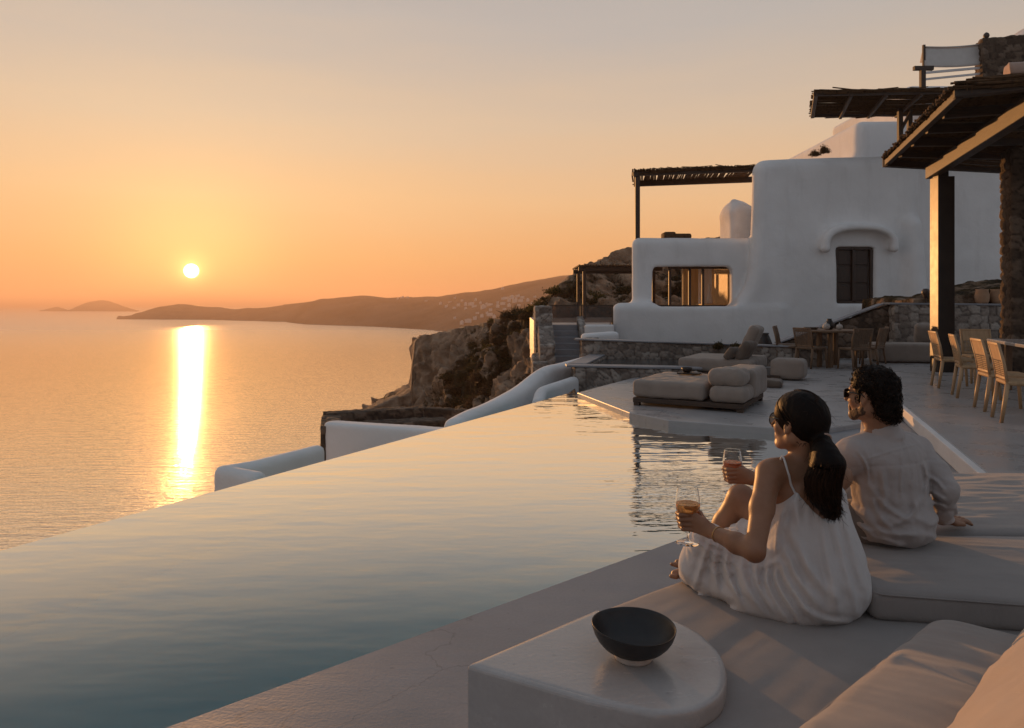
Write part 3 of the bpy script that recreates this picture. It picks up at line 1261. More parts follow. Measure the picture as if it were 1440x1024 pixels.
def soft_wall(name, pts, tops, bottom, thick, mat, label, cat='wall', res=0.035, rad=None):
    """a thick rounded plaster wall along plan points with a height for each"""
    r_ = thick / 2 if rad is None else rad
    lo = np.array([min(p[0] for p in pts) - thick, min(p[1] for p in pts) - thick, bottom - 0.1])
    hi = np.array([max(p[0] for p in pts) + thick, max(p[1] for p in pts) + thick, max(tops) + 0.2])
    G = Field(lo, hi, res)

    def fn(P):
        best = np.full(P.shape[:-1], 9.0, dtype=np.float32)
        for i in range(len(pts) - 1):
            a = np.array(pts[i][:2], dtype=np.float32)
            b = np.array(pts[i + 1][:2], dtype=np.float32)
            ba = b - a
            pa = P[..., :2] - a
            t = np.clip((pa @ ba) / float(ba @ ba), 0, 1)
            dxy = np.sqrt(((pa - t[..., None] * ba) ** 2).sum(-1)) - thick / 2
            top = tops[i] + t * (tops[i + 1] - tops[i])
            q0, q1 = dxy + r_ * 0.8, P[..., 2] - top + r_ * 0.8
            d = np.sqrt(np.maximum(q0, 0) ** 2 + np.maximum(q1, 0) ** 2) + np.minimum(np.maximum(q0, q1), 0) - r_ * 0.8
            best = np.minimum(best, d)
        return np.maximum(best, bottom - P[..., 2])
    G.put(fn, lo, hi, 0)
    v, f = G.mesh()
    v += 0.006 * fbm(v * 2.0, 3, 3)[:, None]
    return tag(add(name, v, f, mat, None, True), label, cat)


def curve(pts, n=10):
    """smooth points through given ones (Catmull-Rom)"""
    P = [np.array(p, dtype=float) for p in pts]
    P = [2 * P[0] - P[1]] + P + [2 * P[-1] - P[-2]]
    out = []
    for i in range(1, len(P) - 2):
        for k in range(n):
            t = k / n
            a, b, c, d = P[i - 1:i + 3]
            out.append(0.5 * (2 * b + (c - a) * t + (2 * a - 5 * b + 4 * c - d) * t * t + (3 * b - a - 3 * c + d) * t ** 3))
    out.append(P[-2])
    return out


w = curve([tuple(pd(x, y, d)) for x, y, d in ((640, 588, 9.7), (657, 579, 10.2), (690, 565, 11.3), (730, 543, 12.8), (765, 517, 14.2), (792, 510, 15.2), (830, 500, 16.6))], 6)
soft_wall('parapet', [p[:2] for p in w], [p[2] for p in w], -2.6, 0.3, M['plaster'],
          'curved white plaster parapet sweeping up beside the far pool edge')
w = curve([tuple(pd(x, y, d)) for x, y, d in ((640, 588, 9.7), (690, 592, 10.2), (640, 600, 9.5))], 4)
w = curve([tuple(pd(x, y, d)) for x, y, d in ((757, 560, 12.0), (763, 545, 12.6), (785, 537, 13.2), (806, 530, 13.8))], 5)
soft_wall('parapet', [p[:2] for p in w], [p[2] for p in w], -2.0, 0.22, M['plaster'],
          'short curved white wall between the pool corner and the stone basin')
a, b = pd(472, 593, 11.0), pd(625, 603, 10.4)
soft_wall('garden_wall', [(a.x, a.y), (b.x, b.y)], [a.z, b.z], -3.4, 0.34, M['plaster'],
          'straight flat white wall in front of the dark stone yard below the pool', rad=0.06)
a, b, c = pd(360, 664, 7.75), pd(316, 655, 8.0), pd(444, 629, 9.4)
soft_wall('planter_wall', [(a.x, a.y), (b.x, b.y), (b.x + .25, b.y + .25), (c.x, c.y)], [a.z, b.z, b.z, c.z + .02], -3.4, 0.22, M['plaster'],
          'low white corner wall at the left end below the pool edge')
a, b, c = pd(452, 582, 12.0), pd(592, 572.5, 13.0), pd(660, 577, 13.4)
t = thing('stone_yard', 'dark drystone enclosure below the pool behind the flat white wall', 'stone enclosure', (a.x, a.y, -3.4))
stone_wall('wall', (-0.2545 * 10.9, 10.9), (-0.2545 * 12.0, 12.0), 0.3, -3.4, a.z - .02, a.z - .02, 0.16, 0.035, M['stone_dark'], 0.022, t, 2)
stone_wall('wall', (a.x + .02, a.y + .15), (b.x, b.y), 0.3, -3.4, a.z, b.z, 0.17, 0.035, M['stone_dark'], 0.022, t, 3)
stone_wall('wall', (b.x, b.y), (c.x, c.y), 0.3, -3.4, b.z, c.z, 0.17, 0.04, M['stone_dark'], 0.022, t, 4)
stone_wall('ledge', (a.x + .75, a.y - .12), (b.x + .5, b.y - .65), 0.4, -3.4, a.z - .13, b.z - .1, 0.2, 0.04, M['stone_dark'], 0.03, t, 5)
v, f = gridbox((2.6, 1.5, 0.4), 0.06)
nr = mesh_normals(v, f)
v = v + nr * (0.10 * fbm(v * 3, 4, 3))[:, None] + np.array([b.x + .15, b.y - .95, -0.80])
structure('yard_ground', v, f, M['rock'], True, cols=np.full(len(v), 0.3))

# stone walls of the plunge pool and the plinth under the villa
t = thing('plunge_pool', 'small stone plunge pool with dark water beside the daybeds', 'plunge pool', (2.0, 15.0, -1.2))
stone_wall('front_wall', (1.22, 14.0), (3.6, 14.0), 0.34, -1.2, 0.25, 0.2, 0.17, 0.028, M['stone'], 0.035, t, 7)
stone_wall('side_wall', (1.35, 14.2), (2.05, 16.75), 0.34, -1.2, 0.26, 0.26, 0.2, 0.04, M['stone'], 0.035, t, 8)
mb = MB()
for a, b in (((1.08, 13.83), (3.7, 13.83)), ((1.08, 14.19), (3.7, 14.19))):
    pass
mb.bar((1.06, 14.0, 0.285), (3.7, 14.0, 0.235), 0.40, 0.04, 0.012)
mb.bar((1.30, 14.22, 0.288), (2.0, 16.7, 0.288), 0.38, 0.04, 0.012)
mb.build('coping', M['concrete'], t)
m = Mat('dark_pool_water')
m.b.inputs['Base Color'].default_value = (0.028, 0.04, 0.045, 1)
m.b.inputs['Roughness'].default_value = 0.04
m.l(m.bump(m.noise(5.0, 3, (0.6, 1.4, 1)), 0.3, 0.03), m.b.inputs['Normal'])
add('water', [(1.3, 14.1, 0.21), (4.6, 14.1, 0.21), (5.2, 16.9, 0.21), (2.0, 16.9, 0.21)], [(0, 1, 2, 3)], m, t)
t = thing('stone_plinth', 'rounded fieldstone retaining wall carrying the white villa', 'stone wall', (4.0, 16.9, -0.8))
stone_wall('wall', (1.66, 16.95), (7.2, 16.3), 0.34, -0.8, 0.62, 0.46, 0.19, 0.028, M['stone'], 0.04, t, 9)
stone_wall('return_wall', (1.78, 17.1), (2.5, 20.2), 0.3, -0.8, 0.62, 0.62, 0.22, 0.045, M['stone'], 0.035, t, 10)
mb = MB()
mb.bar((1.5, 16.95, 0.655), (7.25, 16.28, 0.495), 0.42, 0.035, 0.01)
mb.build('coping', M['concrete'], t)
v, f = prism([(1.9, 17.1), (7.6, 16.45), (9.5, 25.8), (3.4, 25.8)], -0.6, 0.05)
structure('planting_bed', v, f, M['rock'], cols=np.full(len(v), 0.2))

# ground that carries the villa
V = [(0.6, 15, -0.9), (30, 15, -0.9), (30, 45, 0.2), (4, 45, -3.5), (2.4, 30, -1.5), (0.9, 20, -1.2)]
structure('ground', V, [tuple(range(6))], M['rock'], cols=np.full(6, 0.3))

# ================================================================== STAIR, STONE PIER, TERRACE BEHIND
t = thing('stone_stair', 'weathered concrete stair climbing between stone piers left of the villa', 'stair', (1.6, 21.5, -0.8))
mb = MB()
for i in range(9):
    z = -0.62 + 0.18 * i
    mb.box((1.62, 20.8 + i * 0.24, z - 0.35), (0.92, 0.34, 0.7), r=0.012)
mb.build('steps', M['concrete'], t)
stone_wall('pier', (1.02, 20.4), (1.02, 22.0), 0.42, -1.4, 0.3, 0.95, 0.24, 0.045, M['stone'], 0.05, t, 11)
stone_wall('pier', (0.98, 21.9), (0.98, 23.6), 0.5, -1.4, 1.4, 1.42, 0.24, 0.045, M['stone'], 0.05, t, 12)
stone_wall('pier', (0.80, 20.2), (0.80, 21.6), 0.4, -1.6, -0.2, 0.0, 0.24, 0.045, M['stone'], 0.05, t, 14)
stone_wall('cheek_wall', (2.2, 20.5), (2.2, 23.0), 0.2, -1.4, 0.2, 1.1, 0.24, 0.05, M['stone'], 0.04, t, 13)
a = soft_wall('garden_wall', [(2.35, 21.6), (2.95, 21.6)], [0.86, 0.86], -1.0, 0.3, M['plaster'], 'low white wall between the stair and the villa base', rad=0.05)
soft_wall('garden_wall', [(2.0, 18.6), (2.62, 18.8)], [0.72, 0.76], -0.4, 0.4, M['plaster'], 'rounded white kerb at the foot of the villa corner', rad=0.12)

# glass railing on the upper landing
t = thing('glass_railing', 'low glass railing with dark metal rail above the stair', 'railing', (2.2, 23.9, 0.9))
mg = Mat('smoked_glass')
mg.b.inputs['Base Color'].default_value = (0.35, 0.30, 0.27, 1)
mg.b.inputs['Roughness'].default_value = 0.05
mg.b.inputs['Transmission Weight'].default_value = 0.85
mg.b.inputs['IOR'].default_value = 1.2
M['smoked_glass'] = mg
for x0, x1 in ((1.25, 2.28), (2.34, 3.36)):
    MB().box(((x0 + x1) / 2, 23.9, 1.14), (x1 - x0, 0.02, 0.56)).build('glass_panel', mg, t)
mb = MB()
mb.bar((1.22, 23.9, 1.44), (3.4, 23.9, 1.44), 0.05, 0.035)
for x in (1.22, 2.31, 3.38):
    mb.bar((x, 23.9, 0.8), (x, 23.9, 1.42), 0.04, 0.04)
mb.build('rail', M['dark_wood'], t)
v, f = prism([(0.9, 23.2), (3.15, 23.2), (5.2, 36), (0.9, 36)], -1.2, 0.8)
structure('upper_landing', v, f, M['concrete'])
t = thing('small_pergola', 'small dark pergola on two posts in front of the rocky slope', 'pergola', (2.9, 25.2, 0.8))
for x, y in ((2.5, 24.6), (2.5, 26.8), (4.9, 24.6), (4.9, 26.8)):
    MB().bar((x, y, 0.8), (x, y, 2.62), 0.11, 0.11, 0.01).build('post', M['dark_wood'], t)
for y in (24.6, 26.8):
    MB().bar((2.3, y, 2.70), (5.2, y, 2.70), 0.12, 0.14, 0.01).build('beam', M['dark_wood'], t)
mb = MB()
for i in range(30):
    x = 2.32 + i * 0.095
    mb.bar((x, 24.35, 2.81 + rng.normal(0, .008)), (x, 27.0, 2.81), 0.055, 0.05)
mb.build('roof_slats', M['reed'], t)

# ================================================================== VILLA
t_villa = thing('white_villa', 'large rounded white villa with arched window hood and side wing', 'villa', (8.5, 21.5, -0.2))
G = Field((2.4, 18.2, -0.5), (19.2, 27.4, 6.2), 0.07)


def bx(x0, x1, y0, y1, z0, z1, r_, k=0.0, op='add'):
    G.rbox(((x0 + x1) / 2, (y0 + y1) / 2, (z0 + z1) / 2), ((x1 - x0) / 2, (y1 - y0) / 2, (z1 - z0) / 2), r_, None, k, op)



def shear_box(x0, x1, y0, y1, z0, z1, r_, k, sh):
    c = np.array([(x0 + x1) / 2, (y0 + y1) / 2, (z0 + z1) / 2], dtype=np.float32)
    hf = np.array([(x1 - x0) / 2, (y1 - y0) / 2, (z1 - z0) / 2], dtype=np.float32) - r_

    def fn(P):
        q = np.abs(np.stack([P[..., 0] - sh * (P[..., 1] - y0), P[..., 1], P[..., 2]], -1) - c) - hf
        return np.sqrt((np.maximum(q, 0) ** 2).sum(-1)) + np.minimum(q.max(-1), 0) - r_
    G.put(fn, (x0 - .3, y0, z0), (x1 + sh * (y1 - y0), y1, z1), k)


shear_box(3.37, 7.3, 20.0, 24.4, -0.4, 3.36, 0.22, 0.0, 0.19)                # side wing
shear_box(2.72, 7.6, 19.35, 21.0, -0.4, 1.52, 0.22, 0.12, 0.16)         # parapet in front of it


def main_fn(P):                                            # main block: battered, its left edge flaring out at the foot
    x, y, z = P[..., 0], P[..., 1], P[..., 2]
    left = 6.52 + 0.02 * (z - 1) - 1.05 * np.exp(-np.maximum(z - 1.2, 0) / 0.42)
    left = np.where(z < 1.5, np.minimum(left, 5.6), left) + 0.36 * np.maximum(y - 19.6, 0)
    top = 5.48 + 0.035 * (x - 6.5)
    r_ = 0.36
    q = np.stack([np.maximum(left - x, x - 17.5) + r_, np.maximum(19.35 + 0.03 * z - y, y - 26.5) + r_, np.maximum(-0.4 - z, z - top) + r_], -1)
    return np.sqrt((np.maximum(q, 0) ** 2).sum(-1)) + np.minimum(q.max(-1), 0) - r_


G.put(main_fn, (5, 19, -.4), (18, 27, 6.2), 0.10)
# the facade steps back on its right half behind a soft buttress
bx(11.25, 19, 18.0, 19.95, -0.2, 8.0, 0.3, 0.35, 'sub')
G.cone((10.95, 19.45, 3.6), (11.0, 19.3, 1.1), 0.22, 0.30, 0.25)
G.cone((11.05, 19.2, 1.0), (11.05, 19.2, 1.5), 0.30, 0.22, 0.12)
# openings
bx(3.94, 6.20, 19.0, 21.4, 1.42, 2.55, 0.16, 0.0, 'sub')   # wing window
bx(3.75, 6.75, 20.35, 24.0, 0.9, 2.85, 0.1, 0.0, 'sub')    # the room behind it
bx(4.3, 6.3, 23.2, 25.0, 1.0, 2.75, 0.1, 0.0, 'sub')       # its sea window
bx(8.88, 9.90, 18.5, 19.72, 1.50, 3.04, 0.02, 0.0, 'sub')  # main window recess
# arched hood
arc = []
for i in range(25):
    q = math.pi * i / 24
    cx_, sx_ = math.cos(q), math.sin(q)
    arc.append((9.40 - 0.93 * (abs(cx_) ** 0.75) * (1 if cx_ > 0 else -1), 3.05 + 0.52 * sx_ ** 0.75))
for (x0, z0), (x1, z1) in zip(arc, arc[1:]):
    G.cone((x0, 19.40, z0), (x1, 19.40, z1), 0.11, 0.11, 0.05)
    G.cone((x0, 19.20, z0), (x1, 19.20, z1), 0.10, 0.10, 0.04)
for s in (0, -1):
    G.ball((arc[s][0], 19.22, arc[s][1] - 0.06), 0.13, 0.06)
v, f = G.mesh()
v = v + (mesh_normals(v, f) * (0.022 * fbm(v * 0.9, 4, 3) + 0.006 * fbm(v * 4.0, 3, 8))[:, None])
add('wall', v, f, M['plaster'], t_villa, True)
fr = MB()
for a, b in (((8.90, 1.53), (8.90, 3.03)), ((9.88, 1.53), (9.88, 3.03)), ((8.90, 1.53), (9.88, 1.53)), ((8.90, 3.02), (9.88, 3.02)), ((9.39, 1.53), (9.39, 3.02))):
    fr.bar((a[0], 19.56, a[1]), (b[0], 19.56, b[1]), 0.09, 0.09, 0.01, up=(0, 1, 0))
wf = fr.build('window', M['window_dark'], t_villa)
sh = MB()
for x0, x1 in ((8.95, 9.36), (9.42, 9.83)):
    for i in range(3):
        sh.box(((x0 + x1) / 2, 19.60, 1.80 + i * 0.49), (x1 - x0 - 0.05, 0.03, 0.42), r=0.01)
    sh.box(((x0 + x1) / 2, 19.63, 2.28), (x1 - x0, 0.03, 1.48))
sh.build('shutter', M['window_dark'], wf)
# wing window: timber frame, glass, inner partition
fr = MB()
for x in (4.55, 5.12, 5.5):
    fr.bar((x, 20.5, 1.35), (x, 20.5, 2.62), 0.07, 0.09, 0.008, up=(0, 1, 0))
fr.bar((4.5, 20.5, 2.54), (6.6, 20.5, 2.54), 0.08, 0.1, 0.008, up=(0, 1, 0))
fr.bar((3.9, 20.5, 1.42), (6.6, 20.5, 1.42), 0.08, 0.1, 0.008, up=(0, 1, 0))
wf = fr.build('window', M['dark_wood'], t_villa)
mpan = mat_mottle('sunlit_timber', (0.55, 0.36, 0.17), (0.66, 0.45, 0.23), 2.0, 0.6, 0.1, 40, (6, 6, 1))  # bright orange sunset light of the room put into the timber colour
MB().box((6.66, 22.0, 1.9), (0.06, 3.2, 1.9)).build('sunlit_timber', mpan, t_villa)
pn = MB()
pn.bar((5.78, 23.1, 0.9), (5.78, 23.1, 2.8), 0.2, 0.5)
pn.box((6.2, 22.2, 1.2), (0.7, 1.0, 0.6), r=0.03)
pn.build('cabinet', mpan, t_villa)
o = MB().lathe([(0.001, 1.5), (0.09, 1.5), (0.11, 1.56), (0.07, 1.75), (0.04, 1.9), (0.035, 2.1), (0.001, 2.1)], (6.15, 22.1, 0), 16).build('vase', M['plaster_old'], None, True)
tag(o, 'tall pale vase on the sunlit cabinet inside the wing window', 'vase')

# roof terrace of the wing: two lying cushions and a pergola
for i, (x, w_) in enumerate(((4.53, 0.34), (4.9, 0.5))):
    o = MB().box((x, 20.6, 3.36 + (0.1, 0.075)[i]), (w_, 0.5, (0.2, 0.15)[i]), r=0.05).build('roof_cushion', M['reed'], None, True)
    tag(o, ('small dark block cushion at left on the wing roof edge', 'wider flat dark cushion at right on the wing roof edge')[i], 'cushion')
t = thing('roof_pergola', 'reed roofed pergola over the side wing on one slim post', 'pergola', (5.0, 21.5, 3.36))
for x, y in ((3.58, 20.3),):
    MB().bar((x, y, 3.3), (x, y, 5.18), 0.13, 0.13, 0.012).build('post', M['dark_wood'], t)
mb = MB()
mb.bar((3.45, 20.3, 5.20), (7.0, 20.3, 5.32), 0.11, 0.12, 0.012)
mb.bar((3.78, 21.9, 5.19), (7.4, 21.9, 5.32), 0.14, 0.17, 0.012)
mb.bar((3.52, 20.2, 5.18), (3.82, 21.95, 5.18), 0.12, 0.15, 0.012)
mb.build('beam', M['dark_wood'], t)
mb = MB()
for i in range(86):
    x = 3.42 + i * 0.0415
    mb.tube([(x, 20.12 + rng.normal(0, .03), 5.295 + 0.034 * (x - 3.45) + rng.normal(0, .008)), (x + 0.15 + rng.normal(0, .02), 21.0, 5.27 + 0.034 * (x - 3.45)), (x + 0.34, 22.1, 5.295 + 0.034 * (x - 3.45))],
            rng.uniform(.017, .026), 5)
mb.build('reed_roof', M['reed'], t)

# chimney-like dome behind the wing
G = Field((6.4, 23.5, 1.0), (9.6, 27.6, 5.8), 0.07)
G.rbox((8.0, 25.2, 3.0), (0.46, 0.8, 1.85), 0.25)
G.ell((7.93, 25.2, 4.72), (0.44, 0.75, 0.42), None, 0.25)
G.ball((7.8, 25.0, 5.08), 0.1, 0.12)
v, f = G.mesh()
tag(add('chimney', v, f, M['plaster_old'], None, True), 'small domed white chimney rising behind the wing roof', 'chimney')

# upper house, stepped up the slope
t = thing('upper_house', 'white stepped upper house behind the main villa roof', 'house', (15, 27, 0.0))
G = Field((8.5, 21.5, -0.2), (24.0, 32.0, 12.4), 0.10)
G.rbox((15.2, 26.0, 3.6), (4.3, 3.6, 3.7), 0.25)
G.rbox((10.9, 24.5, 3.0), (1.3, 2.2, 3.05), 0.5, None, 0.3)
G.rbox((17.5, 28.0, 5.0), (3.6, 3.0, 4.2), 0.2, None, 0.1)
v, f = G.mesh()
v += 0.02 * fbm(v * 0.8, 3, 5)[:, None]
add('wall', v, f, M['plaster'], t, True)
G = Field((16, 22.2, 7.5), (24.6, 31, 13.0), 0.09)
G.ell((20.9, 26.5, 9.3), (3.3, 3.2, 2.95), None, 0.1)
G.put(lambda P: 8.0 - P[..., 2], (16, 22, 7.5), (24.6, 31, 13.0), 0, 'and')
v, f = G.mesh()
add('dome', v, f, M['plaster_old'], t, True)
stone_wall('stone_parapet', (14.45, 22.0), (19.5, 21.2), 0.5, 7.0, 9.62, 9.75, 0.26, 0.05, M['stone_dark'], 0.05, t, 15)
t = thing('canvas_awning', 'pale canvas awning stretched beside the upper stone parapet', 'awning', (13.7, 22.2, 8.2))
v, f = gridbox((1.95, 1.5, 0.03), 0.08)
vx = (v[:, 0] / 1.95 + 0.5)
V = np.stack([12.72 + 1.95 * vx, 22.0 + (v[:, 1] + .75), 9.02 + 0.62 * ((v[:, 1] / 1.5) + 0.5) * 0 + 0.72 * np.clip((0.5 - v[:, 1] / 1.5), 0, 1) * 0 + v[:, 2]], 1)
# hanging front face and flat top
top = np.stack([12.72 + 1.95 * vx + 0.62 * (v[:, 1] + .75), 22.0 + (v[:, 1] + .75) * 1.2, 9.45 + 0.10 * vx - 0.05 * np.sin(vx * np.pi) + v[:, 2] + 0.12 * (v[:, 1] / 1.5 + .5)], 1)
mcan = mat_weave('canvas', (0.52, 0.49, 0.46), (0.60, 0.57, 0.54), 300, 0.9, 0.2, 2.0, 0.2)
add('canopy', top, f, mcan, t, True)
v2, f2 = gridbox((1.95, 0.03, 0.62), 0.08)
vx = v2[:, 0] / 1.95 + .5
V2 = np.stack([12.74 + 1.92 * vx, 22.0 + 0.05 * np.sin(v2[:, 2] * 4) + v2[:, 1], 9.12 + v2[:, 2] + 0.08 * vx - 0.05 * np.sin(vx * np.pi)], 1)
add('valance', V2, f2, mcan, t, True)
for x in (12.74, 14.5):
    MB().bar((x, 22.0, 7.2), (x, 22.0, 9.5), 0.07, 0.07).build('post', M['dark_wood'], t)
MB().bar((12.7, 21.96, 8.62), (14.5, 21.96, 8.78), 0.05, 0.07).bar((12.7, 21.96, 8.42), (14.5, 21.96, 8.6), 0.05, 0.06).build('rail', M['plaster_old'], t)

# ================================================================== PERGOLAS OF THE TERRACE


def reed_roof(corners, n_reeds, rad, parent, sag=0.03, name='reed_roof', mat=None):
    """reeds laid from the first side (a-b) to the opposite one (d-c)"""
    a, b, c, d = [Vector(p) for p in corners]
    mb = MB()
    for i in range(n_reeds):
        t_ = (i + rng.uniform(-.3, .3)) / (n_reeds - 1)
        p, q = a.lerp(b, t_), d.lerp(c, t_)
        ext = (q - p).normalized()
        p = p - ext * rng.uniform(0.0, 0.12)
        q = q + ext * rng.uniform(0.0, 0.12)
        mid = p.lerp(q, 0.5) + Vector((0, 0, -sag * rng.uniform(0.2, 1.6)))
        mb.tube([p + Vector((0, 0, rng.normal(0, .012))), mid, q + Vector((0, 0, rng.normal(0, .012)))], rng.uniform(.7, 1.25) * rad, 5)
    return mb.build(name, mat or M['reed'], parent)




def ragged_edge(a, b, n_, parent, drop=0.05, seed=0, name='edge_reeds'):
    """loose bundles of reed lying along an eave"""
    g_ = np.random.default_rng(seed)
    a, b = Vector(a), Vector(b)
    mb = MB()
    for i in range(n_):
        t0 = g_.uniform(-0.02, 0.9)
        t1 = min(1.03, t0 + g_.uniform(0.12, 0.35))
        p, q = a.lerp(b, t0), a.lerp(b, t1)
        o1 = Vector((g_.normal(0, .03), g_.normal(0, .03), g_.normal(0, .028)))
        o2 = Vector((g_.normal(0, .03), g_.normal(0, .03), g_.normal(0, .028)))
        mb.tube([p + o1, p.lerp(q, .5) + (o1 + o2) / 2 + Vector((0, 0, -drop * g_.uniform(0, 1))), q + o2], g_.uniform(.009, .02), 5)
    for i in range(n_ // 2):
        p = a.lerp(b, g_.uniform(0, 1))
        mb.tube([p + Vector((0, 0, .03)), p + Vector((g_.normal(0, .03), g_.normal(0, .03), -g_.uniform(.04, .12)))], [0.010, 0.004], 4)
    return mb.build(name, M['reed'], parent)


# large pergola over the dining table
FL, FR, NR, NL = Vector((7.5, 14.3, 4.42)), Vector((12.6, 15.9, 4.5)), Vector((11.2, 7.4, 4.46)), Vector((5.93, 9.5, 4.38))
t = thing('dining_pergola', 'big dark reed pergola over the dining table on a thick black column', 'pergola', (8.9, 12.0, Z_TER))
MB().box((8.53, 14.1, (Z_TER + 4.0) / 2), (0.315, 0.315, 4.0 - Z_TER), rz=-0.06, r=0.008).build('column', M['post_black'], t)
mb = MB()
mb.box((8.50, 14.1, 4.1), (0.2, 0.2, 0.22), rz=-.06)
mb.build('column_head', M['post_black'], t)
mbeam = mat_mottle('oiled_beam', (0.028, 0.016, 0.009), (0.06, 0.035, 0.019), 3.0, 0.5, 0.25, 40.0, (1, 1, 6), bdist=0.004)
u = (NL - FL).normalized()
s0 = Vector((8.45, 14.15, 4.16))
MB().bar(s0 + Vector((.05, .3, 0)), s0 + u * 9, 0.18, 0.26, 0.012).build('beam', mbeam, t)
mb = MB()
mb.bar(FL + Vector((.05, 0, -.08)), NL + Vector((.05, 0, -.08)), 0.10, 0.11, 0.01)
mb.bar(FL + Vector((0, 0, -.075)), FR + Vector((0, 0, -.075)), 0.14, 0.19, 0.01)
mb.bar(NL + Vector((0, 0.05, -.05)), NR + Vector((0, 0.05, -.05)), 0.12, 0.15, 0.01)
mb.build('edge_beam', M['dark_wood'], t)
for k in range(1, 5):
    p, q = FL.lerp(NL, k / 5), FR.lerp(NR, k / 5)
    MB().bar(p + Vector((.1, 0, -.10)), q + Vector((0, 0, -.10)), 0.10, 0.14, 0.01).build('rafter', M['dark_wood'], t)
reed_roof((FL, NL, NR, FR), 165, 0.019, t, 0.05)
mb = MB()
for lay in range(2):
    for i in range(74):
        p = FL.lerp(NL, (i + rng.uniform(-.25, .25)) / 73)
        L_ = rng.uniform(0.02, 0.08)
        mb.tube([p + Vector((-L_, 0.03 * rng.normal(), -0.01 + 0.04 * lay + rng.normal(0, .012))), p + Vector((.35, 0.11, 0.0 + 0.04 * lay))], rng.uniform(.014, .021), 6)
mb.build('reed_ends', M['reed'], t)
mb = MB()
for i in range(70):
    a_ = rng.uniform(0, 1)
    p = FL.lerp(NL, a_).lerp(FR.lerp(NR, a_), rng.uniform(0.02, 0.6))
    q = p + Vector((rng.uniform(.3, .9), rng.uniform(.05, .3), 0))
    mb.tube([p + Vector((0, 0, -0.05)), p.lerp(q, .5) + Vector((0, 0, -0.07 - rng.uniform(0, .05))), q + Vector((0, 0, -0.05))], 0.008, 4)
mb.build('loose_reeds', M['reed'], t)
ragged_edge(NL + Vector((0, -.04, .06)), NR + Vector((0, -.04, .06)), 110, t, 0.05, 3)
ragged_edge(NL + Vector((0, -.05, .0)), NR + Vector((0, -.05, .0)), 70, t, 0.05, 13)
ragged_edge(FL + Vector((0, 0, .03)), FR + Vector((0, 0, .03)), 40, t, 0.04, 4)
# rolled shade cloth on top, pinkish brown
v, f = gridbox((3.6, 0.34, 0.2), 0.05)
nr = mesh_normals(v, f)
q = np.stack([v[:, 0] / 1.8, v[:, 1] / .17, v[:, 2] / .1], 1)
v = v * (1 / np.maximum(1, np.sqrt((q[:, 1:] ** 2).sum(1)) * 0.85))[:, None] ** np.array([0, 1, 1])
v = v + nr * (0.05 * fbm(v * np.array([3.5, 2, 2]), 4, 3))[:, None]
c_, s_ = math.cos(-.38), math.sin(-.38)
V = np.stack([c_ * v[:, 0] - s_ * v[:, 1] + 8.2, s_ * v[:, 0] + c_ * v[:, 1] + 8.72, v[:, 2] + 4.55], 1)
tag(add('rolled_shade', V, f, mat_weave('shade_cloth', (0.36, 0.25, 0.2), (0.46, 0.33, 0.27), 200, .9, .2, 4, .4), None, True),
    'crumpled rolled shade cloth lying on the pergola roof edge', 'shade cloth')
# stone pillar under the beam
t = thing('stone_pillar', 'square rough stone pillar standing right of the black column', 'pillar', (9.4, 13.0, Z_TER))
stone_wall('pillar_shaft', (9.1, 13.1), (9.75, 12.9), 0.55, Z_TER, 4.33, 4.33, 0.2, 0.035, M['stone_dark'], 0.05, t, 17)
# upper pergola on the main roof
t = thing('upper_pergola', 'reed pergola cantilevered above the main villa roof', 'pergola', (10.6, 19.4, 5.6))
a, b, c, d = Vector((7.78, 18.2, 6.95)), Vector((13.2, 18.2, 7.05)), Vector((13.4, 20.4, 7.05)), Vector((8.62, 20.4, 6.95))
reed_roof((a, d, c, b), 62, 0.020, t, 0.07)
mb = MB()
mb.bar(a + Vector((-.05, 0.05, -.08)), b + Vector((0, 0.05, -.08)), 0.08, 0.09, 0.01)
mb.bar(d + Vector((-.05, -.05, -.08)), c + Vector((0, -.05, -.08)), 0.08, 0.09, 0.01)
mb.bar(a + Vector((0, 0, -.06)), d + Vector((0, 0, -.06)), 0.1, 0.16, 0.01)
for k in range(1, 6):
    mb.bar(a.lerp(b, k / 6) + Vector((0, 0, -.13)), d.lerp(c, k / 6) + Vector((0, 0, -.13)), 0.08, 0.1, 0.01)
mb.build('beam', M['dark_wood'], t)
ragged_edge(a + Vector((0, 0, -.02)), b + Vector((0, 0, -.02)), 80, t, 0.05, 5)
ragged_edge(d + Vector((0, 0, -.06)), c + Vector((0, 0, -.06)), 70, t, 0.06, 6)
ragged_edge(a + Vector((0, 0, -.04)), d + Vector((0, 0, -.04)), 24, t, 0.03, 7)
for x, y, z0, z1 in ((10.75, 19.7, 5.5, 6.9), (11.35, 20.3, 5.5, 7.0), (10.4, 18.5, 6.9, 7.6)):
    if z0 < 6:
        MB().bar((x, y, z0), (x, y, z1), 0.12, 0.12, 0.01).build('post', M['dark_wood'], t)
MB().bar((10.68, 18.5, 7.0), (10.68, 18.5, 7.57), 0.12, 0.12, 0.01).build('post', M['dark_wood'], t)
MB().bar((10.45, 18.5, 7.62), (10.95, 18.5, 7.62), 0.1, 0.1).build('cross_piece', M['dark_wood'], t)
MB().bar((10.75, 19.65, 6.3), (11.05, 19.65, 6.85), 0.07, 0.07).build('brace', M['dark_wood'], t)

rp_ = bpy.data.objects['roof_pergola']
ragged_edge((3.45, 20.2, 5.27), (7.0, 20.2, 5.40), 60, rp_, 0.05, 8)
ragged_edge((3.8, 21.95, 5.22), (7.3, 21.95, 5.34), 50, rp_, 0.07, 9)
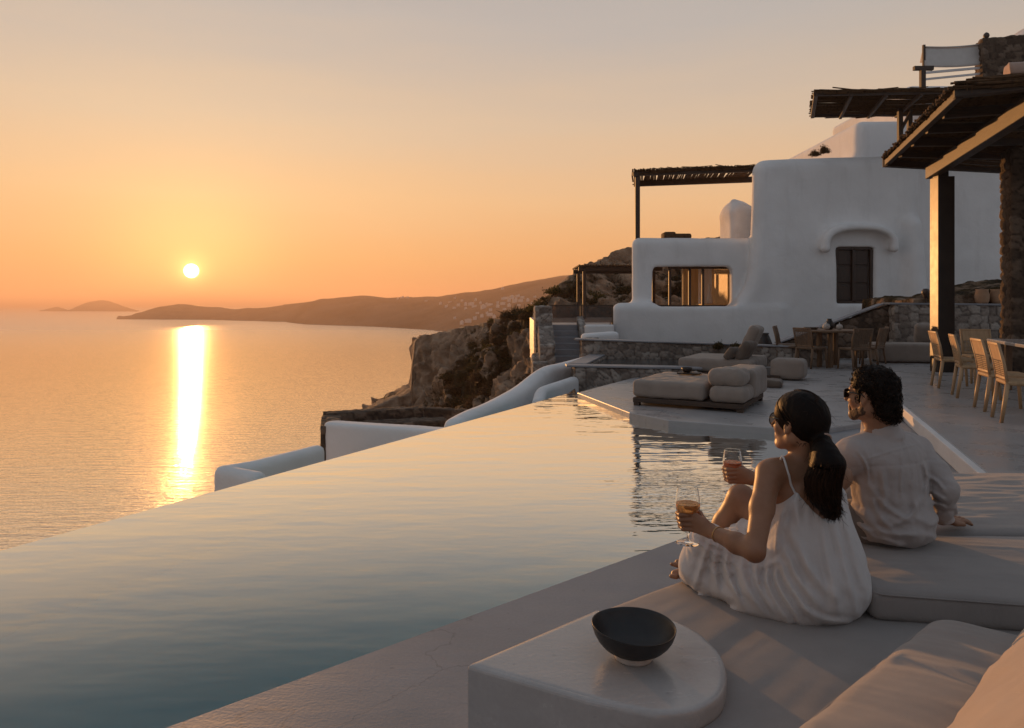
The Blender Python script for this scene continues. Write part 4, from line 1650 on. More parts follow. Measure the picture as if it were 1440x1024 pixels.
# the villa and what stands on it lie farther up the terrace: same sight lines at their real distance and size
FAR = 1.32
for root in [o_ for o_ in COL.objects if o_.parent is None and o_.name.split('.')[0] in (
        'white_villa', 'vase', 'roof_cushion', 'roof_pergola', 'chimney', 'upper_house', 'canvas_awning', 'upper_pergola', 'small_pergola')]:
    root.location = (root.location.x * FAR, root.location.y * FAR, CAMZ + (root.location.z - CAMZ) * FAR)
    for q_ in [root] + list(root.children_recursive):
        if q_.type == 'MESH':
            q_.data.transform(Matrix.Scale(FAR, 4))

# ================================================================== STONE WALLS OF THE BACK TERRACE
o = stone_wall('stone_wall', (6.95, 18.75), (9.62, 18.25), 0.4, Z_TER - .05, 0.40, 1.46, 0.24, 0.035, M['stone_dark'], 0.035, None, 18)
tag(o, 'stone wall with a sloping top climbing in front of the villa facade', 'stone wall')
o = stone_wall('stone_wall', (9.58, 18.0), (13.4, 17.9), 0.42, Z_TER - .05, 1.48, 1.44, 0.25, 0.032, M['stone'], 0.04, None, 19)
tag(o, 'level fieldstone wall behind the built-in sofa and the column', 'stone wall')
o = MB().bar((9.45, 18.0, 1.50), (13.4, 17.9, 1.46), 0.46, 0.05, 0.012).bar((6.95, 18.73, 0.46), (9.48, 18.25, 1.49), 0.42, 0.04, 0.01).build('wall_coping', M['concrete'])
tag(o, 'thin cement coping on top of the fieldstone wall behind the sofa', 'coping')
v, f = gridbox((7.5, 2.6, 1.0), 0.08)
nr = mesh_normals(v, f)
v = v + nr * (0.16 * fbm(v * 1.7, 4, 3))[:, None]
v = v + np.array([14.0, 19.4, 1.1])
v[:, 2] += np.maximum(0, v[:, 0] - 10.6) * 0.16
structure('planted_slope', v, f, M['rock'], True, cols=np.full(len(v), 0.55))
mp = mat_mottle('terracotta', (0.34, 0.2, 0.12), (0.45, 0.28, 0.17), 4, 0.85, 0.2, 30)
for i, (px, s) in enumerate(((1381, 0.9), (1403, 1.0))):
    p = pd(px, 428, 17.95)
    o = MB().lathe([(0.001, 1.49), (0.13 * s, 1.49), (0.17 * s, 1.56), (0.185 * s, 1.7 * 1), (0.15 * s, 1.82), (0.165 * s, 1.86), (0.14 * s, 1.86), (0.125 * s, 1.80), (0.001, 1.78)], (p.x, p.y, 0), 22).build('planter_pot', mp, None, True)
    tag(o, ('left smaller clay pot on the stone wall between column and pillar', 'right larger clay pot on the stone wall beside the pillar')[i], 'pot')

# ================================================================== SHRUBS


def leaf_mesh(n, rx, ry, rz, leaf, up=0.3, hole=0.55, seed=0):
    g = np.random.default_rng(seed)
    ncl = max(4, n // 40)
    cl = g.normal(0, 1, (ncl, 3))
    cl /= np.linalg.norm(cl, axis=1, keepdims=True)
    cl *= g.uniform(0.35, 0.85, (ncl, 1))
    cl[:, 2] = np.abs(cl[:, 2])
    k = g.integers(0, ncl, n)
    c = cl[k] + g.normal(0, 0.22, (n, 3))
    c = c * np.array([rx, ry, rz])
    c[:, 2] = np.maximum(c[:, 2], 0.01)
    d = g.normal(0, 1, (n, 3)) + c / np.array([rx, ry, rz]) * 1.2 + np.array([0, 0, up])
    d /= np.linalg.norm(d, axis=1, keepdims=True)
    s = np.cross(d, g.normal(0, 1, (n, 3)))
    s /= np.linalg.norm(s, axis=1, keepdims=True)
    L = leaf * g.uniform(0.6, 1.4, (n, 1))
    W = L * 0.32
    v = np.stack([c - s * W * 0.3, c + d * L * 0.5 - s * W, c + d * L, c + d * L * 0.5 + s * W], 1).reshape(-1, 3)
    f = np.arange(n * 4).reshape(n, 4)
    t_ = np.repeat(g.uniform(0, 1, n), 4)
    return v, f, t_


def mat_leaf(name, c1, c2):
    m = Mat(name)
    a = m.n('ShaderNodeAttribute', attribute_name='tone')
    m.l(m.ramp(a.outputs['Fac'], [(0.0, c1), (1.0, c2)]), m.b.inputs['Base Color'])
    m.b.inputs['Roughness'].default_value = 0.75
    m.b.inputs['Specular IOR Level'].default_value = 0.2
    tr = m.n('ShaderNodeBsdfTranslucent')
    m.l(m.ramp(a.outputs['Fac'], [(0.0, c1), (1.0, c2)]), tr.inputs[0])
    mx = m.n('ShaderNodeMixShader')
    mx.inputs[0].default_value = 0.3
    m.l(m.b.outputs[0], mx.inputs[1])
    m.l(tr.outputs[0], mx.inputs[2])
    m.l(mx.outputs[0], m.out.inputs[0])
    return m


ml = [mat_leaf('scrub_leaf', (0.035, 0.03, 0.014), (0.085, 0.07, 0.03)), mat_leaf('olive_scrub_leaf', (0.055, 0.05, 0.018), (0.14, 0.11, 0.03)),
      mat_leaf('brown_scrub_leaf', (0.05, 0.033, 0.02), (0.12, 0.08, 0.045))]
kinds = []
for k in range(5):
    v, f, tn = leaf_mesh(1500, 0.75, 0.75, 0.5 + 0.06 * k, 0.13, seed=50 + k)
    kinds.append(new_mesh('shrub', v, f, ml[(0, 1, 2, 0, 2)[k]], False, tn))
slab = ['low dark evergreen cushion shrub on the rocky cliff', 'low olive yellow scrub on the rocky cliff', 'dry brown mounded scrub on the rocky cliff',
        'dark domed evergreen shrub on the rocky cliff', 'tall dry brown shrub on the rocky cliff']
g = np.random.default_rng(5)
vv = vegv.reshape(n, rows)
cnt = 0
placed = []
for tr_ in range(9000):
    i, j = g.integers(8, n - 1), g.integers(20, 128)
    p = HV[i, j]
    px = CX + p[0] * F / p[1]
    py = HY - (p[2] - CAMZ) * F / p[1]
    if px < 590 or px > 890 or py > 640 or (px > 770 and py > 440):
        continue
    if vv[i, j] < 0.50 + 0.2 * g.random():
        continue
    if any((p[0] - q[0]) ** 2 + (p[1] - q[1]) ** 2 + (p[2] - q[2]) ** 2 < 0.8 for q in placed):
        continue
    placed.append(p)
    k = int(g.integers(0, 5))
    o = bpy.data.objects.new('shrub', kinds[k])
    COL.objects.link(o)
    s = g.uniform(0.35, 1.0)
    o.location = p - np.array([0, 0, 0.12])
    o.scale = (s * g.uniform(.8, 1.3), s * g.uniform(.8, 1.3), s * g.uniform(.7, 1.0))
    o.rotation_euler = (0, 0, g.uniform(0, 6))
    tag(o, slab[k], 'shrub', 'shrubs scattered over the rocky cliff')
    cnt += 1
    if cnt > 150:
        break
print('shrubs', cnt)
# the spiky bush on the crest
p = pd(726, 446, 47.5)
mb = MB()
g = np.random.default_rng(3)
for i in range(130):
    q = g.normal(0, 1, 3)
    q[2] = abs(q[2]) * 0.9 + 0.15
    q /= np.linalg.norm(q)
    L = g.uniform(0.55, 1.05)
    a = Vector(p) + Vector((g.normal(0, .25), g.normal(0, .25), 0.0))
    mb.tube([a, a + Vector(q) * L * 0.6, a + Vector(q) * L + Vector((0, 0, -0.06))], [0.035, 0.028, 0.004], 4, False)
o = mb.build('spiky_bush', ml[0].m)
a_ = o.data.attributes.new('tone', 'FLOAT', 'POINT')
a_.data.foreach_set('value', g.uniform(0, .6, len(o.data.vertices)).astype(np.float32))
tag(o, 'spiky agave like bush silhouetted on the crest of the cliff', 'bush')
for i, (px, py, d, s, k, lab) in enumerate(((712, 447, 48, .55, 2, 'small round bush left of the spiky bush on the cliff crest'),
                                            (1146, 219, 28.0, .26, 2, 'small dry plant left on the villa roof edge'),
                                            (1160, 215, 28.0, .27, 4, 'thin dry plant right on the villa roof edge'),
                                            (1036, 492, 16.0, .22, 0, 'little dark plant beside the upright daybed back'),
                                            (1010, 490, 16.3, .16, 3, 'tiny dark plant on the stone plinth behind the daybeds'))):
    o = bpy.data.objects.new('small_plant', kinds[k])
    COL.objects.link(o)
    o.location = pd(px, py, d)
    o.scale = (s, s, s * 1.3)
    tag(o, lab, 'plant')

p = pd(1387, 52, 22.0 )
o = MB().lathe([(0.001, 0), (0.07, 0), (0.05, 0.04), (0.10, 0.10), (0.12, 0.17), (0.09, 0.25), (0.03, 0.30), (0.001, 0.31)], (p.x * FAR, p.y * FAR, CAMZ + (p.z - CAMZ) * FAR - 0.12), 16).build('roof_urn', M['window_dark'], None, True)
tag(o, 'little dark round urn on the corner of the upper stone parapet', 'urn')
p = pd(1302, 413, 18.0)
o = MB().lathe([(0.001, -.12), (0.05, -.12), (0.06, -.05), (0.10, 0.0), (0.10, 0.06), (0.06, 0.12), (0.001, 0.13)], p, 16).build('garden_lamp', M['window_dark'], None, True)
tag(o, 'small dark unlit garden lamp on the stone wall left of the column', 'lamp')
MB().tube([p + Vector((0, 0, -.28)), p + Vector((0, 0, -.1))], 0.018, 6).build('lamp_post', M['window_dark'], o)

# ================================================================== SOFT SHAPES
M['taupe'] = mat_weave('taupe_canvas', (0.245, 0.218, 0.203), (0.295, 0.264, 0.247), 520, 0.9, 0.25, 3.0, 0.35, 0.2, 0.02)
M['taupe_far'] = mat_weave('outdoor_linen', (0.235, 0.195, 0.165), (0.29, 0.245, 0.21), 420, 0.9, 0.2, 4.0, 0.45, 0.2, 0.03)
M['brown_cloth'] = mat_weave('brown_linen', (0.10, 0.078, 0.062), (0.145, 0.115, 0.092), 420, 0.9, 0.2, 6.0, 0.5, 0.2, 0.03)


def soft_poly(poly, z0, z1, r, res=0.012, puff=0.0, wr=0.0, seed=0, wdir=None, spread=0.25):
    """a filled, rounded slab over a convex plan polygon (counter-clockwise)"""
    P2 = np.array(poly, dtype=np.float32)
    lo = np.array([*(P2.min(0) - 0.06), z0 - 0.05])
    hi = np.array([*(P2.max(0) + 0.06), z1 + puff + 0.06])
    G = Field(lo, hi, res)
    zc, hz_ = (z0 + z1) / 2, (z1 - z0) / 2

    def fn(P):
        d = np.full(P.shape[:-1], -9.0, dtype=np.float32)
        acc = np.zeros(P.shape[:-1], dtype=np.float32)
        kk = max(r * 0.9, 0.02)
        for i in range(len(P2)):
            a, b = P2[i], P2[(i + 1) % len(P2)]
            e = (b - a) / np.linalg.norm(b - a)
            nrm = np.array([e[1], -e[0]])
            di = (P[..., :2] - a) @ nrm
            h_ = np.maximum(kk - np.abs(d - di), 0) / kk
            d = np.maximum(d, di) + h_ * h_ * kk * 0.25
        ins = np.clip(-d / spread, 0, 1)
        up = puff * (1 - (1 - ins) ** 2)
        if wr:
            q = P * np.array([7, 7, 5], dtype=np.float32) if wdir is None else np.stack(
                [(P[..., 0] * wdir[0] + P[..., 1] * wdir[1]) * 2.2, (-P[..., 0] * wdir[1] + P[..., 1] * wdir[0]) * 13, P[..., 2] * 3], -1)
            up = up + wr * fbm(q.reshape(-1, 3), 3, seed).reshape(d.shape).astype(np.float32)
        q0 = d + r
        q1 = np.where(P[..., 2] > zc, P[..., 2] - zc - up, zc - P[..., 2]) - hz_ + r
        return np.sqrt(np.maximum(q0, 0) ** 2 + np.maximum(q1, 0) ** 2) + np.minimum(np.maximum(q0, q1), 0) - r
    G.put(fn, lo, hi, 0)
    return G.mesh()


def poly_loop(poly, z, r, off=0.0, n=7):
    """rounded outline of a polygon as points (for piping and seams)"""
    k = len(poly)
    cx_ = sum(p[0] for p in poly) / k
    cy_ = sum(p[1] for p in poly) / k
    out = []
    for i in range(k):
        p = Vector(poly[i][:2])
        a = (Vector(poly[i - 1][:2]) - p).normalized()
        b = (Vector(poly[(i + 1) % k][:2]) - p).normalized()
        s, e = p + a * r, p + b * r
        for j in range(n):
            t = j / (n - 1)
            q = s * (1 - t) ** 2 + p * 2 * t * (1 - t) + e * t * t
            out.append(Vector((q.x, q.y, z)))
    return out + [out[0]]


def cushion(size, r, res=0.025, bulge=0.12, wr=0.006, seed=0):
    v, f = gridbox(size, res)
    inner = np.maximum(np.array(size) / 2 - r, 0.0)
    c = np.clip(v, -inner, inner)
    d = v - c
    L = np.linalg.norm(d, axis=1, keepdims=True)
    v = c + d / np.maximum(L, 1e-9) * r
    u = np.clip(1 - (2 * v[:, 0] / size[0]) ** 2, 0, 1) * np.clip(1 - (2 * v[:, 1] / size[1]) ** 2, 0, 1)
    v[:, 2] *= 1 + bulge * np.sqrt(u)
    nr = mesh_normals(v, f)
    v = v + nr * (wr * fbm(v * np.array([9, 9, 6]) + seed * 7.1, 3, seed))[:, None]
    return v, f


def place(v, c, X, Y):
    """local axes X, Y (and their cross product) at c"""
    X, Y = Vector(X).normalized(), Vector(Y).normalized()
    Z = X.cross(Y)
    A = np.array([X, Y, Z])
    return v @ A + np.array(c)


# ================================================================== NEAR SEATING
low_poly = [(0.30, 0.7), (3.3, 0.7), (3.3, 3.0), (1.42, 3.12), (1.02, 3.22), (0.80, 3.10), (0.22, 2.64), (0.30, 1.9)]
t = thing('low_seat', 'wide low taupe seat cushion the woman sits on', 'seat cushion', (1.6, 2.0, 0.0))
v, f = soft_poly(low_poly, 0.10, 0.333, 0.045, 0.014, 0.008, 0.0035, 3, (0.72, 0.69))
add('cushion', v, f, M['taupe'], t, True)
v, f = prism([(0.36, 0.75), (3.2, 0.75), (3.2, 2.9), (1.4, 3.03), (1.02, 3.12), (0.82, 3.02), (0.30, 2.6), (0.36, 1.9)], 0.0, 0.11)
add('plinth', v, f, M['concrete'], t)

A_poly = [(1.315, 2.60), (3.4, 2.18), (3.4, 3.22), (1.385, 3.24)]
t = thing('thick_seat', 'thick taupe seat cushion at right under the seated man', 'seat cushion', (2.3, 2.8, 0.335))
v, f = soft_poly(A_poly, 0.337, 0.450, 0.03, 0.011, 0.014, 0.007, 5, (0.97, -0.2), spread=0.3)
add('cushion', v, f, M['taupe'], t, True)
mb = MB()
mb.tube(poly_loop(A_poly, 0.438, 0.06)[:], 0.0035, 5, False)
mb.build('piping', M['taupe'], t, True)
B_poly = [(1.40, 3.27), (4.9, 3.25), (4.9, 4.42), (2.62, 4.42), (2.50, 4.36)]
t = thing('wide_seat', 'wrinkled taupe seat cushion behind the man where his hand rests', 'seat cushion', (3.2, 3.8, 0.335))
v, f = soft_poly(B_poly, 0.337, 0.452, 0.04, 0.014, 0.022, 0.014, 8, (1, 0.05), 0.35)
add('cushion', v, f, M['taupe'], t, True)
v, f = prism([(1.9, 3.3), (4.85, 3.3), (4.85, 4.35), (2.6, 4.35)], 0.0, 0.34)
add('plinth', v, f, M['concrete'], t)

C_poly = [(1.33, 2.27), (0.42, 1.47), (0.80, 1.03), (1.86, 1.84)]
t = thing('back_cushion', 'large flat taupe back cushion lying at the bottom right', 'cushion', (1.2, 1.5, 0.335))
v, f = soft_poly(C_poly, 0.345, 0.52, 0.07, 0.010, 0.045, 0.011, 11, (0.62, -0.78), 0.35)
add('cushion', v, f, M['taupe'], t, True)
mb = MB()
mb.tube(poly_loop(C_poly, 0.475, 0.11), 0.004, 6, False)
mb.build('piping', M['taupe'], t, True)
u_ = Vector((0.735, 0.678, 0))
n_ = Vector((0.678, -0.735, 0))
w_ = Vector((0.468, -0.507, 0.72))
v, f = cushion((1.75, 0.66, 0.27), 0.125, 0.018, 0.22, 0.012, 4)
bol_c = (1.17, 1.31, 0.745)
V = place(v, bol_c, u_, w_)
M['sunlit_taupe'] = mat_weave('sunlit_taupe_canvas', (0.36, 0.285, 0.225), (0.43, 0.345, 0.275), 520, 0.9, 0.25, 3.0, 0.35, 0.2, 0.02)  # lighter, warmer taupe: sunlight on the corner cushion put into its cloth colour
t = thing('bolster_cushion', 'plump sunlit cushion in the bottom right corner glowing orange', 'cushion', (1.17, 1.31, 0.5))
add('cushion', V, f, M['sunlit_taupe'], t, True)
lp = [(-.865, -.32), (.865, -.32), (.865, .32), (-.865, .32)]
pp = np.array([(p.x, p.y, 0.0) for p in poly_loop(lp, 0, .13)])
pp = place(pp, bol_c, u_, w_)
MB().tube([tuple(p) for p in pp], 0.005, 6, False).build('piping', M['taupe'], t, True)

# block table with a rounded end
slab_poly = [(-0.137, 2.17), (0.217, 1.975), (0.30, 1.932), (0.40, 1.903), (0.50, 1.922), (0.585, 1.99), (0.640, 2.10), (0.662, 2.24), (0.63, 2.39), (0.55, 2.50),
             (0.43, 2.575), (0.31, 2.56)]
t = thing('block_table', 'low cement block table with a rounded end holding the bowl', 'table', (0.25, 2.2, 0.0))
v, f = soft_poly(slab_poly, 0.335, 0.40, 0.014, 0.007, 0.0, 0.0, 0)
add('top', v, f, M['slab'], t, True)
v, f = prism([(-0.1405, 2.1685), (0.216, 1.9715), (0.33, 1.93), (0.36, 2.3), (0.32, 2.562), (0.305, 2.5635)], 0.0, 0.3985)
o = add('base', v, f, M['slab'], t)
bevel_mesh(o, 0.012, 3)
for p in o.data.polygons:
    p.use_smooth = False

mbowl = mat_mottle('black_stoneware', (0.012, 0.011, 0.011), (0.028, 0.025, 0.024), 14, 0.42, 0.15, 120, spec=0.4, bdist=0.002)
mfoot = mat_mottle('raw_clay', (0.40, 0.36, 0.33), (0.50, 0.46, 0.42), 30, 0.85, 0.2, 120, bdist=0.002)
bc = at(891, 925, 0.40)
t = thing('bowl', 'black stoneware bowl with a tilted rim on a pale foot', 'bowl', bc)
prof_o = [(0.056, 0.022), (0.074, 0.028), (0.096, 0.050), (0.111, 0.076), (0.122, 0.105), (0.1285, 0.137), (0.1300, 0.150)]
prof_i = [(0.1295, 0.1525), (0.1265, 0.150), (0.122, 0.134), (0.112, 0.104), (0.095, 0.074), (0.070, 0.048), (0.035, 0.037), (0.001, 0.035)]
b_ = MB().lathe(prof_o + prof_i, bc, 72)
V = np.array(b_.v)
V[:, 2] = bc.z + (V[:, 2] - bc.z) * 0.66 + 0.0075
k_ = np.clip((V[:, 2] - bc.z - 0.03) / 0.12, 0, 1)
ang = np.arctan2(V[:, 1] - bc.y, V[:, 0] - bc.x)
V[:, 2] += k_ * (-0.06 * (V[:, 0] - bc.x) + 0.02 * (V[:, 1] - bc.y) + 0.004 * np.sin(2 * ang + 0.6)) - k_ * 0.008
add('bowl_body', V, b_.f, mbowl, t, True)
MB().lathe([(0.001, 0.0015), (0.058, 0.0015), (0.0595, 0.005), (0.0585, 0.0225), (0.048, 0.024)], bc, 48).build('foot', mfoot, t, True)

# ================================================================== WINE GLASSES
mgl = Mat('clear_glass')
mgl.b.inputs['Base Color'].default_value = (1, 1, 1, 1)
mgl.b.inputs['Roughness'].default_value = 0.0
mgl.b.inputs['IOR'].default_value = 1.16
mgl.b.inputs['Transmission Weight'].default_value = 1.0
mw = Mat('rose_wine')
mw.b.inputs['Base Color'].default_value = (1.0, 0.50, 0.17, 1)
mw.b.inputs['Roughness'].default_value = 0.02
mw.b.inputs['IOR'].default_value = 1.12
mw.b.inputs['Transmission Weight'].default_value = 0.72
mw2 = Mat('pink_wine')
mw2.b.inputs['Base Color'].default_value = (0.95, 0.33, 0.16, 1)
mw2.b.inputs['Roughness'].default_value = 0.02
mw2.b.inputs['IOR'].default_value = 1.12
mw2.b.inputs['Transmission Weight'].default_value = 0.72


def wine_glass(c, s, wine, label):
    t = thing('wine_glass', label, 'wine glass', c, 'wine glasses in the hands of the couple')
    sc = lambda pr: [(r_ * s, z_ * s) for r_, z_ in pr]
    base = [(0.001, 0.0), (0.041, 0.0), (0.042, 0.0012), (0.034, 0.003), (0.012, 0.0075), (0.0052, 0.014)]
    MB().lathe(sc(base + [(0.0044, 0.018), (0.001, 0.018)]), c, 40).build('base', mgl, t, True)
    MB().lathe(sc([(0.0010, 0.0178), (0.0044, 0.018), (0.0036, 0.04), (0.0036, 0.07), (0.0046, 0.083), (0.0075, 0.088), (0.001, 0.088)]), c, 24).build('stem', mgl, t, True)
    outer = [(0.0012, 0.0875), (0.013, 0.0885), (0.027, 0.097), (0.0385, 0.113), (0.0445, 0.132), (0.0455, 0.146), (0.044, 0.166), (0.0405, 0.190), (0.0380, 0.2050), (0.03765, 0.2070), (0.03735, 0.2078)]
    inner = [(0.0370, 0.2082), (0.03665, 0.2078), (0.03645, 0.2070), (0.0368, 0.2050), (0.0393, 0.190), (0.0428, 0.166), (0.0443, 0.146), (0.0433, 0.132), (0.0373, 0.114), (0.026, 0.0985), (0.0125, 0.0902), (0.0012, 0.0892)]
    MB().lathe(sc(outer + inner), c, 56).build('glass_bowl', mgl, t, True)
    liq = [(0.0008, 0.0897), (0.0123, 0.0907), (0.0257, 0.099), (0.0369, 0.1145), (0.0429, 0.1325), (0.0438, 0.146), (0.0436, 0.1495), (0.042, 0.1492), (0.0008, 0.1488)]
    MB().lathe(sc(liq), c, 56).build('wine', wine, t, True)
    return t


WG1 = pd(967, 764, 2.76)
WG2 = pd(1030, 693, 3.20)
wine_glass(WG1, 1.04, mw, 'stemmed glass of orange wine in the hand of the woman')
wine_glass(WG2, 0.93, mw2, 'stemmed glass of pink wine in the hand of the man')

# ================================================================== DAYBEDS
ex, ey = Vector((0.872, -0.489, 0)), Vector((0.489, 0.872, 0))
o0 = Vector((1.66, 10.05, Z_PLA))
loc = lambda a, b, z: o0 + ex * a * 1.06 + ey * b * 1.06 + Vector((0, 0, z * 1.06))
t = thing('daybed', 'front taupe daybed with rolled bolster at the pool edge', 'daybed', o0)
mb = MB()
mb.box(loc(0.75, 0.72, 0.075), (1.52, 1.46, 0.07), rz=math.atan2(ex.y, ex.x), r=0.01)
for a, b in ((.08, .08), (1.42, .08), (.08, 1.36), (1.42, 1.36)):
    mb.box(loc(a, b, 0.02), (0.08, 0.08, 0.05), rz=math.atan2(ex.y, ex.x))
mb.build('frame', M['dark_wood'], t)
v, f = cushion((1.02, 1.46, 0.235), 0.06, 0.03, 0.06, 0.010, 1)
add('mattress', place(v, loc(0.50, 0.73, 0.225), ex, ey), f, M['taupe_far'], t, True)
v, f = cushion((0.50, 0.60, 0.20), 0.08, 0.025, 0.12, 0.014, 2)
add('seat_cushion', place(v, loc(1.27, 0.29, 0.215), ex, ey), f, M['taupe_far'], t, True)
v, f = cushion((0.46, 0.95, 0.40), 0.07, 0.03, 0.04, 0.010, 3)
add('back_block', place(v, loc(1.30, 0.98, 0.305), ex, ey), f, M['taupe_far'], t, True)
v, f = cushion((0.50, 0.56, 0.22), 0.105, 0.022, 0.10, 0.020, 4)
add('bolster', place(v, loc(1.23, 0.33, 0.415), ex, ey), f, M['taupe_far'], t, True)
tc_ = loc(0.52, 1.05, 0.352)
o = MB().box(tc_ + Vector((0, 0, 0.016)), (0.34, 0.24, 0.02), rz=-.4, r=0.006).build('tray', M['dark_wood'], None)
tag(o, 'small dark wooden tray lying on the front daybed mattress', 'tray')
o = MB().lathe([(0.001, 0.0), (0.045, 0.0), (0.075, 0.04), (0.085, 0.075), (0.08, 0.075), (0.065, 0.04), (0.03, 0.012), (0.001, 0.012)], tc_ + Vector((-.04, 0.0, 0.027)), 24).build('cup', mbowl, None, True)
tag(o, 'dark round cup on the tray of the front daybed', 'cup')
o = MB().lathe([(0.001, 0.0), (0.05, 0.0), (0.03, 0.006), (0.001, 0.006)], tc_ + Vector((.1, .03, 0.027)), 20).build('saucer', mfoot, None, True)
tag(o, 'little pale saucer on the tray of the front daybed', 'saucer')

o0 = Vector((3.28, 14.2, Z_PLA))
t = thing('daybed', 'rear taupe daybed with a tall reclined backrest and dark pillows', 'daybed', o0)
mb = MB()
mb.box(loc(0.95, 0.8, 0.06), (1.9, 1.6, 0.06), rz=math.atan2(ex.y, ex.x), r=0.01)
mb.build('frame', M['dark_wood'], t)
v, f = cushion((1.45, 1.6, 0.26), 0.07, 0.035, 0.06, 0.010, 6)
add('mattress', place(v, loc(0.7, 0.8, 0.215), ex, ey), f, M['taupe_far'], t, True)
v, f = cushion((0.72, 0.78, 0.20), 0.085, 0.03, 0.10, 0.016, 7)
add('backrest', place(v, loc(1.18, 0.85, 0.60), ey, ex * -0.42 + Vector((0, 0, -0.9))), f, M['taupe_far'], t, True)
v, f = cushion((0.6, 0.6, 0.36), 0.09, 0.03, 0.06, 0.012, 8)
add('side_block', place(v, loc(1.95, 0.35, 0.20), ex, ey), f, M['taupe_far'], t, True)
v, f = cushion((0.40, 0.40, 0.17), 0.08, 0.025, 0.25, 0.014, 9)
o = add('pillow', place(v, loc(1.22, 0.25, 0.50), ey * 0.9 + ex * .3, ex * -0.5 + Vector((0, 0, -0.8))), f, M['brown_cloth'], None, True)
tag(o, 'larger brown pillow propped on the rear daybed', 'pillow')
v, f = cushion((0.27, 0.27, 0.13), 0.06, 0.02, 0.25, 0.012, 10)
o = add('pillow', place(v, loc(1.0, 0.14, 0.45), ey * 0.8 + ex * .5, ex * -0.6 + Vector((0, 0, -0.8))), f, M['brown_cloth'], None, True)
tag(o, 'smaller dark pillow at the front of the rear daybed', 'pillow')
v, f = cushion((0.62, 0.5, 0.12), 0.055, 0.025, 0.2, 0.02, 12)
o = add('floor_cushion', place(v, at(1074, 543, Z_PLA) + Vector((0, 0, 0.06)), (0.9, -.4, 0), (.4, .9, 0)), f, M['brown_cloth'], None, True)
tag(o, 'flat dark floor cushion on the terrace right of the front daybed', 'floor cushion')

# built-in sofa by the stone wall
t = thing('wall_sofa', 'grey low sofa against the fieldstone wall left of the column', 'sofa', (9.2, 16.6, Z_TER))
v, f = cushion((1.55, 0.9, 0.40), 0.06, 0.04, 0.04, 0.012, 13)
add('seat', place(v, (9.18, 16.45, Z_TER + 0.235), (0.985, -.17, 0), (.17, .985, 0)), f, M['taupe_far'], t, True)
mb = MB()
mb.box((9.18, 16.45, Z_TER + 0.03), (1.35, 0.7, 0.06), rz=-.17)
mb.build('feet', M['dark_wood'], t)
v, f = cushion((0.52, 0.48, 0.17), 0.08, 0.03, 0.2, 0.012, 14)
o = add('pillow', place(v, (9.78, 16.78, 0.80), (0.95, -.3, 0), (-.1, -.35, .93)), f, M['taupe_far'], None, True)
tag(o, 'square grey pillow standing on the low sofa beside the column', 'pillow')

# ================================================================== DINING SETS
M['pale_wood'] = mat_mottle('pale_oak', (0.34, 0.21, 0.11), (0.46, 0.30, 0.165), 4.0, 0.5, 0.15, 70.0, (6, 6, 1), bdist=0.002)
M['cane'] = mat_mottle('woven_cane', (0.30, 0.19, 0.10), (0.42, 0.28, 0.155), 20.0, 0.7, 0.3, 150, bdist=0.003)
M['shaded_cane'] = mat_mottle('shaded_cane', (0.12, 0.075, 0.045), (0.18, 0.115, 0.07), 20.0, 0.7, 0.3, 150, bdist=0.003)  # darker copy of the cane, with the far chairs' shade in its colour
M['brown_wood'] = mat_mottle('brown_teak', (0.13, 0.075, 0.04), (0.21, 0.125, 0.07), 4.0, 0.55, 0.15, 70.0, (6, 6, 1), bdist=0.002)


def make_chair(label, group, wood, cane, panel_top):
    """chair at the origin facing +X"""
    t = thing('dining_chair', label, 'chair', (0, 0, 0), group)
    for sx, sy in ((1, 1), (1, -1), (-1, 1), (-1, -1)):
        if sx > 0:
            mb = MB().tube([(0.245, sy * 0.225, 0), (0.215, sy * 0.215, 0.44)], [0.020, 0.026], 8)
        else:
            mb = MB().tube([(-0.275, sy * 0.215, 0), (-0.215, sy * 0.21, 0.44)], [0.020, 0.027], 8)
        mb.build('leg', wood, t, True)
    v, f = cushion((0.48, 0.47, 0.055), 0.025, 0.03, 0.1, 0.0, 1)
    add('seat', v + np.array([0, 0, 0.45]), f, cane, t, True)
    mb = MB()
    for sy in (1, -1):
        mb.tube([(-0.215, sy * 0.21, 0.44), (-0.255, sy * 0.222, 0.68), (-0.31, sy * 0.225, 0.90)], [0.020, 0.018, 0.015], 8)
    mb.bar((-0.308, -0.225, 0.888), (-0.308, 0.225, 0.888), 0.028, 0.035, 0.006)
    mb.bar((-0.228, -0.21, 0.50), (-0.228, 0.21, 0.50), 0.024, 0.03, 0.006)
    mb.build('back_frame', wood, t, True)
    zsplit = 0.70 if panel_top else 0.88
    if panel_top:
        mb = MB()
        mb.bar((-0.261, 0, 0.70), (-0.306, 0, 0.885), 0.41, 0.016, 0.004, up=(1, 0, 0))
        mb.build('back_panel', wood, t)
    mb = MB()
    nz_ = int((zsplit - 0.51) / 0.022)
    for i in range(nz_):
        z = 0.515 + i * (zsplit - 0.515) / nz_
        x = np.interp(z, [0.44, 0.68, 0.90], [-0.215, -0.255, -0.31])
        mb.tube([(x, -0.212, z), (x - 0.006, -0.1, z), (x + 0.006, 0, z), (x - 0.006, 0.1, z), (x, 0.212, z)], 0.008, 5, False)
    for i in range(9):
        y = -0.19 + 0.38 * i / 8
        mb.tube([(np.interp(z, [0.44, 0.68, 0.90], [-0.215, -0.255, -0.31]), y, z) for z in (0.5, 0.6, 0.7, zsplit)], 0.006, 5, False)
    mb.build('woven_back', cane, t, True)
    return t


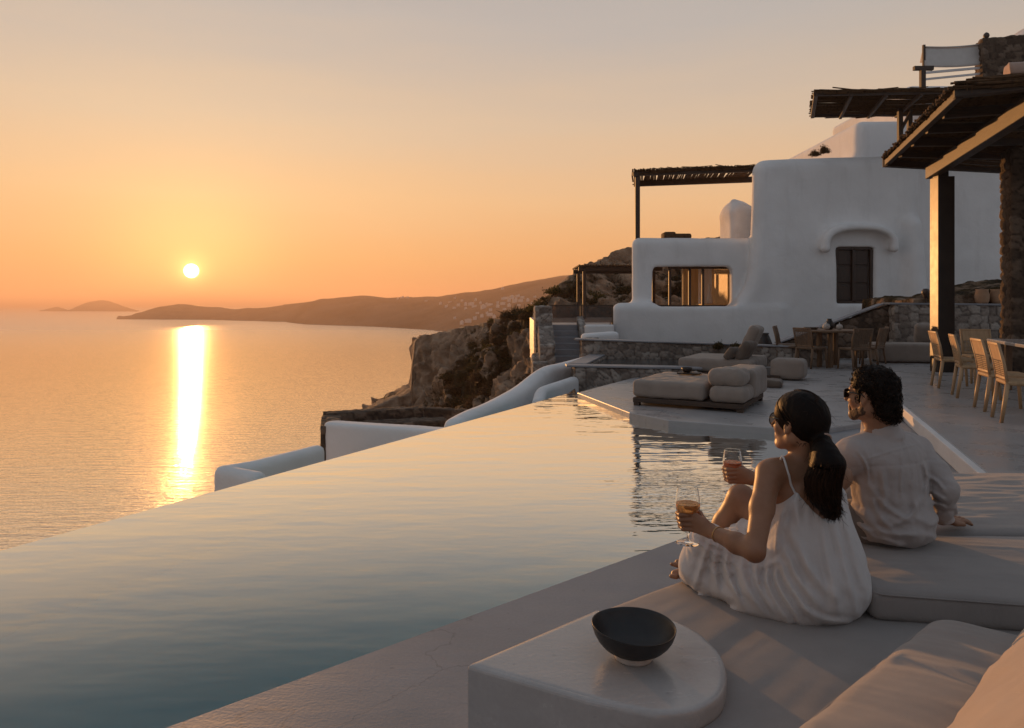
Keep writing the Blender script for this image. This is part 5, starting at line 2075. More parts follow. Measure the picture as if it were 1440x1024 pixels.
vax, nax = Vector((0.34, 0.94, 0)), Vector((0.94, -0.34, 0))
ch = make_chair('', 'woven chairs along the dining table under the pergola', M['pale_wood'], M['cane'], True)
spots = [(7.12, 11.45, 'woven oak chair nearest the black column at the long table'),
         (6.68, 10.22, 'second woven oak chair from the black column at the long table'),
         (6.22, 8.98, 'third woven oak chair from the black column at the long table'),
         (5.88, 8.15, 'woven oak chair nearest the camera, cut by the right picture edge')]
rz = math.atan2(nax.y, nax.x)
for i, (x, y, lab) in enumerate(spots):
    o = ch if i == 0 else dup(ch)
    o.location = (x, y, Z_TER)
    o.rotation_euler = (0, 0, rz + (0.05, -0.06, 0.03, -0.04)[i])
    o['label'] = lab
for i, (x, y, r_, lab) in enumerate(((8.02, 12.15, rz - 1.5, 'woven oak chair at the far head of the long table'),
                                     (8.75, 10.6, rz + math.pi, 'woven oak chair on the far side of the long table'))):
    o = dup(ch, (x, y, Z_TER), r_, None, lab)
t = thing('dining_table', 'long pale table with woven chairs under the big pergola', 'table', (7.55, 9.7, Z_TER))
c = Vector((7.50, 9.55, 0))
MB().box((c.x, c.y, Z_TER + 0.755), (0.95, 4.0, 0.05), rz=math.atan2(-vax.x, vax.y), r=0.012).build('tabletop', M['slab'], t)
for a, b in ((-1.6, .28), (-1.6, -.28), (1.6, .28), (1.6, -.28)):
    p = c + vax * a + nax * b
    MB().box((p.x, p.y, Z_TER + 0.365), (0.09, 0.09, 0.73), rz=rz, r=0.008).build('leg', M['brown_wood'], t)
p = c + vax * 0.3 + nax * (-0.1)
for i, (dx, lab) in enumerate(((0.0, 'clear tumbler standing on the long dining table'), (0.75, 'clear tumbler further along the long dining table'))):
    q = p + vax * dx
    o = MB().lathe([(0.001, 0.0), (0.034, 0.0), (0.038, 0.11), (0.036, 0.11), (0.032, 0.008), (0.001, 0.008)], (q.x, q.y, Z_TER + 0.781), 24).build('tumbler', mgl, None, True)
    tag(o, lab, 'glass')

ch2 = make_chair('', 'cane chairs round the brown table by the villa', M['brown_wood'], M['shaded_cane'], False)
ch2b = None
spots = [(6.02, 15.55, -0.35, 'cane chair at the far left of the brown table, seen from its side'),
         (6.28, 16.15, -0.5, 'cane chair behind the left one at the brown table'),
         (6.35, 15.1, 0.5, 'cane chair tucked under the left front of the brown table'),
         (7.10, 14.75, 1.75, 'cane chair at the front right of the brown table, back to the viewer'),
         (7.62, 15.15, 2.3, 'cane chair right of the front one at the brown table'),
         (7.98, 15.75, 2.8, 'cane chair at the far right of the brown table')]
for i, (x, y, r_, lab) in enumerate(spots):
    o = ch2 if i == 0 else dup(ch2)
    o.location = (x * 1.055, y * 1.055, Z_PLA)
    o.rotation_euler = (0, 0, r_)
    o['label'] = lab
t = thing('round_table', 'brown wooden table with cane chairs in front of the villa wall', 'table', (7.28, 16.45, Z_PLA))
MB().lathe([(0.001, 0.785), (0.66, 0.785), (0.68, 0.80), (0.68, 0.83), (0.66, 0.84), (0.001, 0.84)], (7.28, 16.45, Z_PLA), 48).build('tabletop', M['brown_wood'], t)
for dx, dy in ((-.3, -.3), (-.1, -.42), (.3, .2), (-.25, .3)):
    MB().box((7.28 + dx, 16.45 + dy, Z_PLA + 0.392), (0.10, 0.07, 0.784), rz=0.5, r=0.008).build('leg', M['brown_wood'], t)
zt = Z_PLA + 0.842
o = MB().lathe([(0.001, 0), (0.06, 0), (0.10, 0.05), (0.11, 0.12), (0.07, 0.19), (0.05, 0.22), (0.055, 0.25), (0.045, 0.25), (0.001, 0.22)], (7.32, 16.4, zt), 24).build('vase', mbowl, None, True)
tag(o, 'dark rounded vase on the brown table by the villa', 'vase')
for i, (dx, r_, lab) in enumerate(((-0.16, 0.085, 'pale round gourd left of the vase on the brown table'), (0.14, 0.075, 'pale round gourd right of the vase on the brown table'))):
    o = MB().lathe([(0.001, 0), (r_ * .7, r_ * .2), (r_, r_ * .8), (r_ * .75, r_ * 1.5), (0.012, r_ * 1.75), (0.008, r_ * 2.2), (0.001, r_ * 2.2)], (7.32 + dx, 16.2, zt), 20).build('gourd', mfoot, None, True)
    tag(o, lab, 'gourd')
o = MB().lathe([(0.001, 0), (0.12, 0), (0.17, 0.05), (0.16, 0.05), (0.11, 0.012), (0.001, 0.012)], (6.92, 16.45, zt), 24).build('dish', M['dark_wood'], None, True)
tag(o, 'shallow dark dish at the left of the brown table', 'dish')
# dark jar beside the chairs
o = MB().lathe([(0.001, 0), (0.14, 0), (0.19, 0.2), (0.2, 0.42), (0.13, 0.6), (0.10, 0.66), (0.12, 0.7), (0.1, 0.7), (0.001, 0.62)], (6.35, 17.9, Z_PLA), 28).build('floor_jar', mbowl, None, True)
tag(o, 'tall dark jar on the terrace against the villa wall', 'jar')

# ================================================================== PEOPLE


def mat_skin(name, c1, c2):
    m = Mat(name)
    f = m.noise(9.0, 5)
    m.l(m.ramp(f, [(0.35, c1), (0.65, c2)]), m.b.inputs['Base Color'])
    m.b.inputs['Roughness'].default_value = 0.48
    m.b.inputs['Specular IOR Level'].default_value = 0.4
    m.b.inputs['Subsurface Weight'].default_value = 0.12
    m.b.inputs['Subsurface Radius'].default_value = (0.012, 0.005, 0.003)
    m.l(m.bump(m.noise(260.0, 3), 0.12, 0.002), m.b.inputs['Normal'])
    return m


def mat_hair(name, c1, c2):
    m = Mat(name)
    a = m.n('ShaderNodeAttribute', attribute_name='tone')
    m.l(m.ramp(a.outputs['Fac'], [(0.0, c1), (1.0, c2)]), m.b.inputs['Base Color'])
    m.b.inputs['Roughness'].default_value = 0.55
    m.b.inputs['Specular IOR Level'].default_value = 0.12
    m.l(m.bump(m.noise(120.0, 4, (1, 1, 0.25)), 0.5, 0.004), m.b.inputs['Normal'])
    return m


def mat_linen(name, c1, c2, trans=0.22, thread=900):
    m = mat_weave(name, c1, c2, thread, 0.9, 0.22, 24.0, 0.55, 0.2, 0.010)
    t_ = m.n('ShaderNodeBsdfTranslucent')
    t_.inputs[0].default_value = (*c2, 1)
    x = m.n('ShaderNodeMixShader')
    x.inputs[0].default_value = trans
    m.l(m.b.outputs[0], x.inputs[1])
    m.l(t_.outputs[0], x.inputs[2])
    m.l(x.outputs[0], m.out.inputs[0])
    return m


M['skin_w'] = mat_skin('tanned_skin', (0.225, 0.108, 0.058), (0.29, 0.148, 0.084))
M['skin_m'] = mat_skin('olive_skin', (0.235, 0.118, 0.066), (0.30, 0.158, 0.094))
M['hair_w'] = mat_hair('dark_brown_hair', (0.004, 0.0025, 0.002), (0.036, 0.017, 0.009))
M['hair_m'] = mat_hair('black_brown_hair', (0.004, 0.0028, 0.0022), (0.022, 0.011, 0.006))
M['dress'] = mat_linen('white_dress_cotton', (0.62, 0.595, 0.58), (0.70, 0.675, 0.66), 0.15)
M['shirt'] = mat_linen('white_linen_shirt', (0.48, 0.425, 0.40), (0.55, 0.49, 0.465), 0.24, 700)
M['trousers'] = mat_weave('grey_trousers', (0.15, 0.135, 0.125), (0.20, 0.18, 0.165), 800, 0.9, 0.2, 10, 0.4, 0.2, 0.012)
m = Mat('sunglass')
m.b.inputs['Base Color'].default_value = (0.012, 0.009, 0.008, 1)
m.b.inputs['Roughness'].default_value = 0.08
M['sunglass'] = m
m = Mat('tinted_lens')
m.b.inputs['Base Color'].default_value = (0.55, 0.42, 0.33, 1)
m.b.inputs['Roughness'].default_value = 0.02
m.b.inputs['Transmission Weight'].default_value = 0.95
m.b.inputs['IOR'].default_value = 1.1
M['tinted_lens'] = m
V3 = lambda *a: np.array(a, dtype=np.float64)


def frame(fwd, up=(0, 0, 1), pitch=0.0, roll=0.0):
    """rows: forward, left, up"""
    f_ = Vector(fwd).normalized()
    l_ = Vector(up).cross(f_).normalized()
    u_ = f_.cross(l_)
    f2 = (f_ * math.cos(pitch) + u_ * math.sin(pitch)).normalized()
    u2 = f2.cross(l_)
    l3 = (l_ * math.cos(roll) + u2 * math.sin(roll)).normalized()
    u3 = f2.cross(l3)
    return np.array([f2, l3, u3])


def head(G, c, A, s=1.0, male=False):
    """head with a face; local x forward, y left, z up, in metres around the middle of the skull"""
    W = lambda x, y, z: V3(*c) + s * (A.T @ V3(x, y, z))
    g = lambda p, r_, k=0.012, op='add': G.ball(W(*p), r_ * s, k, op)
    G.ell(W(-0.014, 0, 0.040), V3(0.092, 0.073, 0.080) * s, A, 0.02)
    G.ell(W(0.026, 0, -0.028), V3(0.060, 0.057, 0.080) * s, A, 0.03)
    jw = 0.050 if male else 0.044
    for y in (1, -1):
        G.cone(W(-0.012, y * jw, -0.058), W(0.062, y * 0.013, -0.100), 0.019 * s, 0.014 * s, 0.025)
        G.cone(W(-0.018, y * (jw + .002), -0.02), W(-0.012, y * jw, -0.058), 0.018 * s, 0.019 * s, 0.02)
        g((0.050, y * 0.036, -0.024), 0.023, 0.022)
        G.cone(W(0.074, y * 0.010, 0.020), W(0.066, y * 0.040, 0.022), 0.012 * s, 0.010 * s, 0.014)
        g((0.083, y * 0.031, 0.000), 0.0135, 0.010, 'sub')
        g((0.069, y * 0.031, 0.000), 0.0125, 0.003)
        g((0.088, y * 0.0105, -0.036), 0.0075, 0.008)
        G.cone(W(0.086, y * 0.002, -0.0600), W(0.074, y * 0.022, -0.064), 0.0062 * s, 0.003 * s, 0.007)
        G.cone(W(0.083, y * 0.002, -0.0715), W(0.074, y * 0.018, -0.068), 0.0068 * s, 0.003 * s, 0.007)
        # ear: a tilted flat shell with a hollow
        Er = np.array([A[0] * 0.96 + A[2] * 0.26, A[1], A[2] * 0.96 - A[0] * 0.26])
        G.ell(W(-0.010, y * 0.074, -0.008), V3(0.017, 0.009, 0.031) * s, Er, 0.006)
        G.ell(W(-0.007, y * 0.083, -0.004), V3(0.009, 0.006, 0.018) * s, Er, 0.005, 'sub')
        g((-0.005, y * 0.074, -0.034), 0.0085, 0.006)
    G.cone(W(0.085, 0, 0.008), W(0.105, 0, -0.027), 0.0075 * s, 0.0095 * s, 0.010)
    g((0.107, 0, -0.032), 0.0098, 0.006)
    G.cone(W(0.080, 0, -0.045), W(0.080, 0, -0.09), 0.010 * s, 0.010 * s, 0.016)
    g((0.074, 0, -0.102), 0.0155 if male else 0.0135, 0.016)
    g((0.075, 0, -0.084), 0.006, 0.008)
    return W


def strands_mesh(paths, rad, sides=3, tones=None):
    V, Fc, T_ = [], [], []
    o = 0
    for pi, P in enumerate(paths):
        P = np.asarray(P)
        n = len(P)
        t = np.gradient(P, axis=0)
        t /= np.linalg.norm(t, axis=1, keepdims=True) + 1e-9
        a = np.where(np.abs(t[:, 2:3]) < 0.9, np.array([[0, 0, 1.0]]), np.array([[1.0, 0, 0]]))
        u = np.cross(t, a)
        u /= np.linalg.norm(u, axis=1, keepdims=True) + 1e-9
        w = np.cross(t, u)
        r_ = rad * np.concatenate([np.ones(n - 2), [0.7, 0.25]])[:, None]
        for k in range(sides):
            q = 2 * math.pi * k / sides
            V.append(P + (u * math.cos(q) + w * math.sin(q)) * r_)
        i = np.arange(n - 1)
        for k in range(sides):
            k2 = (k + 1) % sides
            Fc.append(np.stack([o + k * n + i, o + k2 * n + i, o + k2 * n + i + 1, o + k * n + i + 1], 1))
        T_.append(np.full(n * sides, tones[pi] if tones is not None else 0.5))
        o += n * sides
    return np.concatenate(V), np.concatenate(Fc), np.concatenate(T_)


def merge(a, b):
    (v1, f1, t1), (v2, f2, t2) = a, b
    return np.concatenate([v1, v2]), np.concatenate([f1, f2 + len(v1)]), np.concatenate([t1, t2])


def finger(G, pts, r0, r1, k=0.004):
    n = len(pts)
    for i in range(n - 1):
        ra = r0 + (r1 - r0) * i / (n - 1)
        rb = r0 + (r1 - r0) * (i + 1) / (n - 1)
        G.cone(pts[i], pts[i + 1], ra, rb, k)


def hold_glass(G, c, zc, wrist, side, s=1.0):
    """a left hand closed round the lower bowl and stem of a glass whose axis stands at c; the back of the hand towards `side`"""
    c = V3(c[0], c[1], 0)
    sd = V3(side[0], side[1], 0)
    sd /= np.linalg.norm(sd)
    lf = V3(-sd[1], sd[0], 0)                       # fingers run this way round the glass
    if lf[0] > 0:
        lf = -lf
    wrist = V3(*wrist)
    up = V3(0, 0, 1)
    pc = c + sd * 0.040 - lf * 0.030 + up * zc
    # palm: a flat block of two cones and a heel, running from wrist to knuckles
    kn = [c + sd * (0.036 - 0.003 * i) + lf * (0.004 - 0.004 * abs(i - 1.2)) + up * (zc + 0.030 - 0.0205 * i) for i in range(4)]
    for i in range(4):
        G.cone(wrist + (kn[i] - wrist) * 0.12 + up * (0.010 - 0.0065 * i), kn[i], 0.0155 * s, 0.0105 * s, 0.014)
    L = (0.92, 1.0, 0.95, 0.8)
    for i in range(4):
        a = kn[i]
        rad = 0.026 + (0.010 if i == 0 else 0.004 if i == 1 else 0.0)
        p1 = c + lf * (rad + 0.014) * L[i] + sd * 0.012 + up * (zc + 0.026 - 0.0185 * i)
        p2 = c + lf * (rad + 0.004) * L[i] - sd * 0.018 + up * (zc + 0.025 - 0.017 * i)
        p3 = c + lf * 0.012 - sd * (rad + 0.006) * 0.9 + up * (zc + 0.026 - 0.016 * i)
        finger(G, [a, p1, p2, p3], 0.0092 * s, 0.0068 * s)
    th = [wrist + (kn[0] - wrist) * 0.35 + up * 0.012, c + sd * 0.016 - lf * 0.046 + up * (zc + 0.022), c - sd * 0.012 - lf * 0.040 + up * (zc + 0.036),
          c - sd * 0.030 - lf * 0.020 + up * (zc + 0.040)]
    finger(G, th, 0.0120 * s, 0.0078 * s, 0.008)




def creases(G, lines, lo, hi, near):
    """cloth ridges along given sight-line polylines; near = function that is 1 on the side of the cloth that carries them"""
    def fn(P):
        Q = P.reshape(-1, 3).astype(np.float64)
        u = CX + Q[:, 0] * F / Q[:, 1]
        w_ = HY - (Q[:, 2] - CAMZ) * F / Q[:, 1]
        out = np.zeros(len(Q))
        for amp, wd, pts in lines:
            pts = np.array(curve([(*p, 0.0) for p in pts], 5))[:, :2]
            best = np.full(len(Q), 1e9)
            tb = np.zeros(len(Q))
            for k in range(len(pts) - 1):
                a, ba = pts[k], pts[k + 1] - pts[k]
                t_ = np.clip(((u - a[0]) * ba[0] + (w_ - a[1]) * ba[1]) / (ba @ ba), 0, 1)
                d = np.hypot(u - a[0] - t_ * ba[0], w_ - a[1] - t_ * ba[1])
                tb = np.where(d < best, (k + t_) / (len(pts) - 1), tb)
                best = np.minimum(best, d)
            fade = np.clip(np.minimum(tb, 1 - tb) * 4 + 0.25, 0, 1)
            g_ = np.exp(-(best / wd) ** 2) - 0.55 * np.exp(-((best - 1.9 * wd) / (1.1 * wd)) ** 2)
            out += amp * fade * g_
        return (-(out * near(Q))).reshape(P.shape[:-1]).astype(np.float32)
    G.put(fn, lo, hi, 0, 'shift', pad=0)


def skin_tree(o):
    from mathutils.bvhtree import BVHTree
    off = wloc(o.parent)
    return BVHTree.FromPolygons([tuple(v.co + off) for v in o.data.vertices], [tuple(p.vertices) for p in o.data.polygons])


# ------------------------------------------------------------------ the woman
wf_ = Vector((-0.35, 0.94, 0)).normalized()
wr_ = Vector((0.94, 0.35, 0)).normalized()
TA = np.array([wf_, -wr_, Vector((0, 0, 1))])           # torso axes: forward, left, up
HA = frame((-0.56, 0.83, 0), pitch=0.06, roll=0.05)
hc = V3(1.098, 2.735, 1.042)
LS, RS = V3(0.968, 2.68, 0.858), V3(1.288, 2.80, 0.818)
LE, LW = V3(0.853, 2.50, 0.628), V3(0.757, 2.695, 0.636)
RE, RW = V3(1.235, 3.02, 0.62), V3(1.01, 3.06, 0.575)
PEL = V3(1.135, 2.72, 0.44)
LH, RH = PEL + V3(-0.085, -0.01, -0.02), PEL + V3(0.08, 0.06, -0.02)
LK, RK = V3(0.800, 2.86, 0.525), V3(0.985, 3.06, 0.662)
LA, RA = V3(0.765, 2.985, 0.385), V3(0.84, 3.14, 0.36)

person = thing('person', 'seated woman in a white slip dress, dark ponytail and round sunglasses, holding wine', 'person', (1.13, 2.72, 0.335))
G = Field((0.60, 2.36, 0.30), (1.46, 3.30, 1.24), 0.0036)
# torso
torso = [(PEL + V3(0, 0, 0.02), (0.12, 0.165, 0.11)), (V3(1.135, 2.735, 0.58), (0.098, 0.130, 0.12)), (V3(1.130, 2.745, 0.70), (0.098, 0.138, 0.12)),
         (V3(1.128, 2.745, 0.79), (0.082, 0.145, 0.085))]
for c_, r_ in torso:
    G.ell(c_, r_, TA, 0.07)
G.cone((LS + V3(.03, .02, 0)), (RS + V3(-.03, 0, 0)), 0.050, 0.048, 0.05)
nb_ = V3(1.125, 2.742, 0.868)
G.cone(nb_ + V3(0, 0, -0.03), hc + HA.T @ V3(-0.030, 0, -0.055), 0.050, 0.044, 0.035)
for a, b in ((LS, nb_), (RS, nb_)):
    G.cone(a + V3(0, 0, 0.005), b + V3(0, 0, 0.012), 0.034, 0.038, 0.04)
# shoulder blades and spine
for sgn, S in ((-1, LS), (1, RS)):
    G.ell(V3(1.128, 2.745, 0.765) + np.array(wr_) * 0.068 * sgn - np.array(wf_) * 0.070, (0.022, 0.040, 0.052), TA, 0.03)
G.cone(V3(1.13, 2.745, 0.84) - np.array(wf_) * 0.102, V3(1.135, 2.73, 0.6) - np.array(wf_) * 0.112, 0.010, 0.012, 0.03, 'sub')
# arms
G.chain([LS, LS * 0.55 + LE * 0.45 + V3(-.004, -.004, 0), LE], [0.047, 0.041, 0.034], 0.025)
G.chain([LE, LE * 0.6 + LW * 0.4, LW], [0.035, 0.036, 0.024], 0.018)
G.chain([RS, RS * 0.5 + RE * 0.5, RE], [0.047, 0.041, 0.034], 0.025)
G.chain([RE, RE * 0.6 + RW * 0.4, RW], [0.034, 0.034, 0.023], 0.018)
hold_glass(G, WG1, 0.662, LW, (0.45, -0.89))
# right hand lying on the shin
pr = RW + V3(-0.045, 0.02, -0.012)
G.cone(RW, pr, 0.022, 0.025, 0.012)
for i in range(4):
    b0 = pr + V3(-0.015 + 0.002 * i, 0.022 - 0.015 * i, 0.0)
    finger(G, [b0, b0 + V3(-0.032, 0.002, -0.004), b0 + V3(-0.052, 0.0, -0.026), b0 + V3(-0.052, -0.002, -0.044)], 0.0088, 0.0065)
finger(G, [RW + V3(-.02, -.012, 0), pr + V3(-.02, -.034, -.012), pr + V3(-.042, -.038, -.026)], 0.0105, 0.0075)
# legs
G.chain([LH, LH * 0.5 + LK * 0.5, LK], [0.088, 0.072, 0.055], 0.03)
G.chain([LK, LK * 0.6 + LA * 0.4, LA], [0.054, 0.050, 0.033], 0.02)
G.chain([RH, RH * 0.5 + RK * 0.5, RK], [0.088, 0.074, 0.056], 0.03)
G.chain([RK, RK * 0.62 + RA * 0.38, RA], [0.055, 0.052, 0.034], 0.02)
for an, d in ((LA, V3(-0.075, 0.02, 0)), (RA, V3(-0.09, 0.06, 0))):
    heel = an + V3(0.02, -0.005, -0.022)
    G.chain([heel, an + d * 0.5 + V3(0, 0, -0.02), an + d + V3(0, 0, -0.028)], [0.026, 0.024, 0.018], 0.012)
    sd_ = np.array([-d[1], d[0], 0]) / np.linalg.norm(d)
    for i in range(5):
        q = an + d * 0.95 + sd_ * (0.024 - 0.012 * i) + V3(0, 0, -0.03)
        finger(G, [q, q + d * (0.26 - 0.035 * i)], 0.0085 if i else 0.011, 0.0062 if i else 0.0085)
W = head(G, hc, HA, 0.97)
v, f = G.mesh()
v = relax(v, f, 1, 0.4)
body = add('body', v, f, M['skin_w'], person, True)

# dress
G = Field((0.62, 2.36, 0.325), (1.46, 3.20, 0.92), 0.0052)
for (c_, r_), gr in zip(torso, (0.030, 0.040, 0.022, 0.010)):
    G.ell(c_, np.array(r_) + gr, TA, 0.08)
G.ell(PEL + V3(0.03, -0.035, -0.02), (0.15, 0.19, 0.12), TA, 0.09)
G.ell(V3(1.155, 2.69, 0.53), (0.115, 0.165, 0.15), TA, 0.09)
G.chain([LH + V3(0, -.01, 0), LH * .5 + LK * .5, LK + V3(-.005, 0.0, .004)], [0.118, 0.098, 0.072], 0.05)
G.chain([RH, RH * .45 + RK * .55], [0.11, 0.09], 0.06)
G.chain([LK, LK * .5 + LA * .5 + V3(-.01, -.03, -.02), LA + V3(-0.005, -.02, -.01)], [0.072, 0.080, 0.062], 0.05)
# cloth hanging between the thigh, the shin and the seat
G.chain([LH + V3(-.02, -.05, -.03), V3(0.92, 2.70, 0.40), V3(0.80, 2.84, 0.375)], [0.085, 0.068, 0.05], 0.07)
G.chain([LK + V3(0, .02, -.01), V3(0.83, 3.0, 0.45), V3(0.82, 3.05, 0.39)], [0.06, 0.06, 0.05], 0.06)
G.chain([RK * .5 + RH * .5, V3(0.98, 2.97, 0.50), V3(0.86, 3.02, 0.40)], [0.075, 0.075, 0.06], 0.06)
td = (LK - LH) / np.linalg.norm(LK - LH)


def folds(P):
    Q = P.reshape(-1, 3).astype(np.float64)
    rel = Q - PEL
    tx = rel @ np.array(wr_)
    ty = rel @ np.array(wf_)
    ang = np.arctan2(tx, -ty)
    up_ = Q[:, 2]
    a = fbm(np.stack([ang * 5.5 + (up_ - .6) * 2.0, up_ * 3.2, ang * 0 + 3], 1), 3, 14)
    a = a + 0.55 * fbm(np.stack([(tx * 0.7 + up_ * 0.8) * 17, (tx * 0.8 - up_ * 0.6) * 5, ty * 4], 1), 2, 23)
    al = rel @ td
    pe = rel - al[:, None] * td
    ang2 = np.arctan2(pe[:, 2], pe @ np.array([0.6, -0.8, 0.0]))
    b = fbm(np.stack([ang2 * 4.2 + al * 5, al * 6.0, ang2 * 0 + 9], 1), 3, 31)
    b = b + 0.18 * (1 - np.abs(fbm(np.stack([ang2 * 5.5 - al * 9, al * 9.0, ang2 * 0 + 1], 1), 2, 41)) * 3)
    wgt = 1 / (1 + np.exp(-(al - 0.13) * 26))
    crease = np.exp(-((al - 0.14) / 0.05) ** 2 - ((up_ - 0.53) / 0.08) ** 2)
    c_ = np.sin(ang * 22 + up_ * 30) * crease * 0.6
    low = np.clip((up_ - 0.36) / 0.06, 0.35, 1)
    fine = fbm(np.stack([ang * 11 + up_ * 9, up_ * 11 - ang * 3, al * 6], 1), 2, 77)
    return (-(0.0085 * a * (1 - wgt) + 0.0115 * b * wgt + 0.005 * c_ + 0.0028 * fine) * low).reshape(P.shape[:-1]).astype(np.float32)


G.put(folds, (0.64, 2.38, 0.33), (1.44, 3.18, 0.88), 0, 'shift', pad=0)
creases(G, [
    (.011, 4.0, [(1000, 758), (990, 785), (978, 826)]), (.010, 4.5, [(1008, 764), (1004, 800), (1010, 838)]), (.012, 4.0, [(1024, 768), (1022, 803), (1042, 850)]),
    (.010, 5.0, [(1044, 778), (1046, 815), (1074, 864)]), (.011, 4.0, [(1064, 786), (1066, 822), (1098, 872)]), (.011, 4.0, [(1082, 792), (1080, 826), (1112, 880)]),
    (.011, 3.6, [(1092, 790), (1094, 822), (1130, 882)]), (.009, 4.0, [(1096, 786), (1110, 822), (1152, 880)]), (.007, 3.4, [(1066, 798), (1080, 795), (1094, 788)]),
    (.010, 5.0, [(1104, 706), (1094, 745), (1090, 782)]), (.009, 6.0, [(1117, 698), (1126, 752), (1140, 820)]),
    (.010, 6.0, [(1110, 740), (1132, 790), (1172, 842)]), (.009, 6.0, [(1152, 728), (1166, 790), (1180, 868)]), (.008, 5.0, [(1172, 735), (1188, 792), (1206, 866)]),
    (.008, 6.0, [(1188, 724), (1204, 790), (1219, 842)]), (.008, 5.0, [(1098, 760), (1122, 812), (1150, 850)]), (.007, 4.0, [(1120, 850), (1160, 872), (1200, 876)]),
    (.012, 5.0, [(968, 832), (1000, 850), (1042, 862)])],
    (0.64, 2.38, 0.33), (1.44, 3.18, 0.88), lambda Q: 1.0)


def neckline(P):
    s_ = (P[..., 0] - 1.128) * wr_.x + (P[..., 1] - 2.745) * wr_.y
    back = ((P[..., 0] - 1.128) * wf_.x + (P[..., 1] - 2.745) * wf_.y) < 0
    pk = np.clip(1 - np.abs(np.abs(s_) - 0.106) / 0.085, 0, 1) ** 1.3
    z = np.where(back, 0.697 + 0.105 * pk, 0.745 + 0.075 * pk)
    z = z - np.clip(np.abs(s_) - 0.14, 0, 1) * 0.35
    return (P[..., 2] - z).astype(np.float32)


G.put(neckline, (0.62, 2.36, 0.325), (1.46, 3.20, 0.92), 0, 'and', pad=0)
G.put(lambda P: 0.342 - P[..., 2] - 0.004, (0.62, 2.36, 0.325), (1.46, 3.20, 0.92), 0, 'and', pad=0)
# keep the lower right shin and the knee bare
G.ball(RK + V3(-0.03, 0.02, 0.0), 0.078, 0.02, 'sub')
v, f = G.mesh()
v = relax(v, f, 1, 0.4)
dress = add('dress', v, f, M['dress'], person, True)


skin = skin_tree(body)
drs = skin_tree(dress)
for sgn in (-1, 1):
    pts = []
    for s_, z in ((0.106, 0.776), (0.110, 0.800), (0.116, 0.826), (0.122, 0.850), (0.127, 0.868)):
        o_ = Vector((1.128, 2.745, z)) + wr_ * (sgn * s_) - wf_ * 0.6
        hit = skin.ray_cast(o_, wf_)
        hd_ = drs.ray_cast(o_, wf_)
        p = hit[0]
        if hd_[0] is not None and (p is None or hd_[3] < hit[3]) and z < 0.80:
            p = hd_[0]
        if p is not None:
            pts.append(V3(*p) - np.array(wf_) * 0.0022)
    for f_ in (-0.02, 0.01, 0.045, 0.075):
        o_ = Vector((1.128, 2.745, 0.912)) + wr_ * (sgn * 0.130) + wf_ * f_
        hit = skin.ray_cast(o_, Vector((0, 0, -1)))
        if hit[0] is not None:
            pts.append(V3(*hit[0]) + V3(0, 0, 0.0022))
    top_ = pts[-1]
    pts += [top_ + np.array(wf_) * 0.02 + V3(0, 0, -0.03), top_ + np.array(wf_) * 0.03 + V3(0, 0, -0.08)]
    mb = MB().tube(curve(pts, 5), 0.0042, 6)
    mb.build('strap', M['dress'], person, True)

# hair
kdir = V3(-0.84, -0.10, -0.40)
kdir /= np.linalg.norm(kdir)
hair_c = V3(-0.016, 0, 0.040)
hr = V3(0.104, 0.083, 0.091)
G = Field((0.93, 2.44, 0.64), (1.36, 2.92, 1.24), 0.0042)
sw = 0.97
G.ell(W(*hair_c), hr * sw, HA, 0.02)
G.ell(W(-0.052, 0, 0.012), V3(0.072, 0.072, 0.080) * sw, HA, 0.03)


def hairline(P):
    q = (P.reshape(-1, 3) - hc) @ HA.T / sw
    lim = np.interp(q[:, 2], [-0.13, -0.07, -0.045, -0.025, 0.0, 0.03, 0.06, 0.09, 0.14], [-0.075, -0.055, -0.032, -0.012, 0.014, 0.040, 0.058, 0.070, 0.080])
    lim = lim - 0.012 * np.exp(-(q[:, 1] / 0.012) ** 2)
    return ((q[:, 0] - lim) * 0.8).reshape(P.shape[:-1]).astype(np.float32)


G.put(hairline, (0.93, 2.44, 0.64), (1.36, 2.92, 1.24), 0, 'and', pad=0)
kn_ = W(-0.098, -0.004, -0.040)
tail = [kn_, pd(1160, 636, 2.60), pd(1164, 652, 2.575), pd(1158, 676, 2.575), pd(1160, 700, 2.57), pd(1168, 719, 2.565), pd(1172, 729, 2.565)]
tail = [V3(*p) for p in tail]
tr_ = [0.030, 0.042, 0.055, 0.055, 0.046, 0.026, 0.006]
G.cone(W(-0.075, 0, -0.02), kn_, 0.048, 0.026, 0.02)
G.chain(tail, tr_, 0.02)
G.put(lambda P: (0.0035 * fbm(P.reshape(-1, 3) * np.array([60, 60, 14.0]), 3, 5)).reshape(P.shape[:-1]).astype(np.float32), (0.93, 2.44, 0.64), (1.36, 2.92, 1.24), 0, 'shift', pad=0)
v, f = G.mesh()
base_h = (v, f, np.full(len(v), 0.06))
g = np.random.default_rng(8)
paths, tones = [], []
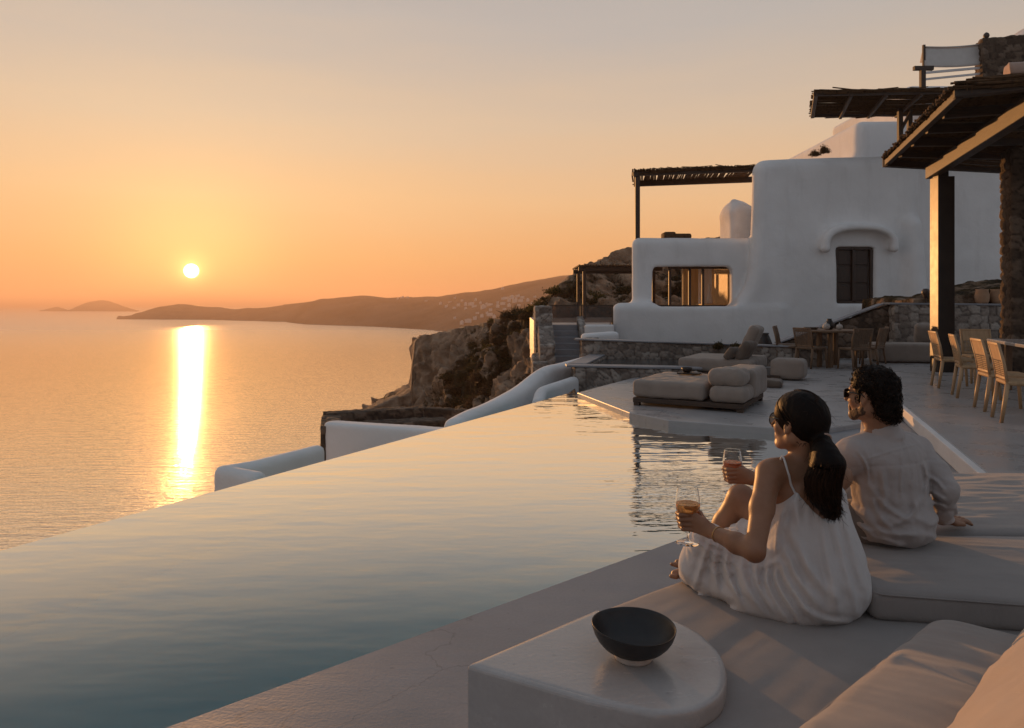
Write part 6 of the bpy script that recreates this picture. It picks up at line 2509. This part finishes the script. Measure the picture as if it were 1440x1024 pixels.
for i in range(1500):
    z = g.uniform(-0.055, 0.118)
    sgn = g.choice([-1, 1])
    lim = np.interp(z, [-0.07, -0.045, -0.025, 0.0, 0.03, 0.06, 0.09, 0.14], [-0.055, -0.032, -0.012, 0.014, 0.040, 0.058, 0.070, 0.080])
    y = sgn * 0.083 * math.sqrt(max(0.0, 1 - min(1, ((z - .04) / .091) ** 2) - min(0.9, ((lim + .016) / .104) ** 2))) if g.random() < 0.7 else sgn * g.uniform(0.0, 0.03)
    st = V3(lim, y, z) - hair_c
    if g.random() < 0.35:
        st = V3(g.uniform(-0.06, 0.05), sgn * 0.004, 0.1)
    d0 = st / hr
    d0 /= np.linalg.norm(d0)
    d1 = (V3(-0.098, -0.004 + g.normal(0, .012), -0.040 + g.normal(0, .012)) - hair_c) / hr
    d1 /= np.linalg.norm(d1)
    om = math.acos(np.clip(d0 @ d1, -1, 1))
    off = g.uniform(1.0, 1.034)
    P = []
    for t in np.linspace(0, 1, 16):
        d = (math.sin((1 - t) * om) * d0 + math.sin(t * om) * d1) / max(1e-6, math.sin(om))
        sag = V3(0, 0, -0.010 * math.sin(math.pi * t))
        P.append(W(*(hair_c + d * hr * off + sag)))
    paths.append(np.array(P))
    tones.append(g.uniform(0, 1))
tl = np.array(curve(tail, 5))
tdist = np.linspace(0, 1, len(tl))
trr = np.interp(tdist, np.linspace(0, 1, len(tr_)), tr_) + 0.004 * np.exp(-tdist / 0.2)
for i in range(1100):
    q = g.uniform(0, 2 * math.pi)
    o1, o2 = math.cos(q), math.sin(q)
    off = g.uniform(1.0, 1.17)
    n0, n1 = (0 if i % 5 else g.integers(0, 10)), g.integers(len(tl) - 11, len(tl))
    P = tl[n0:n1] + (np.stack([np.full(len(tl), o1 * 0.9), np.full(len(tl), o2), np.full(len(tl), 0.0)], 1) * trr[:, None] * off)[n0:n1]
    wv = 0.0075 * np.sin(np.linspace(0, 8, len(P)) + q * 1.5 + g.normal(0, .5)) * np.linspace(0.3, 1.3, len(P))
    P = P + wv[:, None] * np.array([1, .3, 0])
    P[-3:] += np.outer([.3, .6, 1.0], g.normal(0, .012, 3))
    paths.append(P)
    tones.append(g.uniform(0, 1))
for i in range(46):                                   # stray hairs at the temples and nape
    z = g.uniform(-0.03, 0.12)
    a = W(*(hair_c + V3(g.uniform(-0.9, 0.75), g.choice([-1, 1]) * 0.3, 0.7) * hr * 1.0)) if i % 2 else W(-0.085, g.normal(0, .04), -0.06)
    d = V3(*g.normal(0, 1, 3))
    d /= np.linalg.norm(d)
    paths.append(np.array([a + d * 0.016 * t + V3(0, 0, 0.003 * math.sin(t * 3) - .010 * t * t) for t in np.linspace(0, 1, 8)]))
    tones.append(0.9)
sv, sf, st_ = strands_mesh(paths, 0.0014, 3, tones)
fly = []
for i in range(170):
    if i % 3 == 0:
        k0 = int(g.integers(2, len(tl) - 4))
        q = g.uniform(0, 2 * math.pi)
        a = tl[k0] + V3(math.cos(q), math.sin(q), 0) * trr[k0] * 1.02
        d = V3(math.cos(q) * 0.5, math.sin(q) * 0.5, -1) + g.normal(0, .25, 3)
        L_ = g.uniform(0.03, 0.08)
    else:
        d0 = V3(g.uniform(-1, 0.7), g.normal(0, .6), g.uniform(-0.1, 1))
        d0 /= np.linalg.norm(d0)
        a = W(*(hair_c + d0 * hr * 1.01))
        d = (W(-0.11, 0, -0.05) - a) / 0.15 + HA.T @ d0 * 0.55 + g.normal(0, .2, 3)
        L_ = g.uniform(0.02, 0.05)
    d /= np.linalg.norm(d)
    cv = g.normal(0, .25, 3)
    fly.append(np.array([a + (d * t + cv * t * t * 0.6) * L_ for t in np.linspace(0, 1, 9)]))
fv, ff, ft = strands_mesh(fly, 0.0006, 3, np.full(len(fly), 0.9))
sv, sf, st_ = merge((sv, sf, st_), (fv, ff, ft))
v, f, tn = merge(base_h, (sv, sf, st_))
hw = add('hair', v, f, M['hair_w'], person, True, tn)
mb = MB()
ring = []
kd = (tail[1] - W(-0.07, 0, -0.02))
kd /= np.linalg.norm(kd)
e1 = np.cross(kd, V3(0, 0, 1))
e1 /= np.linalg.norm(e1)
e2 = np.cross(kd, e1)
for i in range(25):
    q = 2 * math.pi * i / 24
    ring.append(kn_ + kd * 0.012 + (e1 * math.cos(q) + e2 * math.sin(q)) * 0.034)
mtie = mat_mottle('hair_tie', (0.30, 0.19, 0.15), (0.42, 0.28, 0.22), 60, 0.6)
MB().tube(ring, 0.0055, 6, False).build('hair_tie', mtie, person, True)


def glasses(Wf, lens_mat, frame_mat, r_, parent, s=1.0, square=False):
    """frame, two lenses and two temple arms in head space"""
    mb = MB()
    for y in (1, -1):
        loop = []
        for i in range(25):
            q = 2 * math.pi * i / 24
            c_, s_ = math.cos(q), math.sin(q)
            if square:
                k_ = 1.0 / max(abs(c_), abs(s_)) ** 0.55
                yy, zz = c_ * k_ * r_ * 1.05, s_ * k_ * r_ * 0.86
            else:
                yy, zz = c_ * r_, s_ * r_
            loop.append(Wf(0.094 - 0.10 * abs(y * 0.033 + yy) , y * 0.033 + yy, 0.000 + zz))
        mb.tube(loop, 0.0022 * s if not square else 0.0032, 6, False)
        mb.tube([Wf(0.085, y * (0.033 + r_), 0.008), Wf(0.05, y * 0.069, 0.010), Wf(0.0, y * 0.078, 0.010), Wf(-0.022, y * 0.078, -0.006)], 0.0022 if not square else 0.003, 6)
    mb.tube([Wf(0.092, 0.033 - r_ * .9, 0.006), Wf(0.100, 0, 0.010), Wf(0.092, -0.033 + r_ * .9, 0.006)], 0.0022, 6)
    fr_ = mb.build('sunglasses', frame_mat, parent, True)
    for y in (1, -1):
        V, Fc = [], []
        cpt = Wf(0.094 - 0.0033, y * 0.033, 0)
        for i in range(24):
            q = 2 * math.pi * i / 24
            c_, s_ = math.cos(q), math.sin(q)
            k_ = 1.0 / max(abs(c_), abs(s_)) ** 0.55 if square else 1.0
            yy, zz = c_ * k_ * r_ * (1.05 if square else 1), s_ * k_ * r_ * (0.86 if square else 1)
            V.append(Wf(0.094 - 0.10 * abs(y * 0.033 + yy), y * 0.033 + yy, zz))
        V2 = [p - (Wf(1, 0, 0) - Wf(0, 0, 0)) * 0.0015 for p in V]
        n_ = 24
        add('lens', V + V2, [tuple(range(n_)), tuple(range(n_, 2 * n_))[::-1]] + [(i, i + n_, (i + 1) % n_ + n_, (i + 1) % n_) for i in range(n_)], lens_mat, fr_)
    return fr_


glasses(W, M['tinted_lens'], M['sunglass'], 0.0235, person)
# bracelet
ba = LW + (LE - LW) * 0.16
bd = (LE - LW) / np.linalg.norm(LE - LW)
e1 = np.cross(bd, V3(0, 0, 1))
e1 /= np.linalg.norm(e1)
e2 = np.cross(bd, e1)
mbr = mat_mottle('bracelet_gold', (0.5, 0.3, 0.12), (0.6, 0.38, 0.18), 30, 0.3)
mbr.b.inputs['Metallic'].default_value = 0.9
MB().tube([ba + (e1 * math.cos(q) + e2 * math.sin(q)) * 0.0285 for q in np.linspace(0, 2 * math.pi, 25)], 0.0022, 6, False).build('bracelet', mbr, person, True)

# ------------------------------------------------------------------ the man
mf_ = Vector((-0.43, 0.90, 0)).normalized()
mr_ = Vector((0.90, 0.43, 0)).normalized()
TA = np.array([mf_, -mr_, Vector((0, 0, 1))])
HA = frame((-0.60, 0.80, 0), pitch=0.04, roll=0.0)
hc = V3(1.572, 3.12, 1.098)
LS, RS = V3(1.472, 3.06, 0.852), V3(1.822, 3.21, 0.835)
LE, LW = V3(1.30, 3.20, 0.655), V3(1.072, 3.165, 0.722)
RE, RW = V3(1.878, 3.08, 0.690), V3(1.985, 3.285, 0.505)
PEL = V3(1.672, 3.12, 0.56)
LH, RH = PEL + V3(-0.09, -0.0, -0.03), PEL + V3(0.09, 0.06, -0.03)
LK, RK = V3(1.30, 3.46, 0.50), V3(1.53, 3.60, 0.53)
LA, RA = V3(1.20, 3.62, 0.10), V3(1.46, 3.78, 0.10)
man = thing('person', 'seated bearded man in a white linen shirt and dark sunglasses, leaning on one hand', 'person', (1.67, 3.12, 0.46))
G = Field((0.93, 2.90, -0.02), (2.20, 4.00, 1.28), 0.0040)
torso = [(PEL + V3(0, 0, 0.02), (0.125, 0.160, 0.11)), (V3(1.668, 3.13, 0.68), (0.110, 0.150, 0.11)), (V3(1.655, 3.14, 0.78), (0.115, 0.170, 0.11)),
         (V3(1.650, 3.14, 0.845), (0.095, 0.175, 0.075))]
for c_, r_ in torso:
    G.ell(c_, r_, TA, 0.06)
nb_ = V3(1.622, 3.135, 0.92)
G.cone(nb_ + V3(0, 0, -0.05), hc + HA.T @ V3(-0.028, 0, -0.06), 0.060, 0.056, 0.03)
for a in (LS, RS):
    G.cone(a, nb_, 0.045, 0.045, 0.04)
for S, E, Wq in ((LS, LE, LW), (RS, RE, RW)):
    G.chain([S, S * .5 + E * .5, E], [0.054, 0.047, 0.039], 0.02)
    G.chain([E, E * .6 + Wq * .4, Wq], [0.040, 0.039, 0.027], 0.015)
hold_glass(G, WG2, 0.735, LW, (0.55, -0.83), 1.08)
# right hand flat on the cushion behind him
hd = V3(0.975, 0.22, 0) / np.linalg.norm(V3(0.975, 0.22, 0))
hs = V3(-hd[1], hd[0], 0)
zc_ = 0.494
pc = V3(RW[0], RW[1], zc_) + hd * 0.065
for i in range(4):
    k0 = pc + hs * (0.030 - 0.020 * i) + hd * (0.012 - 0.005 * abs(i - 1.2))
    G.cone(RW + hs * (0.012 - 0.008 * i), k0, 0.019, 0.0125, 0.014)
    L_ = (0.066, 0.074, 0.068, 0.052)[i]
    sp = hs * (0.012 - 0.009 * i)
    finger(G, [k0, k0 + hd * L_ * .45 + sp * .5 + V3(0, 0, 0.004), k0 + hd * L_ * .75 + sp * .8 + V3(0, 0, -0.002), k0 + hd * L_ + sp + V3(0, 0, -0.010)], 0.0105, 0.0075)
finger(G, [RW + hs * -0.012 + hd * .01, RW + hs * -0.040 + hd * 0.04 + V3(0, 0, -.012), RW + hs * -0.052 + hd * 0.072 + V3(0, 0, -.016)], 0.013, 0.0088, 0.01)
# legs, feet
for H_, K_, A_ in ((LH, LK, LA), (RH, RK, RA)):
    G.chain([H_, K_, A_], [0.085, 0.055, 0.038], 0.03)
    d = np.array(mf_) * 0.13
    G.chain([A_ + V3(0, 0, -.05) - d * .25, A_ + d * .5 + V3(0, 0, -.06), A_ + d + V3(0, 0, -.075)], [0.032, 0.032, 0.024], 0.015)
    for i in range(5):
        q = A_ + d + np.array(mr_) * (0.028 - 0.014 * i) * (1 if H_ is RH else -1) + V3(0, 0, -.078)
        finger(G, [q, q + d * (0.35 - .04 * i)], 0.011 if i else 0.014, 0.008)
W = head(G, hc, HA, 0.99, True)
v, f = G.mesh()
v = relax(v, f, 1, 0.4)
add('body', v, f, M['skin_m'], man, True)

# shirt: torso, sleeves, collar
G = Field((1.24, 2.88, 0.45), (2.10, 3.46, 1.04), 0.0050)
for (c_, r_), gr in zip(torso, (0.018, 0.022, 0.016, 0.014)):
    G.ell(c_, np.array(r_) + gr, TA, 0.07)
G.ell(PEL + V3(0.0, -0.02, -0.02), (0.145, 0.172, 0.10), TA, 0.06)
for a in (LS, RS):
    G.cone(a, nb_ + V3(0, 0, -0.02), 0.062, 0.060, 0.04)
G.chain([LS, LS * .5 + LE * .5, LE, LE * .55 + LW * .45], [0.069, 0.066, 0.062, 0.058], 0.03)
G.chain([RS, RS * .5 + RE * .5 + V3(.012, 0, 0), RE, RE * .45 + RW * .55, RE * .16 + RW * .84], [0.066, 0.060, 0.054, 0.050, 0.044], 0.018)
G.cone(RE * .22 + RW * .78, RE * .12 + RW * .88, 0.047, 0.045, 0.006)
# collar stand and fold
cd = (hc + HA.T @ V3(-0.028, 0, -0.06)) - nb_
cd = cd / np.linalg.norm(cd)
G.cone(nb_ + V3(0, 0, -0.03), nb_ + cd * 0.040, 0.076, 0.071, 0.010)
G.cone(nb_ + cd * 0.000 - np.array(mf_) * 0.010, nb_ + cd * 0.022 - np.array(mf_) * 0.006, 0.089, 0.078, 0.003)
G.cone(nb_ + cd * 0.026, nb_ + cd * 0.12, 0.0600, 0.0625, 0.004, 'sub')


def sfolds(P):
    Q = P.reshape(-1, 3).astype(np.float64)
    rel = Q - PEL
    tx, ty, up_ = rel @ np.array(mr_), rel @ np.array(mf_), rel[:, 2]
    ang = np.arctan2(tx, -ty)
    a = fbm(np.stack([ang * 4.5 + up_ * 1.5, up_ * 5, ang * 0 + 3], 1), 3, 114)
    b = fbm(np.stack([(tx * .5 + up_) * 16, (tx - up_ * .5) * 6, ty * 5], 1), 3, 123)
    low = np.exp(-np.maximum(up_ - 0.02, 0) / 0.07)
    c_ = np.sin((up_ * 1.0 + 0.25 * tx) * 95 + 5 * fbm(rel * 8, 2, 9)) * low
    # yoke seam and centre pleat
    yz = 0.262 - 0.25 * tx ** 2
    seam = np.exp(-((up_ - yz) / 0.004) ** 2) * (ty < 0)
    pleat = np.exp(-(tx / 0.006) ** 2) * (up_ < yz) * np.clip((up_ - .08) / .15, 0, 1) * (ty < 0)
    arm = np.exp(-((np.abs(tx) - 0.205) / 0.006) ** 2) * (up_ > .12)
    return (-(0.0060 * a + 0.0055 * b + 0.0055 * c_) + 0.0025 * seam + 0.002 * pleat + 0.002 * arm).reshape(P.shape[:-1]).astype(np.float32)


G.put(sfolds, (1.26, 2.90, 0.46), (2.08, 3.44, 0.93), 0, 'shift', pad=0)
creases(G, [
    (.0035, 1.6, [(1218, 646), (1255, 634), (1294, 624)]), (.006, 2.2, [(1268, 634), (1268, 665), (1266, 705)]), (.006, 2.0, [(1206, 634), (1218, 655), (1221, 684)]),
    (.008, 3.5, [(1222, 682), (1245, 712), (1282, 735)]), (.007, 3.5, [(1224, 690), (1236, 725), (1262, 752)]), (.008, 3.2, [(1200, 748), (1222, 764), (1250, 774)]),
    (.009, 3.0, [(1206, 736), (1232, 757), (1276, 768)]), (.007, 3.2, [(1222, 735), (1250, 750), (1296, 752)]), (.008, 3.0, [(1300, 650), (1304, 675), (1301, 700)]),
    (.008, 3.5, [(1296, 700), (1280, 726), (1250, 742)]), (.007, 4.0, [(1240, 660), (1244, 700), (1240, 735)]), (.006, 4.0, [(1288, 650), (1284, 690), (1290, 730)]),
    (.007, 2.6, [(1304, 668), (1318, 678), (1328, 690)]), (.007, 2.6, [(1308, 690), (1320, 698), (1330, 704)]), (.006, 2.6, [(1311, 706), (1322, 710), (1332, 718)])],
    (1.26, 2.90, 0.46), (2.08, 3.44, 0.93), lambda Q: 1.0)
G.put(lambda P: 0.474 + 0.012 * np.sin(P[..., 0] * 21) - P[..., 2], (1.24, 2.88, 0.45), (2.10, 3.46, 1.04), 0, 'and', pad=0)
v, f = G.mesh()
v = relax(v, f, 1, 0.35)
add('shirt', v, f, M['shirt'], man, True)
# trousers
G = Field((1.04, 2.90, 0.02), (1.96, 3.96, 0.70), 0.0065)
G.ell(PEL + V3(-.01, 0.02, -0.015), (0.130, 0.165, 0.085), TA, 0.06)
for H_, K_, A_ in ((LH, LK, LA), (RH, RK, RA)):
    G.chain([H_, H_ * .5 + K_ * .5, K_], [0.100, 0.090, 0.072], 0.05)
    G.chain([K_, K_ * .5 + A_ * .5, K_ * .12 + A_ * .88], [0.072, 0.065, 0.056], 0.03)
G.put(lambda P: (0.006 * fbm(P.reshape(-1, 3) * np.array([22, 22, 30.0]), 3, 5)).reshape(P.shape[:-1]).astype(np.float32), (1.05, 2.91, 0.03), (1.95, 3.95, 0.69), 0, 'shift', pad=0)
G.put(lambda P: np.where((P[..., 0] * 0.6 + P[..., 1] * 0.0) > 0.78, 0.462 - P[..., 2], -1.0).astype(np.float32), (1.04, 2.90, 0.02), (1.96, 3.96, 0.70), 0, 'and', pad=0)
v, f = G.mesh()
add('trousers', v, f, M['trousers'], man, True)
# curly hair and beard
G = Field((1.42, 2.92, 0.94), (1.74, 3.30, 1.29), 0.0042)
G.ell(W(-0.018, 0, 0.048), V3(0.104, 0.084, 0.089) * 0.99, HA, 0.02)
G.ell(W(-0.070, 0, -0.020), V3(0.052, 0.066, 0.080) * 0.99, HA, 0.03)
for y in (1, -1):
    G.cone(W(0.006, y * 0.072, 0.02), W(0.010, y * 0.071, -0.022), 0.010, 0.006, 0.01)


def mline(P):
    q = (P.reshape(-1, 3) - hc) @ HA.T / 0.99
    lim = np.interp(q[:, 2], [-0.14, -0.06, -0.035, -0.02, 0.0, 0.03, 0.06, 0.085, 0.12, 0.16], [-0.05, -0.035, 0.010, 0.020, 0.026, 0.036, 0.058, 0.078, 0.094, 0.1])
    lim = lim + 0.006 * np.sin(q[:, 1] * 160) + 0.006 * np.sin(q[:, 2] * 140)
    ear = (np.abs(q[:, 1]) > 0.06) & (q[:, 2] < 0.022) & (q[:, 2] > -0.05) & (q[:, 0] > -0.032) & (q[:, 0] < 0.008)
    return np.where(ear, 0.02, (q[:, 0] - lim) * 0.8).reshape(P.shape[:-1]).astype(np.float32)


for q_, r_ in ((( -0.088, 0.03, -0.062), .030), ((-0.092, -0.01, -0.072), .032), ((-0.080, -0.045, -0.060), .028), ((-0.098, 0.01, -0.03), .032)):
    G.ball(W(*q_), r_, 0.02)


G.put(mline, (1.42, 2.92, 0.94), (1.74, 3.30, 1.29), 0, 'and', pad=0)
G.put(lambda P: (0.0070 * fbm(P.reshape(-1, 3) * 28.0, 3, 15)).reshape(P.shape[:-1]).astype(np.float32), (1.42, 2.92, 0.94), (1.74, 3.30, 1.29), 0, 'shift', pad=0)
hv_, hf_ = G.mesh()
nr = mesh_normals(hv_, hf_)
paths, tones = [], []
g = np.random.default_rng(18)
ids = g.choice(len(hv_), 950, replace=False)
for i in ids:
    p, n_ = hv_[i], nr[i]
    a = np.cross(n_, g.normal(0, 1, 3))
    a /= np.linalg.norm(a) + 1e-9
    b = np.cross(n_, a)
    rr_ = g.uniform(0.005, 0.011) * (1.5 if p[2] < hc[2] - .01 else 1.0)
    ph = g.uniform(0, 6)
    lift = g.uniform(0.0, 0.006)
    dn = V3(0, 0, -0.010) if g.random() < 0.6 else V3(0, 0, 0)
    tt_ = np.linspace(0, 1, 13)
    paths.append(np.array([p + a * rr_ * (math.cos(ph + 4.2 * t) - math.cos(ph)) + b * rr_ * (math.sin(ph + 4.2 * t) - math.sin(ph)) + n_ * lift * t + dn * t for t in tt_]))
    tones.append(g.uniform(0, 1))
sv, sf, st_ = strands_mesh(paths, 0.0014, 3, tones)
v, f, tn = merge((hv_, hf_, np.full(len(hv_), 0.2)), (sv, sf, st_))
add('hair', v, f, M['hair_m'], man, True, tn)
G = Field((1.42, 2.98, 0.93), (1.68, 3.32, 1.12), 0.0036)
for y in (1, -1):
    G.cone(W(-0.002, y * 0.058, -0.026), W(-0.006, y * 0.054, -0.062), 0.0125, 0.0195, 0.01)
    G.cone(W(-0.006, y * 0.053, -0.060), W(0.064, y * 0.015, -0.104), 0.0215, 0.0175, 0.012)
    G.cone(W(0.030, y * 0.043, -0.068), W(0.066, y * 0.022, -0.085), 0.0155, 0.0125, 0.012)
    G.cone(W(0.089, y * 0.004, -0.0525), W(0.076, y * 0.026, -0.060), 0.0045, 0.0035, 0.006)
    G.cone(W(0.076, y * 0.026, -0.060), W(0.068, y * 0.026, -0.088), 0.0045, 0.007, 0.006)
G.ball(W(0.076, 0, -0.103), 0.0165, 0.01)
G.put(lambda P: (0.0025 * fbm(P.reshape(-1, 3) * 120.0, 2, 15)).reshape(P.shape[:-1]).astype(np.float32), (1.42, 2.98, 0.93), (1.68, 3.32, 1.12), 0, 'shift', pad=0)
v, f = G.mesh()
mbeard = mat_mottle('beard', (0.045, 0.024, 0.013), (0.10, 0.055, 0.032), 160, 0.8, 0.6, 300)
add('beard', v, f, mbeard, man, True)
glasses(W, M['sunglass'], M['sunglass'], 0.0225, man, square=True)

# ================================================================== HAZE
hz = Mat('sea_haze')
hz.t.nodes.remove(hz.b)
pv = hz.n('ShaderNodeVolumePrincipled')
pv.inputs['Color'].default_value = (0.88, 0.66, 0.53, 1)
pv.inputs['Density'].default_value = 0.00034
pv.inputs['Anisotropy'].default_value = 0.4
hz.l(pv.outputs[0], hz.out.inputs['Volume'])
v, f = prism([(-23000, -400), (23000, -400), (23000, 22000), (-23000, 22000)], SEA - 6, 76.0)
o = add('haze', v, f, hz, None, False, base=False)
tag(o, kind='stuff')
